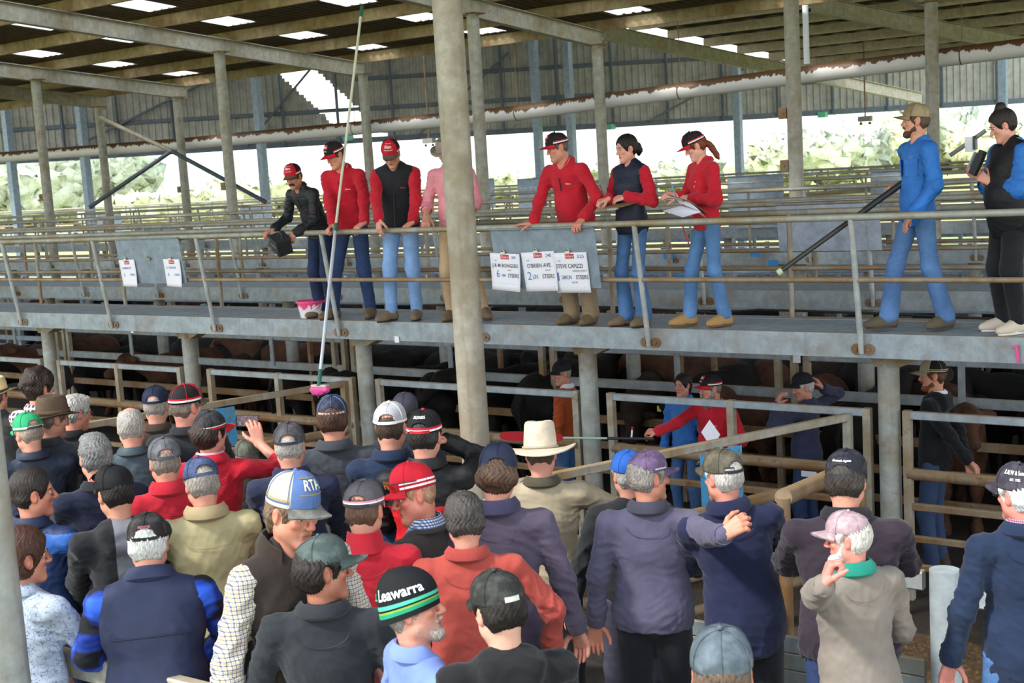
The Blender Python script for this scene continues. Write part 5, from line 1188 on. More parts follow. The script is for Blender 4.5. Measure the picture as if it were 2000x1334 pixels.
b = MB(); b.tube([(.16 * math.cos(t_), -.01 - .12 * math.sin(t_), .16 - .09 * math.sin(t_)) for t_ in np.linspace(0, math.pi, 14)], .003, 6); b.build('handle', plain('#d9d9dd', .3, .6), E, True)
# long telescopic pole with the pink brush
pa = atY(707, 12, 9.95); pb = atY(656, 440, 9.07); pc = atY(623, 750, 8.45)
E = empty('paint_pole', pc, label='long pale telescopic pole with a pink paint brush, held over the rail', cat='pole'); o = pc
b = MB(); b.tube([pb - o, pa - o], .013, 12); b.build('upper_tube', plain('#d9dcc8', .35), E, True); b = MB(); b.tube([pc - o, pb - o], .0165, 12); b.build('lower_tube', plain('#cfd4d8', .3, .5), E, True)
d = nrm(pb - pc); b = MB(); b.tube([-d * .02, d * .14], .019, 12); b.tube([pb - o - d * .06, pb - o + d * .02], .02, 12); b.tube([pa - o - d * .12, pa - o], .018, 12); b.build('grip', plain('#2f6a55', .5), E, True)
b = MB(); b.bar(np.array([-.085, 0, -.02]), np.array([.085, .02, -.02]), .05, .025); b.build('brush_block', plain('#d9d2c4'), E)
fl = Fld((-.13, -.08, -.16), (.13, .1, 0), .006); fl.grp(120).cone((-.07, 0, -.055), (.075, .015, -.05), .04, .038).cone((-.06, -.01, -.09), (.03, .0, -.085), .018).cone((-.02, 0, -.09), (-.02, 0, -.13), .01, .004).end(); V, Q = fl.mesh(); N = normals(V, Q); V = V + N * ((wob(V, 110, 3) - .4) * .012)[:, None]; mk('bristles', V, Q, plain('#e8559f', .5), E, True)
# long black prod of the man in blue
qa = atY(1524, 530, 8.95); qb = atY(1770, 352, 9.55); E = empty('black_pole', qa, label='long dark pole with a pale tip, held across the rail by the man in blue', cat='pole'); b = MB(); b.tube([(0, 0, 0), qb - qa], .019, 14); b.build('shaft', plain('#35352f', .45), E, True); d = nrm(qb - qa); b = MB(); b.tube([-d * .025, d * .012], .024, 14); b.build('tip', plain('#c5cba8'), E, True); b = MB(); b.tube([(qb - qa) - d * .38, (qb - qa) + d * .02], .0235, 14); b.build('sleeve', plain('#23262b', .5), E, True)
# the second wand head past his shoulder
p = atY(1893, 282, 9.75); o2 = p; E = empty('wand_reader', p, label='white and black reader head on a stick behind the shoulder of the man in blue', cat='reader'); b = MB(); e0 = atY(1862, 300, 9.75) - p; e1 = atY(1925, 255, 9.75) - p; b.tube([e0 * 1.2, e1], .016, 10); b.build('stick', plain('#8d9088', .4), E, True); b = MB(); b.box((.01, 0, .0), (.07, .05, .11)); b.build('head', plain('#e6e8ea', .35), E); b = MB(); b.box((.045, -.01, .01), (.02, .056, .10)); b.build('face', plain('#2a2c30', .4), E)
# ================================================================ cattle
def cow_mesh(pose, seed):
    fl = Fld((-.45, -1.35, -.02), (.45, 1.55, 1.75), .022); g = fl.grp
    g(22).ell((0, 0, .93), (.27, .62, .33)).ell((0, .48, .92), (.22, .3, .34)).ell((0, -.55, .96), (.25, .3, .29)).end()
    hz = 1.22 if pose else .98; g(28).cone((0, .62, 1.02), (0, .98, hz), .19, .125).end(.1)
    g(45).ell((0, 1.10, hz), (.10, .12, .115)).cone((0, 1.12, hz - .02), (0, 1.36, hz - .16), .088, .062).ell((0, 1.36, hz - .17), (.068, .06, .055)).end(.04)
    for sx_ in (-1, 1): g(60).ell((sx_ * .17, 1.03, hz + .02), (.095, .03, .05)).end(.02)
    for sx_ in (-1, 1):
        g(45).cone((sx_ * .15, .52, .8), (sx_ * .14, .55, .42), .105, .058).cone((sx_ * .14, .55, .42), (sx_ * .14, .53, .08), .045, .036).cone((sx_ * .14, .53, .07), (sx_ * .14, .56, .03), .05, .055).end(.05)
        g(45).cone((sx_ * .16, -.6, .86), (sx_ * .15, -.52, .55), .15, .075).cone((sx_ * .15, -.52, .55), (sx_ * .14, -.74, .42), .07, .048).cone((sx_ * .14, -.74, .42), (sx_ * .14, -.68, .08), .046, .036).cone((sx_ * .14, -.68, .07), (sx_ * .14, -.65, .03), .05, .055).end(.05)
    g(60).cone((0, -.84, 1.1), (0, -.92, .95), .03, .024).cone((0, -.92, .95), (0, -.9, .5), .024, .018).cone((0, -.9, .5), (0, -.9, .35), .03, .02).end(.02)
    V, Q = fl.mesh(); N = normals(V, Q); V = V + N * ((wob(V, 30, seed) - .4) * .012)[:, None]; return V, Q
COWM = [cowm('#0c0b0b', '#171412'), cowm('#3a2218', '#5c3c2a'), cowm('#1d1613', '#3a2c22')]
PRO = []
for k in range(4):
    V, Q = cow_mesh(k % 2, k); E = empty('cow', (0, 0, GZ), 0, label='black cow', cat='cow'); bd = mk('body', V, Q, COWM[(0, 1, 2, 0)[k]], E, True)
    hz = 1.22 if k % 2 else .98
    b = MB(); b.box((.25, 1.03, hz + .0), (.045, .008, .055)); b.build('ear_tag', plain(['#d9d66a', '#e8e6d8', '#d9d66a', '#e0dcc8'][k]), E)
    for sx_ in (-1, 1): b = MB(); b.lathe([(.001, .014), (.01, .01), (.014, 0), (.01, -.01), (.001, -.014)], 10); b.v = [(v[0] + sx_ * .085, v[1] + 1.15, v[2] + hz + .02) for v in b.v]; b.build('eye', plain('#050505', .15), bd, True)
    PRO.append(E)
def copy_tree(o, parent=None):
    c = o.copy(); COL.objects.link(c); c.parent = parent
    for ch in o.children: copy_tree(ch, c)
    return c
used = [False] * 4; rc = random.Random(11); spots = []
for row, Y in enumerate((12.25, 13.15, 14.0, 16.5, 18.6)):
    x = .8 - .3 * row
    while x > (-19.5 if row < 3 else -26): spots.append((x, Y + rc.uniform(-.2, .2), row)); x -= rc.uniform(.72, 1.0) if row % 2 == 0 else rc.uniform(1.5, 2.0)
CL = [o.location for o in bpy.data.objects if o.name.startswith('steel_column')]
spots = [q for q in spots if min(math.hypot(q[0] - c.x, q[1] - c.y) for c in CL) > .42]
nmc = {0: ('cattle with black coats', 'black coated steer standing in the crowded pens behind the fence'), 1: ('cattle with dark red brown coats', 'dark red brown steer standing in the crowded pens behind the fence'), 2: ('cattle with brown black coats', 'brown tinged black steer standing in the crowded pens behind the fence'), 3: ('cattle with black coats', 'black coated steer standing in the crowded pens behind the fence')}
for i, (x, y, row) in enumerate(spots):
    k = rc.choice((0, 1, 2, 3, 3, 0)); o = PRO[k] if not used[k] else copy_tree(PRO[k]); used[k] = True
    a = rc.choice((math.pi, math.pi + .4, 0.0, math.pi - .35, .3)) if row % 2 == 0 else rc.choice((math.pi / 2, -math.pi / 2)) + rc.uniform(-.3, .3)
    o.location = (x, y, GZ); o.rotation_euler = (0, 0, a); s_ = rc.uniform(.92, 1.08); o.scale = (s_, s_, s_); o['group'], o['label'] = nmc[k]
# ================================================================ trees and hills outside
TREEN = 0
def blob_tree(x, y, h, r, m, label, trunk=True, seed=0, name='gum_tree', pale=False):
    E = empty(name, (x, y, GZ), label=label, cat='tree', group=None); r_ = np.random.RandomState(seed); fl = Fld((-r * 1.3, -r * 1.3, h * .2), (r * 1.3, r * 1.3, h * 1.15), r / 9); fl.grp(6 / r)
    for i in range(16): c = r_.randn(3) * np.array([r * .42, r * .42, h * .17]) + [0, 0, h * .68]; fl.ell(c, np.array([r, r, r * .8]) * (.3 + .25 * r_.rand()))
    fl.end(); V, Q = fl.mesh(); N = normals(V, Q); V = V + N * ((wob(V, 5 / r * 2, seed) - .4) * r * .45)[:, None] + r_.randn(*V.shape) * r * .03; mk('crown', V, Q, m, E, True)
    b = MB(); b.tube([(0, 0, 0), (r * .05, 0, h * .35), (-r * .05, 0, h * .7)], [h * .03, h * .022, h * .012], 8); b.tube([(r * .03, 0, h * .3), (r * .4, .1, h * .65)], [h * .016, h * .008], 6); b.tube([(r * .02, 0, h * .35), (-r * .42, .1, h * .7)], [h * .016, h * .008], 6); b.build('trunk', plain('#c9c2b4') if pale else plain('#8f8677'), E, True); return E
LF = [leafm('#b6c09a', '#d6ddc2', .3), leafm('#cbd0a0', '#e2e4bf', .25), leafm('#b5bfae', '#d2d8c8', .25)]  # foliage paled so haze and overexposure sit in the colour
k = 0
for i, (x, d, h, r, mi_) in enumerate([(-40, 115, 13, 8, 0), (40, 105, 11, 7, 0), (95, 112, 13, 7, 2), (140, 110, 12, 6, 0), (190, 120, 14, 7, 0), (240, 95, 5, 4, 1), (285, 95, 5.5, 4.5, 1), (330, 100, 5, 4, 1), (1575, 110, 8, 6, 0), (1610, 120, 9, 7, 2), (1665, 125, 9, 7, 0), (1715, 120, 10, 6, 1), (1760, 125, 12, 6, 0), (1815, 130, 11, 7, 2), (1895, 125, 9, 7, 0), (1960, 120, 8, 6, 1), (1090, 120, 6, 6, 0), (985, 125, 6, 6, 1), (1300, 120, 6, 6, 0), (500, 110, 7, 6, 1), (430, 120, 6, 5, 0)]):
    p = atD(x, 395 - .06 * x, d); blob_tree(p[0], p[1], h * .55, r * .8, LF[mi_], 'gum tree painted pale with haze in the field beyond the yards, ' + ORD[i] + ' from the far end', seed=i, pale=i in (1, 2, 13))
def hill(x0, x1, d, h, m, label, seed):
    a = atD(x0, 395 - .06 * x0, d); c = atD(x1, 395 - .06 * x1, d); V = []; n, k = 60, 8; dv = c - a; nn = nrm(np.array([-dv[1], dv[0], 0])); r_ = np.random.RandomState(seed); ph = r_.rand(4) * 6
    for j in range(k + 1):
        for i in range(n + 1):
            t = i / n; hh = h * math.sin(math.pi * min(1, max(0, t))) ** .5 * (.75 + .18 * math.sin(5 * t + ph[0]) + .1 * math.sin(11 * t + ph[1]) + .03 * math.sin(31 * t + ph[2])); w = j / k; p = a + dv * t + nn * (w - .3) * h * 6; V.append((p[0], p[1], GZ + hh * math.sin(math.pi * w) ** .8))
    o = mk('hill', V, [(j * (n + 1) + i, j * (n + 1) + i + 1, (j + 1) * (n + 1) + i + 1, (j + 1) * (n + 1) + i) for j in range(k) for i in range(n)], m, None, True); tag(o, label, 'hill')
hill(300, 1300, 520, 26, leafm('#cdd3d6', '#dbdfdf', .02), 'low hazy hill far behind the yards across the middle', 1); hill(1450, 2300, 480, 38, leafm('#b9c4c6', '#d5d9cf', .02), 'wooded hazy hill beyond the field behind the tan capped man', 2); hill(-500, 420, 420, 34, leafm('#c2cabb', '#d4d8c8', .02), 'wooded hill painted pale with haze beyond the field at the far end', 3)  # distance haze is painted into these pale hill colours
for i, (x, y) in enumerate(((1650, 392), (1745, 386), (955, 395))):
    p = atD(x, y, 210); E = empty('farm_shed', (p[0], p[1], GZ), .6, label='small pale farm shed out in the field, ' + ['between the rails by the large board', 'nearest the tan capped man', 'beyond the pink shirt'][i], cat='shed'); b = MB(); b.box((0, 0, 1.3), (5, 3, 2.6)); b.build('walls', plain('#d5d8dc'), E); b = MB(); b.add([(-2.7, -1.7, 2.6), (2.7, -1.7, 2.6), (2.7, 0, 3.3), (-2.7, 0, 3.3), (-2.7, 1.7, 2.6), (2.7, 1.7, 2.6)], [(0, 1, 2, 3), (3, 2, 5, 4), (0, 3, 4), (1, 5, 2)]); b.build('roof', plain('#b7bfc7'), E)
# ================================================================ people
RD = fabric('#c01a2e'); RD2 = fabric('#b81f30'); PINK = fabric('#e39aa6', 'shell'); BLK = fabric('#1b1c20'); NVY = fabric('#1f2740'); JN = fabric('#456a99', 'denim'); JND = fabric('#25324f', 'denim'); JNL = fabric('#7596c4', 'denim'); KH = fabric('#a08a6c', 'shell'); DKT = fabric('#191b20')
cWH, cRD, cBK = plain('#f0eeee'), capm('#cc2233'), capm('#211f21')
OL = capm('#5a5344', 'worn')
SB = [(.95, 5.33, .06, .125, cWH), (.95, 5.33, .125, .19, cRD)]
def elders(front='b', hole=True, **k):
    if front == 'b': d = dict(m=[cBK, capm('#2a2527', 'mesh')], bm=cRD, um=cRD, sel=lambda a, t: 0 if abs(a) < 1.0 else 1, bands=SB, patch=[(.42, -.42, .34, .66, cRD, 'Elders', cWH, .55), (.36, -.36, .2, .3, None, 'RURAL', cWH, .8)], strap=cBK, hole=hole)
    else: d = dict(m=[cRD, capm('#231f22', 'mesh')], bm=OL, um=OL, sel=lambda a, t: 0 if abs(a) < 1.0 else 1, bands=SB, patch=[(.48, -.48, .32, .66, cRD, 'Elders', cWH, .5)], strap=cBK, hole=hole, sq=.7)
    for a, c in ((.50, .335), ):
        if front != 'b':
            d['bands'] = SB + [(-.5, .5, .28, .30, cWH), (-.5, .5, .68, .70, cWH)]
    d.update(k); return d
def capc(c, kind='twill', **k): return dict(m=[capm(c, kind)], **k)
def pull(c, m=None, **k):
    d = dict(m=m or fabric(c), name='pullover'); d.update(k); return d
def col_(m, **k): d = dict(m=m); d.update(k); return d
rail = lambda x, y, Y=9.1: atY(x, y, Y)
BOOT = dict(m=plain('#6f5b41', .8), sole=plain('#3b3026', .8)); BOOTB = dict(m=plain('#7a6750', .8)); BLKB = dict(m=plain('#1d1b1b', .7))
LEFTW = dict(hw=1)
# ---- on the walkway
RN = dict(hw=1, n=(0, -.35, 1)); 
person('moustached man in a red cap and black jacket bending over the rail', atY(573, 345, 9.2), DK, f=-128, hf=-150, hp=22, lean=24, bend=14, w=1.05, belly=1.1,
       arms=dict(R=dict(w=rail(535, 447, 9.16), pose='rail', hw=1, hd=(-.35, -.9, -.35), n=(0, -.3, 1), hint=(.5, -.3, -.7)), L=dict(w=rail(577, 455, 9.05), pose='grip', hw=1, hd=(-.35, -.5, -.7), n=(.5, -.8, .3), hint=(-.5, -.5, -.5))),
       top=dict(m=fabric('#24272c', 'shell'), name='jacket', zip=(1.40, .95), badge=(-.09, 1.27, .05, .02, None, 'Elders', plain('#c03040'))), collar=col_(fabric('#24272c', 'shell')), legs=dict(m=fabric('#1c2a4d', 'denim'), name='jeans', flare=1.15), shoes=BOOTB, hair=dict(c='#33261d', style='short'), cap=elders('r', hz=1.1), hd=dict(mo='#2a1e18', stubble='#6b4f42'), skin_='#c98f78')
person('man in a red pullover holding the long pole over the rail', atY(654, 303, 9.3), DK, f=-150, hf=-128, hp=24, lean=9, bend=10, w=1.0,
       arms=dict(R=dict(w=rail(653, 447, 9.14), pose='grip', hw=1, hd=(-.1, -.75, -.45), n=(-.4, -.6, .6), hint=(.5, -.2, -.8)), L=dict(w=rail(712, 440, 9.2), watch='#b9b4a8', pose='rail', hw=1, hd=(-.3, -.8, -.5), n=(0, -.5, 1), hint=(-.5, -.2, -.8))),
       top=pull('', RD, vee=PINK, zip=(1.38, 1.26), badge=(-.085, 1.30, .055, .022, None, 'Elders', cWH)), collar=[col_(PINK, r=.058, h=.042, name='shirt_collar'), col_(RD, h=.04, r=.064)], legs=dict(m=fabric('#24395e', 'denim'), name='jeans'), shoes=BOOT, hair=dict(c='#4a382b', style='crop'), cap=elders('b'), skin_='#d49c84', feet=dict(R=(.2, .12, 0, 20), L=(-.12, -.05, 0, -15)))
person('older man in a red cap with black fleece vest over a red pullover looking down', atY(764, 300, 9.3), DK, f=-165, hf=-168, hp=34, lean=6, bend=12, w=1.06, belly=1.1,
       arms=dict(R=dict(w=rail(741, 448, 8.98), pose='relax', hw=1, hd=(.05, -.15, -1), n=(-.3, -1, 0), hint=(.6, -.1, -.7)), L=dict(w=rail(806, 440, 9.2), pose='rail', hw=1, hd=(-.3, -.8, -.5), n=(0, -.5, 1), hint=(-.6, -.2, -.8))),
       top=pull('', RD, vee=PINK, name='pullover', badge=(-.09, 1.30, .05, .02, None, 'Elders', plain('#d05060')), zip=(1.36, .92)), vest=dict(m=fabric('#1e1f26')), collar=[col_(RD, r=.062, h=.045), col_(fabric('#1e1f26'), r=.074, h=.035)], legs=dict(m=JNL, name='jeans'), shoes=BOOTB, hair=dict(c='#8f8680', style='crop'), cap=elders('r', hz=1.12), skin_='#cf9a86', feet=dict(R=(.14, .05, 0, 35), L=(-.10, 0, 0, -4)))
person('man in a pale pink work shirt and khaki trousers mostly hidden behind the tall column', atY(872, 298, 9.45), DK, f=-160, hf=-150, hp=25, lean=4, w=1.0,
       arms=dict(R=dict(l=(.20, .25, 1.0), pose='relax', roll=1), L=dict(l=(-.18, .26, 1.0), pose='relax', roll=1)),
       top=dict(m=fabric('#e08f9c', 'shell'), name='shirt', pockets=1, len=-.02, zip=(1.4, 1.0)), collar=col_(fabric('#e08f9c', 'shell')), legs=dict(m=fabric('#b79a78', 'shell')), shoes=BOOT, hair=dict(c='#4a3a30'), cap=dict(kind='felt', m=capm('#9b8f80'), br=.15, ch=.11), feet=dict(L=(-.24, .02, 0, -35), R=(.1, 0, 0, 5)))
person('stout man in a red pullover and khaki trousers, both hands on the rail', atY(1088, 288, 9.28), DK, f=-140, hf=-112, hp=14, lean=14, bend=8, w=1.15, belly=1.22,
       arms=dict(R=dict(w=rail(1042, 436, 9.13), pose='flat', hw=1, hd=(-1, -.35, -.02), n=(0, -.1, 1), hint=(.6, -.2, -.7)), L=dict(w=rail(1138, 428, 9.15), pose='rail', hw=1, hd=(-.1, -.9, -.5), n=(0, -.6, 1), hint=(-.6, -.2, -.8))),
       top=pull('', RD, vee=PINK, zip=(1.38, 1.26), badge=(-.085, 1.32, .055, .022, None, 'Elders', cWH)), collar=[col_(PINK, r=.066, h=.045, name='shirt_collar'), col_(RD, h=.045, r=.072)], legs=dict(m=fabric('#8f7c63', 'shell'), flare=1.2, r=1.05), shoes=BOOT, hair=dict(c='#6b5a4d', style='crop'), cap=elders('b'), hd=dict(stubble='#9a8478', fat=.006), skin_='#d3947f')
person('dark haired woman in a navy padded vest over a red pullover writing on a clipboard', atY(1223, 290, 9.42), DK, f=-135, hf=-118, hp=10, w=.9, belly=.85,
       arms=dict(R=dict(w=atY(1188, 388, 9.3), pose='grip', hw=1, hd=(-.5, -.5, -.2), n=(-.3, -.6, .6), hint=(.6, -.3, -.8)), L=dict(w=atY(1224, 384, 9.33), pose='relax', hw=1, hd=(-1, -.2, -.15), n=(0, -.6, .8), hint=(-.8, -.2, -.8))),
       top=pull('', RD, vee=PINK), vest=dict(m=fabric('#20263a', 'shell')), collar=[col_(RD, r=.055, h=.045), col_(fabric('#20263a', 'shell'), r=.066, h=.04)], legs=dict(m=JN, name='jeans', flare=1.55, r=.92), shoes=BOOTB,
       hair=dict(c='#211814', style='short', t=.006, line=.045, tail=[(0, -.085, .03, .022), (0, -.118, -.005, .03), (-.01, -.125, -.045, .026), (.01, -.12, -.08, .018)]), hd=dict(fem=1, nose=.8), skin_='#dca491', feet=dict(L=(-.10, .0, 0, -5), R=(.1, .03, 0, 15)))
person('young woman with a red braid, black and red cap and red pullover holding a clipboard', atY(1357, 285, 9.45), DK, f=-118, hf=-100, hp=26, w=.88, belly=.85, lean=3,
       arms=dict(R=dict(w=atY(1326, 382, 9.35), pose='relax', hw=1, hd=(-.7, -.5, .1), n=(-.2, -.6, .6), hint=(.6, -.3, -.8)), L=dict(w=atY(1350, 388, 9.35), pose='grip', hw=1, hd=(-1, -.2, .1), n=(0, -.6, .8), hint=(-.7, -.2, -.8))),
       top=pull('', RD, vee=PINK, badge=(-.085, 1.30, .02, .02, None, 'e', cWH)), collar=[col_(PINK, r=.052, h=.04, name='shirt_collar'), col_(RD, h=.04, r=.06)], legs=dict(m=fabric('#4c729f', 'denim'), name='jeans', flare=1.3, r=.95), shoes=dict(m=plain('#a8814e', .8), sole=plain('#5b4630')),
       hair=dict(c='#7c3d22', style='short', t=.002, tail=[(-.02, -.09, .0, .022), (-.03, -.115, -.05, .022), (-.035, -.12, -.09, .024), (-.035, -.125, -.13, .019), (-.035, -.13, -.17, .022), (-.035, -.135, -.21, .012)]), cap=elders('b'), hd=dict(fem=1, nose=.8), skin_='#e2ab98', feet=dict(R=(.12, .15, 0, 10), L=(-.08, -.10, 0, -5)), knees=dict(R=(.05, 1, 0), L=(0, 1, 0)))
person('bearded man in a tan cap and blue shirt striding with a long black pole', atY(1789, 236, 9.55), DK, f=-118, hf=-92, hp=-2, w=.98, belly=.95,
       arms=dict(R=dict(w=atY(1762, 362, 9.62), pose='grip', hw=1, hd=(-.9, -.2, -.1), n=(-.1, -.3, 1), hint=(.4, -.5, -.8), roll=1), L=dict(l=(-.20, .14, .93), pose='relax', hint=(-.7, -.6, -.4))),
       top=dict(m=fabric('#2a6fc0', 'shell'), name='shirt', pockets=1, len=.05, amp=.0105, puff=.006, vlen=.12, badge=(-.085, 1.345, .05, .022, None, 'G.L.R', plain('#c9b23a'))), collar=col_(fabric('#2a6fc0', 'shell'), open_=.8), legs=dict(m=fabric('#4a6c9c', 'denim'), name='jeans', flare=1.35), shoes=dict(m=plain('#5d5140', .85), sole=plain('#37302a')),
       hair=dict(c='#5a4434', style='crop'), cap=dict(m=[capm('#8f7d5e'), capm('#a08f6e')], sel=lambda a, t: 0 if abs(a) < 1.2 else 1), hd=dict(beard=dict(c='#5b3d2b', t=.0075)), skin_='#d19a80', feet=dict(R=(.10, .22, 0, 12), L=(-.10, -.17, 0, -10)), knees=dict(R=(0, 1, .1), L=(0, 1, -.1)))
person('woman with a high bun, black vest over a blue shirt, reading a handheld device', atY(1958, 245, 9.55), DK, f=-118, hf=-100, hp=22, w=1.22, belly=1.3,
       arms=dict(R=dict(w=atY(1916, 345, 9.5), pose='grip', hw=1, hd=(-.7, -.2, .6), n=(-.4, -.9, 0), hint=(.6, -.4, -.8), roll=1), L=dict(w=atY(1935, 356, 9.5), pose='grip', hw=1, hd=(-.7, -.2, .5), n=(.2, -1, 0), hint=(-.8, -.4, -.8), roll=1)),
       top=dict(m=fabric('#2a6fc0', 'shell'), name='shirt', len=.1, amp=.010, puff=.01), vest=dict(m=fabric('#17171b', 'shell'), len=.02), collar=[col_(fabric('#2a6fc0', 'shell'), r=.064), col_(fabric('#17171b', 'shell'), r=.076, h=.03)], legs=dict(m=fabric('#1a1b20'), r=1.1, flare=.85), shoes=dict(m=plain('#c9bba8', .7), sole=plain('#d8d2c8')),
       hair=dict(c='#2b201b', style='short', t=.006, bun=(0, -.04, .138)), hd=dict(fem=1, fat=.006, nose=.8), skin_='#dba28f')
# ---- in the lane below
person('man in a dark cap and rust orange jumper walking behind the thick support column', atY(1097, 729, 10.5), GZ, f=-70, hf=-112, hp=8, w=1.05, belly=1.1, arms=dict(R=dict(l=(.25, -.02, .86))),
       top=pull('#a84a20'), collar=col_(plain('#dfe0ea'), r=.062, h=.045), legs=dict(m=JN, name='jeans'), hair=dict(c='#9d948c', style='crop'), cap=dict(m=[capm('#26242b')], bm=capm('#26242b'), um=capm('#a02434'), hole=False, patch=[(.35, -.2, .3, .6, None, 'W', plain('#d25060'), .8)]), skin_='#d09680', hd=dict(stubble='#a08c84'))
person('dark haired woman in a light blue jumper standing behind the bearded man', atY(1333, 752, 10.75), GZ, f=-150, hf=-142, hp=2, w=.92, belly=.9, top=pull('#3f7fd0', badge=(-.07, 1.25, .04, .03, None, 'A', plain('#d9b52a'))), collar=col_(fabric('#3f7fd0')), legs=dict(m=JN, name='jeans'), hair=dict(c='#2a1d18', style='short', t=.008, line=.045, tail=[(0, -.09, .0, .03), (0, -.10, -.07, .03), (0, -.09, -.13, .02)]), hd=dict(fem=1, nose=.8), skin_='#dca08c')
person('grey bearded man in a red hooded jumper reaching out with a sorting paddle', atY(1388, 758, 10.15), GZ, f=-140, hf=-112, hp=4, w=1.2, belly=1.3, lean=4,
       arms=dict(R=dict(w=atY(1266, 853, 9.62), pose='grip', hw=1, hd=(-1, -.1, -.02), n=(0, -.5, .85), hint=(.3, .0, -1), len=1.05), L=dict(w=atY(1422, 868, 9.84), pose='grip', hw=1, hd=(-.8, -.3, .1), n=(0, -.7, .7), hint=(-.5, -.2, -.9))),
       top=pull('', RD, len=.14, vee=PINK, name='hooded_jumper', hood=True, badge=(-.09, 1.29, .06, .025, None, 'Elders', cWH)), collar=[col_(PINK, r=.070, h=.04, name='shirt_collar')], legs=dict(m=JND, name='jeans'), hair=dict(c='#7d746c', style='crop'), cap=elders('b'), hd=dict(beard=dict(c='#8f877e', len=.06, t=.014), fat=.006), skin_='#cf927c')
person('man in a navy jumper lifting his dark cap with both hands', atY(1568, 756, 10.55), GZ, f=-62, hf=-108, hp=10, w=1.12, belly=1.1,
       arms=dict(L=dict(w=atY(1517, 790, 10.35), pose='rail', hw=1, hd=(.45, 0, 1), n=(-.7, -.5, .2), hint=(-.8, .2, -.7)), R=dict(w=atY(1607, 758, 10.75), pose='rail', hw=1, hd=(-.6, 0, .8), n=(.6, .3, .8), hint=(.9, -.2, -.3))),
       top=pull('#343750'), collar=col_(fabric('#343750')), legs=dict(m=fabric('#26385c', 'denim'), name='jeans'), hair=dict(c='#c9c3bc', style='short'), cap=capc('#23242b', up=.012), skin_='#d09680')
person('man in a black hooded jumper with his hands clasped behind his back', atY(1822, 733, 10.45), GZ, f=-72, hf=-94, hp=2, w=1.02,
       arms=dict(R=dict(l=(.06, -.24, .92), pose='relax', hint=(1, -.6, 0)), L=dict(l=(-.02, -.26, .95), pose='relax', hint=(-1, -.6, 0))),
       top=pull('#131418', hood=True, name='hooded_jumper'), collar=col_(plain('#e4e4ee'), r=.056, h=.04), legs=dict(m=fabric('#2b3d5c', 'denim'), flare=1.0), hair=dict(c='#6b4430', style='crop'), cap=dict(m=[capm('#b3a88f'), capm('#26201c', 'mesh')], bm=capm('#b3a88f'), sel=lambda a, t: 0 if abs(a) < 1.15 else 1, bands=[(1.2, 5.08, .05, .1, plain('#c9b98c')), (1.2, 5.08, .14, .18, plain('#c9b98c'))], strap=capm('#26201c')), hd=dict(beard=dict(c='#8a5432', t=.0075)), skin_='#d79e86')
# ---- the crowd
def cr_(x, y, label, zh=1.80, **k):
    k.setdefault('facer', abs(k.get('hf', k.get('f', 0))) > 55); p = atZ(x, y, zh)
    return person(label, p, k.pop('G', CZ), **k)
FW_ = dict(R=dict(l=(.20, .36, 1.0)), L=dict(l=(-.20, .36, 1.0)))
SL = dict(R=dict(l=(.30, .16, .92), hint=(1, -.4, -.2)), L=dict(l=(-.30, .16, .92), hint=(-1, -.4, -.2)))
cr_(-6, 772, 'person in a cream straw hat at the very edge of the picture', zh=1.72, f=30, hf=40, top=dict(m=fabric('#3b3a3a'), name='jacket'), collar=col_(fabric('#3b3a3a')), hair=dict(c='#6b5a4a'), cap=dict(kind='felt', m=capm('#d9c294'), bm=plain('#2a2522'), br=.16), legs=dict(m=DKT))
cr_(78, 756, 'young man with thick dark curly hair in a pink and navy checked shirt', zh=1.86, f=35, hf=62, hp=6, facer=True, top=dict(m=check('#d9a3a5', '#27304f', '#e9e2ea', .034, .42), name='shirt'), collar=col_(check('#d9a3a5', '#27304f', '#e9e2ea', .034, .42)), hair=dict(c='#2e211b', style='curly'), legs=dict(m=DKT), skin_='#cf957c', arms=FW_)
cr_(104, 818, 'man in a brown felt hat with a small silver badge, seen from behind', zh=1.80, f=30, hf=64, hp=12, facer=True, top=dict(m=fabric('#2a2d33'), name='jacket'), collar=col_(fabric('#2a2d33')), hair=dict(c='#6f6256', style='crop'), cap=dict(kind='felt', m=capm('#5b4a3b'), br=.16, ch=.125, curl=.022, bandh=.03, tilt=10), legs=dict(m=DKT), hd=dict(specs='#5a4a3c', stubble='#8b7c72'), skin_='#b98672', arms=FW_)
cr_(55, 846, 'man in a bright green cap worn with the strap towards us and a navy jacket', zh=1.76, f=-5, hf=-28, hp=10, w=1.18, top=dict(m=fabric('#252c3d', 'shell'), name='jacket'), collar=col_(fabric('#252c3d', 'shell'), r=.068), hair=dict(c='#9a8a7c', style='crop'), cap=dict(m=[capm('#2f9e6a')], strap=plain('#26332e'), bands=[(1.4, 4.9, .03, .10, cWH)]), legs=dict(m=DKT), arms=FW_)
cr_(150, 806, 'grey haired man in glasses and a black jacket turned to the pens', zh=1.76, f=40, hf=68, hp=10, facer=True, top=dict(m=BLK, name='jacket'), collar=col_(BLK), hair=dict(c='#b9b4ae', style='full', t=-.006), legs=dict(m=DKT), hd=dict(specs='#6a5a50'), skin_='#c98b76', arms=FW_)
cr_(256, 834, 'balding grey haired man in a slate green jacket, seen from behind', zh=1.80, f=4, hf=2, hp=6, w=1.12, top=dict(m=fabric('#3b4850', 'shell'), name='jacket'), collar=col_(fabric('#3b4850', 'shell')), hair=dict(c='#a9a39b', style='bald'), legs=dict(m=DKT), arms=FW_)
cr_(305, 792, 'man in a navy cap and brown jacket beside the red fronted mesh cap', zh=1.80, f=8, hf=12, hp=4, top=dict(m=fabric('#3c3128'), name='jacket'), collar=col_(fabric('#3c3128')), hair=dict(c='#a59a92', style='crop'), cap=capc('#1d263d'), legs=dict(m=DKT), arms=FW_)
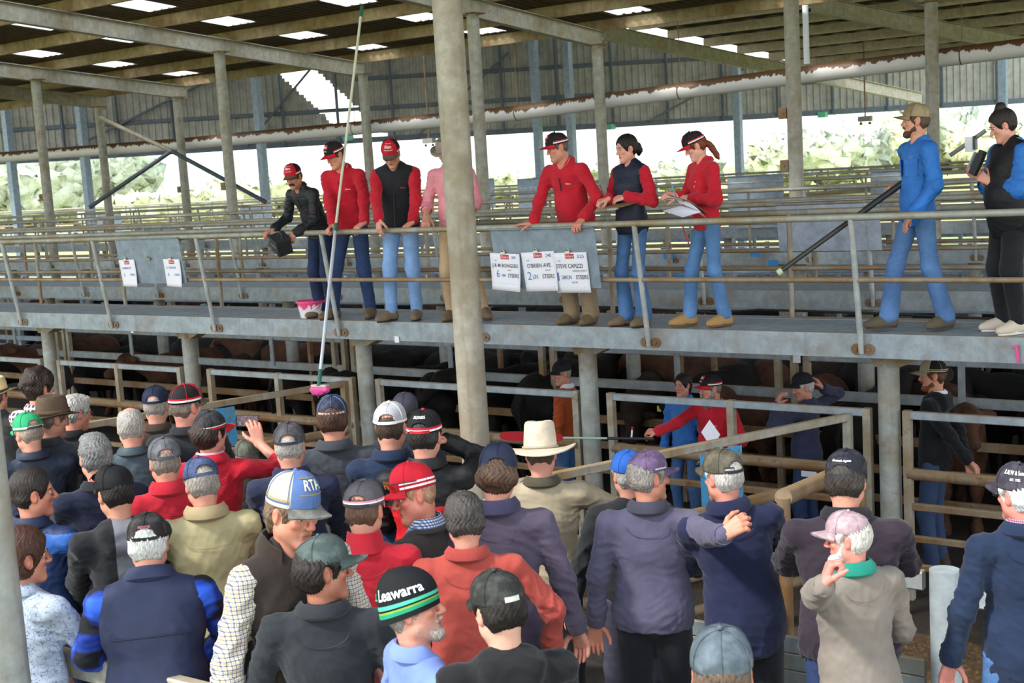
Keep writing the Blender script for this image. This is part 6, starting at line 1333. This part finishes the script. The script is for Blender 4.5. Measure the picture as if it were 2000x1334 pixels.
cr_(364, 794, 'man in a mesh cap with red front and white stripe, black jacket', zh=1.86, f=15, hf=48, hp=4, w=1.12, facer=True, top=dict(m=fabric('#24272c'), name='jacket'), collar=col_(fabric('#24272c')), hair=dict(c='#7a6a60', style='crop'), cap=elders('r', hole=False, hz=1.05), legs=dict(m=DKT), skin_='#cf9080', arms=FW_)
cr_(412, 846, 'man in a black and red cap and red pullover holding up a phone', zh=1.80, f=12, hf=48, hp=2, w=1.05, arms=dict(R=dict(w=atZ(503, 868, 1.66) + (FW * .06), pose='relax', roll=1, hw=1, hd=(-.35, .05, 1), n=(.8, -.5, 0), hint=(1, -.1, -.55)), L=dict(l=(-.1, .35, 1.1))), top=pull('', RD), collar=[col_(PINK, r=.062, h=.055, name='shirt_collar'), col_(RD, r=.070, h=.045)], hair=dict(c='#33251e', style='curly', t=-.01), cap=dict(m=[capm('#29272a', 'worn')], bm=cRD, strap=cRD, bands=[(.9, 5.38, .06, .11, cRD), (.9, 5.38, .13, .17, plain('#d8c9b0'))], up=-.004), legs=dict(m=DKT))
cr_(187, 892, 'grey haired man with sunglasses on his head in a navy jumper', zh=1.84, f=-8, hf=-10, hp=4, w=1.12, top=pull('#171c33'), collar=col_(fabric('#1d2026'), r=.062), hair=dict(c='#7d7d7c', style='full', t=-.011), legs=dict(m=DKT), arms=FW_)
cr_(322, 902, 'man in a plain grey cap and red pullover with folded collar', zh=1.78, f=-8, hf=-6, hp=6, top=pull('', RD2), collar=col_(RD2, r=.066, h=.065), hair=dict(c='#8d8178', style='crop'), cap=capc('#55565b', 'worn', hole=True), legs=dict(m=DKT), arms=FW_)
cr_(394, 944, 'man in a faded blue cap and wide pale tan jacket', zh=1.78, f=-2, hf=-12, hp=12, w=1.22, belly=1.15, top=dict(m=fabric('#b3a67b', 'shell'), name='jacket', amp=.011, puff=.006, len=.06), collar=col_(fabric('#a3906c', 'shell'), r=.074, h=.06), hair=dict(c='#9a9188', style='short'), cap=capc('#3b4668', 'worn', tilt=-4), legs=dict(m=DKT), arms=FW_)
p13 = cr_(224, 962, 'man in a black cap and black hooded jumper with a grey back panel', zh=1.80, f=-5, hf=-22, hp=10, w=1.05, top=pull('', hood=True, name='hooded_jumper', m=[fabric('#1b1c20'), fabric('#6f7076')], sel=lambda P, a: np.where((np.abs(P[:, 0] + .0) < .045) & (P[:, 1] < .02) & (a[1] > .055) & (a[3] > .055), 1, 0)), hair=dict(c='#1e1916', style='short'), cap=capc('#17171a', hole=False), legs=dict(m=DKT), arms=FW_, skin_='#c48d75')
cr_(66, 962, 'dark haired man in profile wearing a dark blue rain jacket', zh=1.79, f=40, hf=84, hp=2, w=1.12, facer=True, top=dict(m=[fabric('#1a2c52', 'shell'), fabric('#2f5da8', 'shell')], sel=lambda P, a: np.where((P[:, 2] > 1.33) & (P[:, 2] < 1.43) & (P[:, 1] < .03), 1, 0), name='jacket', amp=.012), collar=col_(fabric('#1a2440', 'shell'), r=.068, h=.05), hair=dict(c='#2c2420', style='short', t=.004), legs=dict(m=fabric('#22345e', 'denim')), hd=dict(nose=1.2), skin_='#cf8c76', arms=FW_)
cr_(482, 892, 'person in a faded olive cap hidden behind the raised arm', zh=1.55, f=0, hf=-8, top=pull('#3a3a35'), hair=dict(c='#6d6258'), cap=capc('#55584c', 'worn', hole=False), legs=dict(m=DKT), arms=FW_)
cr_(566, 872, 'man in a charcoal cap with brass eyelets and a navy pullover', zh=1.8, f=3, hf=6, hp=4, w=1.14, top=pull('#252a44'), collar=col_(fabric('#1c2244'), r=.068, h=.055), hair=dict(c='#b0a9a2', style='crop'), cap=capc('#3f3d42', 'worn', strap=plain('#2b2d3c')), legs=dict(m=DKT), arms=FW_)
cr_(650, 818, 'man in a dark blue cap with striped edge and a charcoal pullover, hair curling below', zh=1.86, f=4, hf=4, hp=2, w=1.18, top=pull('#3d4047'), collar=col_(fabric('#3d4047'), r=.068, h=.05), hair=dict(c='#4f3527', style='short', t=.006), cap=capc('#2c3143', 'worn', seam=plain('#5b7fb0'), bands=[(2.2, 4.08, .10, .15, plain('#b9b0a8')), (2.2, 4.08, .15, .17, plain('#c0703c'))]), legs=dict(m=DKT), arms=SL)
cr_(763, 834, 'man in a white and grey mesh cap and a navy jacket', zh=1.86, f=8, hf=12, hp=6, w=1.12, top=dict(m=fabric('#1b2b45'), name='jacket'), collar=col_(fabric('#1b2b45'), r=.068, h=.05), hair=dict(c='#4a3a30', style='crop'), cap=dict(m=[capm('#b4b5bb', 'mesh'), cWH], seam=plain('#e6e6ea'), bands=[(.9, 5.38, .02, .09, cWH)], strap=cWH, button=cWH), legs=dict(m=DKT), arms=FW_)
cr_(792, 806, 'person in a dark cap almost hidden behind the white mesh cap', zh=1.74, f=0, hf=8, top=pull('#2c2e36'), hair=dict(c='#3a302a'), cap=capc('#3a3844', hole=False), legs=dict(m=DKT), arms=FW_)
RB = [fabric('#1d1c1f', 'shell'), fabric('#c41c24', 'shell')]
cr_(830, 850, 'man in a black jacket with a broad red panel across the back', zh=1.86, f=3, hf=16, hp=4, w=1.24, belly=1.15, arms=dict(R=dict(l=(.10, .15, 1.55), pose='relax', hint=(.9, .2, -.7)), L=dict(l=(-.2, .36, 1.05))), top=dict(m=RB, name='jacket', sel=lambda P, a: np.where((P[:, 2] < 1.27) & (P[:, 2] > .98) & (P[:, 1] < .05) & (a[1] > .07) & (a[3] > .07), 1, 0)), collar=col_(RB[0], r=.068, h=.055), hair=dict(c='#2b2726', style='short'), cap=dict(m=[capm('#1b1a1c')], bm=cRD, strap=cRD, button=cRD, bands=[(.9, 5.38, .04, .10, cWH), (.9, 5.38, .10, .17, cRD)], patch=[(3.65, 2.63, .48, .62, None, 'SALEYARDS', cWH, .9)]), legs=dict(m=DKT))
VST = fabric('#2b221d'); TTR = check('#dcd8d2', '#3b4668', '#b89a5a', .016, .26)
cr_(574, 998, 'man in a blue and cream cap and brown vest, facing back towards us', zh=1.95, f=150, hf=140, hp=12, hr=-4, w=1.12, facer=True, top=dict(m=TTR, name='shirt', vlen=.12), vest=dict(m=VST), collar=[col_(TTR, r=.062, h=.035, open_=.7, name='shirt_collar'), col_(fabric('#2e241c'), r=.078, h=.075, open_=.65)], arms=dict(R=dict(l=(.33, .03, .84), roll=1, hint=(.6, -.8, 0)), L=dict(l=(-.3, .1, .9), roll=1)), hair=dict(c='#7a6350', style='short', t=.004, nape=.03),
    cap=dict(m=[capm('#5670a4'), capm('#bdb8a8', 'mesh')], bm=capm('#5e5c58', 'worn'), um=capm('#5e5c58'), sel=lambda a, t: 0 if abs(a) < .95 else 1, hz=1.15, sq=.7, bands=[(1.0, 5.28, .02, .08, plain('#d9d4c4')), (1.0, 5.28, .08, .12, plain('#4a5a86')), (1.0, 5.28, .14, .17, plain('#a8925a')), (-.62, .62, .27, .30, plain('#8a7a4a')), (-.62, .62, .66, .69, plain('#8a7a4a'))], patch=[(.5, -.5, .34, .64, None, 'RTA', plain('#d9d2b8'), .8)]), legs=dict(m=JN, name='jeans'), skin_='#cc8d76', hd=dict(stubble='#a87a68'))
cr_(712, 996, 'young man in a grey cap with pink brim and a red pullover with raised collar', zh=1.78, f=6, hf=18, hp=8, w=1.05, top=pull('', RD2), collar=col_(RD2, r=.064, h=.075, fold=False), hair=dict(c='#6b5040', style='crop'), cap=dict(m=[capm('#5f5a5e', 'mesh'), capm('#e0b4bf')], sel=lambda a, t: 1 if abs(a) < .8 else 0, bm=capm('#e3b3b5'), bands=[(.9, 5.38, .03, .08, capm('#55535a')), (.9, 5.38, .08, .12, cWH), (.9, 5.38, .12, .17, plain('#d98fa0'))], strap=capm('#3a393f')), legs=dict(m=DKT), arms=FW_)
p23 = cr_(808, 968, 'laughing man in a bright red cap and dark brown jacket over gingham', zh=1.78, f=-55, hf=-104, hp=10, hr=12, w=1.15, belly=1.1, facer=True, top=dict(m=fabric('#3f3937'), name='jacket'), collar=[col_(check('#dfe4ee', '#33507f', None, .012, .5), r=.064, h=.06, name='shirt_collar'), col_(fabric('#3f3937'), r=.072, h=.03)], hair=dict(c='#b58a6c', style='crop'), cap=dict(m=[cRD, cRD], bm=cRD, sq=.7, hz=1.2, hole=False, bands=[(.8, 5.48, .05, .10, cWH), (.8, 5.48, .15, .20, cWH)]), legs=dict(m=DKT), hd=dict(fat=.006, nose=1.1), skin_='#d98c76', arms=FW_)
cr_(907, 1016, 'man with thick grey hair in a rust red pullover', zh=1.72, f=2, hf=-6, hp=10, w=1.25, belly=1.2, top=pull('#a9463c'), collar=col_(fabric('#a03f38'), r=.068, h=.05), hair=dict(c='#4b4643', style='full', t=-.003), legs=dict(m=DKT), arms=dict(R=dict(l=(.36, .15, .95), hint=(1, -.4, -.1)), L=dict(l=(-.3, .2, .95), hint=(-1, -.4, -.1))))
cr_(972, 926, 'curly haired man in a plain navy cap and faded plum grey pullover', zh=1.84, f=4, hf=4, hp=8, hr=5, w=1.2, top=pull('#544a5c', len=.1), collar=col_(fabric('#3c3852'), r=.070, h=.06), hair=dict(c='#5b4434', style='curly', t=-.012), cap=capc('#2b3047', hz=1.1), legs=dict(m=JND), arms=dict(R=dict(l=(.33, .05, .85)), L=dict(l=(-.3, .2, .95))))
cr_(1056, 885, 'man in a wide cream felt hat and beige drill jacket', zh=1.75, f=2, hf=2, hp=14, w=1.2, top=dict(m=fabric('#a8997f', 'shell'), name='jacket', amp=.013, puff=.01, len=.05), collar=col_(fabric('#4a4436'), r=.066, h=.045), hair=dict(c='#5a4c40', style='crop'), cap=dict(kind='felt', m=capm('#c9bba6'), br=.19, ch=.15, curl=.02, bandh=.012, bm=capm('#a89a84'), crease=0, up=-.005, dip=.03), legs=dict(m=DKT), arms=dict(R=dict(l=(.40, .34, 1.12), hint=(1, .2, -.4)), L=dict(l=(-.3, .36, 1.1), hint=(-1, .2, -.4))))
SWT = fabric('#57536a'); nv28 = fabric('#1c2140')
p28 = cr_(1411, 930, 'man in an olive cap and navy pullover with an arm laid across his back', zh=1.75, f=-8, hf=-42, hp=6, w=1.2, side=-7, belly=1.15, top=pull('', nv28, len=.12), collar=col_(nv28, r=.072, h=.06), hair=dict(c='#c0bab4', style='short'), cap=dict(m=[capm('#4f4a3d', 'worn')], um=plain('#26252c'), patch=[(3.9, 3.4, .05, .2, plain('#202024'), 'LIVESTOCK', cWH, .35)], strap=plain('#202024')), legs=dict(m=DKT, r=1.05), arms=dict(R=dict(l=(.12, .40, 1.1), hint=(1, 0, -.3)), L=dict(l=(-.16, .38, 1.05), hint=(-.3, .2, -1))), skin_='#cf8d7a')
hh_ = atZ(1452, 1018, 1.62)
cr_(1268, 932, 'man in a faded purple cap and grey purple jumper with his arm round his neighbour', zh=1.73, f=6, hf=58, hp=4, hr=-6, w=1.26, belly=1.2, facer=True, arms=dict(R=dict(w=atD(1442, 1056, p28['world'](p28['U'](0, -.19, 1.2)) @ FW - .12), pose=.85, hw=1, hd=(.75, .25, .55), n=(-.2, -1, .2), hint=(.0, -.5, -1.2), len=1.1), L=dict(l=(-.30, .02, .84), hint=(-.6, -.8, 0))), top=pull('', SWT, name='jumper', amp=.009), collar=col_(fabric('#3f3f4c'), r=.07, h=.055), hair=dict(c='#8d867e', style='short', t=.006), cap=dict(m=[capm('#5d4a68', 'worn')], patch=[(1.75, .95, .05, .16, None, 'www.livestock', cWH, .6)]), legs=dict(m=fabric('#15161c'), flare=1.1, r=1.08), hd=dict(nose=1.3), skin_='#cc8e74')
cr_(1226, 926, 'man in a bright blue cap and grey trousers, hidden behind the purple cap', zh=1.66, f=0, hf=-20, w=1.1, top=dict(m=fabric('#232427'), name='jacket'), hair=dict(c='#b0aaa4', style='short'), cap=capc('#2f62b8', hole=False), legs=dict(m=fabric('#4b4b5c', 'shell'), r=1.15), arms=dict(L=dict(l=(-.36, .0, .82)), R=dict(l=(.2, .3, 1.0))), facer=False)
cr_(1653, 938, 'man in a black lettered cap and dark plum jumper, elbows on the rail', zh=1.8, f=-2, hf=12, hp=8, w=1.36, belly=1.2, lean=8, top=pull('#2e242f', name='jumper'), collar=col_(fabric('#1c1a20'), r=.072, h=.05), hair=dict(c='#3c3430', style='short', t=.004), cap=dict(m=[capm('#22242c', 'worn')], patch=[(3.75, 2.53, .40, .52, None, 'Livestock Agents', cWH, .8)], strap=plain('#22242c')), legs=dict(m=fabric('#23345c', 'denim')), arms=dict(R=dict(l=(.10, .42, 1.10), hint=(1, -.05, -.25)), L=dict(l=(-.10, .42, 1.10), hint=(-1, -.05, -.25))))
cr_(1655, 1052, 'white bearded man in a faded pink cap and taupe jumper, hand to mouth', zh=1.64, hscale=.9, f=-35, hf=-84, hp=4, hr=6, w=1.2, belly=1.2, lean=6, facer=True, arms=dict(L=dict(w=atD(1612, 1140, atZ(1655, 1052, 1.80) @ FW - CAM_H * FW[2] * 0 - CP @ FW - .12), pose='fist', hw=1, hd=(.25, .25, 1), n=(-.8, -.5, -.1), hint=(-.7, .1, -1), watch='#c9c9c9'), R=dict(l=(.25, .3, 1.0))), top=pull('#82786f', len=.06, name='jumper', amp=.010), collar=col_(fabric('#18806f'), r=.064, h=.055), hair=dict(c='#d5cfc4', style='short', t=.006), cap=dict(m=[capm('#a68e94', 'worn')], strap=capm('#8a757c')), legs=dict(m=JN, name='jeans'), hd=dict(beard=dict(c='#d6d1ce', t=.014, len=.012, mo=0)), skin_='#d48f80')
cr_(1990, 964, 'white haired man in glasses, a dark lettered cap and a navy fleece', zh=1.75, f=-22, hf=-48, hp=6, w=1.08, facer=True, top=dict(m=fabric('#1b2a45'), name='fleece', len=.08), collar=[col_(check('#c9c4d2', '#a02a4a', '#2a3a7a', .014, .4), r=.062, h=.06, name='shirt_collar'), col_(fabric('#1b2a45'), r=.072, h=.05)], hair=dict(c='#dcdad6', style='short', t=.004), cap=dict(m=[capm('#3a3640', 'worn')], patch=[(4.9, 3.7, .42, .60, None, "R.M.W & Sons", cWH, .8), (4.5, 4.0, .26, .34, None, 'EST. 1932', cWH, .9)]), hd=dict(specs='#8a8580'), legs=dict(m=JN, name='jeans'), skin_='#d38f80', arms=dict(L=dict(l=(-.30, .05, .88)), R=dict(l=(.10, -.22, .95))))
cr_(1410, 1316, 'person in a washed grey cap, only the cap showing at the bottom edge', zh=1.80, f=0, hf=0, hp=4, top=pull('#3a4048'), hair=dict(c='#6a5648', style='short'), cap=capc('#4e5961', 'worn', hole=False), legs=dict(m=DKT), arms=FW_)
cr_(973, 1190, 'man in a dark olive cap and black hooded jumper beside the striped beanie', zh=1.77, f=-12, hf=-28, hp=12, w=1.1, top=pull('#141518', hood=True, name='hooded_jumper'), hair=dict(c='#221b18', style='short', t=.002), cap=dict(m=[capm('#2b2c29', 'worn')], hole=False, patch=[(3.45, 2.85, .06, .17, plain('#c8c9c0'), None, cWH, 1)]), legs=dict(m=DKT), arms=FW_, skin_='#d3a48f')
GRN = ['#16181b', '#1f9a72', '#8aa83a', '#4fc0a2']
cr_(806, 1190, 'smiling man in a black beanie with green stripes and a periwinkle blue polo shirt', zh=1.74, f=70, hf=98, hp=-12, hr=-10, w=1.18, facer=True, top=dict(m=fabric('#6c83c8', 'knit'), name='polo_shirt', vlen=.09, badge=(-.09, 1.25, .09, .03, None, 'Leawarra', plain('#c0407f'))), collar=col_(fabric('#7389cc'), r=.064, h=.05, open_=.62), hair=dict(c='#8d8680', style='crop'), hd=dict(stubble='#a09a98', beard=dict(c='#b8a79e', t=.005), nose=1.35),
    cap=dict(kind='beanie', m=[capm(c) for c in GRN], tilt=-4, sz=.94, sel=lambda a, t: 1 if .10 < t < .19 else 2 if .21 < t < .24 else 3 if .26 < t < .33 else 0, word=('Leawarra', (math.pi * .5 + .95, math.pi * .5 - .75, .44, .66))), legs=dict(m=DKT), skin_='#cf9480', arms=dict(R=dict(l=(.3, .1, .9)), L=dict(l=(-.3, .1, .9))))
cr_(633, 1112, 'dark curly haired man in a grey green cap and charcoal pullover turned aside', zh=1.76, f=10, hf=78, hp=2, hr=-6, w=1.2, belly=1.1, facer=True, top=pull('#26292e'), collar=col_(fabric('#26292e'), r=.072, h=.045), hair=dict(c='#221a17', style='curly', t=-.010), cap=capc('#46524f', 'worn', bl=.075), legs=dict(m=DKT), skin_='#a8705a', arms=dict(R=dict(l=(.3, .15, .92)), L=dict(l=(-.32, .15, .92))))
cr_(290, 1062, 'white haired man in a navy quilted vest and blue plaid shirt, leaning forward', zh=1.74, f=6, hf=8, hp=10, w=1.3, belly=1.15, lean=14, bend=8, top=dict(m=check('#0b0e18', '#16389a', '#2f62dd', .17, .3, True), name='shirt', puff=.008, amp=.010), vest=dict(m=fabric('#2e3450', 'shell'), quilt=(1.24, 1.10, .98)), collar=col_(fabric('#2e3450', 'shell'), r=.074, h=.055), hair=dict(c='#d8d5d0', style='short', t=.002), cap=dict(m=[capm('#2b2828', 'worn')], patch=[(3.5, 2.78, .33, .42, None, 'WOOLSTORE', plain('#d07088'), .9)]), legs=dict(m=DKT), arms=dict(R=dict(l=(.14, .36, 1.0), hint=(1, -.35, -.35)), L=dict(l=(-.14, .36, 1.0), hint=(-1, -.35, -.35))))
PT = swirl('#a9b4c6', '#5a6a88')
cr_(50, 1086, 'brown haired woman in glasses and a pale blue patterned blouse beside the near column', zh=1.72, f=48, hf=80, hp=4, w=.98, facer=True, top=dict(m=PT, name='blouse'), collar=col_(PT, r=.056, h=.04), hair=dict(c='#4f3023', style='bob'), hd=dict(fem=1, specs='#8f7a6a', nose=.9), legs=dict(m=DKT), skin_='#d09278', arms=dict(R=dict(l=(.2, .3, .95)), L=dict(l=(-.2, .3, .95))))
# ---- things in hands
def box_obj(name, c, size, mats, R, label, cat): pass
p = atY(549, 478, 8.93); E = empty('black_carry_box', p, -.5, label='small black box with a wire handle and white lettering hanging from the moustached man\'s hand', cat='box')
b = MB(); Rb = rotm('x', .25) @ rotm('y', .35); b.box((0, 0, 0), (.20, .15, .15), Rb); b.build('case', plain('#1f2226', .5), E); b = MB(); b.box(Rb @ np.array([0, 0, .08]), (.21, .16, .02), Rb); b.build('lid', plain('#2c3034', .5), E)
b = MB(); b.tube([Rb @ np.array([.07, 0, .08]), Rb @ np.array([.09, 0, .14]), Rb @ np.array([.03, 0, .16]), Rb @ np.array([-.02, 0, .09])], .005, 8); b.build('handle', plain('#8f8f90', .3, .8), E, True); text('lettering', 'GRIPPED', (Rb @ np.array([[1., 0, 0], [0, 0, -1], [0, 1, 0]]), Rb @ np.array([-.01, -.0765, .01])), .035, plain('#9aa3b5'), E)
def clipboard(c, X, Yv, label, two=False):
    X = nrm(X); Yv = nrm(np.array(Yv) - X * (np.array(Yv) @ X)); N = np.cross(X, Yv); R = np.stack([X, Yv, N], 1); E = empty('clipboard', c, label=label, cat='clipboard'); b = MB(); b.box((0, 0, 0), (.235, .32, .005), R); b.build('board', plain('#8d6f4d', .6), E)
    b = MB(); V = []; n = 8
    for j in range(n + 1):
        for i in range(n + 1): x = -.105 + .21 * i / n; y = -.155 + .29 * j / n; V.append(R @ np.array([x, y, .006 + .035 * (1 - j / n) ** 2 * (i / n)]))
    b.add(V, [(j * (n + 1) + i, j * (n + 1) + i + 1, (j + 1) * (n + 1) + i + 1, (j + 1) * (n + 1) + i) for j in range(n) for i in range(n)]); b.build('papers', PAP, E, True); b = MB(); b.box(R @ np.array([0, .145, .012]), (.1, .03, .014), R); b.build('clip', plain('#b9bcc0', .3, .8), E)
    if two: b = MB(); b.add([R @ np.array(q) for q in ((-.1, -.05, .02), (.11, -.05, .02), (.12, .16, .14), (-.09, .16, .14))], [(0, 1, 2, 3)]); b.build('lifted_sheet', PAP, E)
    return E
sgn = lambda x, y, Y: atY(x, y, Y)
clipboard(atY(1215, 399, 9.28), (1, -.05, .05), (-.2, -.75, -.1), 'clipboard with white papers held by the dark haired woman in the vest')
clipboard(atY(1345, 399, 9.28), (1, -.2, -.28), (-.1, -.8, .35), 'clipboard with papers held by the woman with the red braid', True)
for (x, y, Y, c, lab) in ((1176, 372, 9.2, '#333338', 'black pen held by the dark haired woman in the vest'), (1316, 370, 9.25, '#3f8fd8', 'blue pen held by the woman with the red braid')):
    p = atY(x, y, Y); E = empty('pen', p, label=lab, cat='pen'); b = MB(); b.tube([(-.02, 0, .05), (.015, 0, -.05)], .0045, 8); b.build('barrel', plain(c, .4), E, True); b = MB(); b.tube([(.015, 0, -.05), (.019, 0, -.062)], [.004, .001], 8); b.build('tip', plain('#222226'), E, True)
b = MB(); b.tube([atY(1333, 440, 9.3), atY(1339, 460, 9.3), atY(1346, 478, 9.3)], .006, 8); tag(b.build('red_lanyard', plain('#a81f30'), smooth=True), 'thin red lanyard hanging below the clipboard of the woman with the red braid', 'lanyard')
# phone
p = atZ(474, 825, 1.62 + .1) + FW * .16; X = nrm(RT * 1.0 - FW * .15); Z_ = nrm(UP + RT * .02); N = np.cross(X, Z_); R = np.stack([X, N, Z_], 1); E = empty('smartphone', p, label='smartphone held sideways filming the sale, its screen lit', cat='phone'); b = MB(); b.box((0, 0, 0), (.155, .009, .078), R); b.build('case', plain('#141518', .3), E)
t = NT('phone_screen'); c_ = t.co((1, 1, 1)); f = t.noise(c_, 60, 3, .7); cc = t.ramp(f, [(.4, '#2a2a3a'), (.5, '#6a5a6a'), (.58, '#a03a48'), (.66, '#c8c4cc')]); t.L(cc, t.b.inputs['Emission Color']); t.b.inputs['Emission Strength'].default_value = .5; t.fin('#101014', .2)
b = MB(); s_ = -1 if N @ FW > 0 else 1; b.box(R @ np.array([0, s_ * .0052, 0]), (.142, .001, .068), R); b.build('screen', t.m, E)
# sorting paddle of the bearded man
p0 = atY(1258, 857, 9.6); p1 = atY(1100, 855, 9.35); p2 = atY(976, 851, 9.15); E = empty('sorting_paddle', p0, label='sorting paddle with a red blade and pale green shaft, pointed by the bearded man', cat='paddle'); b = MB(); b.tube([np.zeros(3) + (p0 - p1) * .12, (p1 - p0) * .45], .0135, 12); b.build('grip', plain('#26282c', .5), E, True); b = MB(); b.tube([(p1 - p0) * .45, p1 - p0], .010, 10); b.build('shaft', plain('#a9c9b0', .4), E, True)
d = nrm(p2 - p1); up_ = nrm(np.array([0, 0, 1.]) - d * d[2]); sd3 = np.cross(d, up_); L = np.linalg.norm(p2 - p1); V = []; n = 18
for o_ in (-.008, .008):
    for k in range(n):
        a = 2 * math.pi * k / n; ca, sa = math.cos(a), math.sin(a); V.append((p1 - p0) + d * (L * .5 + L * .5 * (abs(ca) ** .5) * (1 if ca > 0 else -1)) + up_ * .045 * (abs(sa) ** .6) * (1 if sa > 0 else -1) + sd3 * o_)
b = MB(); b.add(V, [tuple(range(n))[::-1], tuple(range(n, 2 * n))] + [(k, (k + 1) % n, n + (k + 1) % n, n + k) for k in range(n)]); b.build('blade', plain('#b5202c', .4), E)
p = atY(1385, 852, 9.72); b = MB(); b.add([p + np.array(q) for q in ((-.075, 0, .03), (.03, -.01, -.11), (.10, .01, .02), (-.0, .02, .14))], [(0, 1, 2, 3)]); o = b.build('white_card', PAP); md = o.modifiers.new('t', 'SOLIDIFY'); md.thickness = .002; tag(o, 'blank white card held up by the bearded man in red', 'card')
p = atY(1233, 846, 9.6); E = empty('marker_pen', p, label='white marker with a red cap in the fist that holds the sorting paddle', cat='pen'); b = MB(); b.tube([(0, 0, -.04), (.01, 0, .03)], .008, 10); b.build('barrel', plain('#e8e8ea'), E, True); b = MB(); b.tube([(.01, 0, .03), (.014, 0, .055)], .009, 10); b.build('pen_cap', plain('#c8281e'), E, True)
p = atY(1580, 926, 10.35); b = MB(); b.box(tuple(p), (.14, .006, .05)); tag(b.build('folded_paper', PAP), 'folded white paper sticking out of the back pocket of the man lifting his cap', 'paper')
# handheld reader of the woman with the bun
p = atY(1908, 322, 9.42); E = empty('handheld_device', p, label='black handheld reader and silver phone held up by the woman with the bun', cat='device'); Rb = rotm('y', .45) @ rotm('z', -.5); b = MB(); b.box((0, 0, 0), (.06, .03, .15), Rb); b.build('case', plain('#1b1c1f', .45), E); b = MB(); b.box(Rb @ np.array([0, -.0, .09]), (.045, .04, .03), Rb); b.build('head', plain('#232428', .5), E); b = MB(); b.box(Rb @ np.array([-.05, .0, .02]), (.010, .05, .11), Rb); b.build('screen', plain('#9ba3a8', .2), E)
# woman's sunglasses and belt-like details stay small

def shades(pd, y, z, col, lens, label, back=0):
    """sunglasses pushed up on a cap"""
    E = empty('sunglasses', pd['world'](pd['hq'](0, y, z)), label=label, cat='sunglasses'); o = pd['world'](pd['hq'](0, y, z)); q = lambda a, b_, c: pd['world'](pd['hq'](a, b_, c)) - o
    for sx_ in (-1, 1):
        b = MB(); V = [q(sx_ * (.034 + .028 * math.cos(t_)), y + .004 - abs(math.cos(t_)) * .004, z + .019 * math.sin(t_)) for t_ in np.linspace(0, 2 * math.pi, 17)[:-1]]; V2 = [v + (q(0, y + .003, z) - q(0, y, z)) for v in V]; n = 16
        b.add(V + V2, [tuple(range(n))[::-1], tuple(range(n, 2 * n))] + [(k, (k + 1) % n, n + (k + 1) % n, n + k) for k in range(n)]); b.build('lens', lens, E)
        b = MB(); b.tube([q(sx_ * .062, y, z + .004), q(sx_ * .094, y - .05, z - .004), q(sx_ * .097, y - .12, z - .014)], [.0035, .003, .0025], 6); b.build('temple', plain(col, .35), E, True)
    b = MB(); b.tube([q(-.012, y + .004, z + .006), q(0, y + .006, z + .009), q(.012, y + .004, z + .006)], .003, 6); b.build('bridge', plain(col, .35), E, True)
t = NT('mirror_lens'); f = t.noise(t.co(), 30, 2); ml = t.fin(t.ramp(f, [(.35, '#2a5a3a'), (.48, '#d8a52a'), (.6, '#d2562a'), (.7, '#2a2a30')]), .12, .3)
shades(p23, .106, .082, '#3a2a22', ml, 'mirrored orange sunglasses resting on the bright red cap of the laughing man')
shades(p13, .100, .085, '#d02a2a', plain('#1a1a1e', .15), 'red framed sunglasses resting on the black cap above the grey panelled jumper')
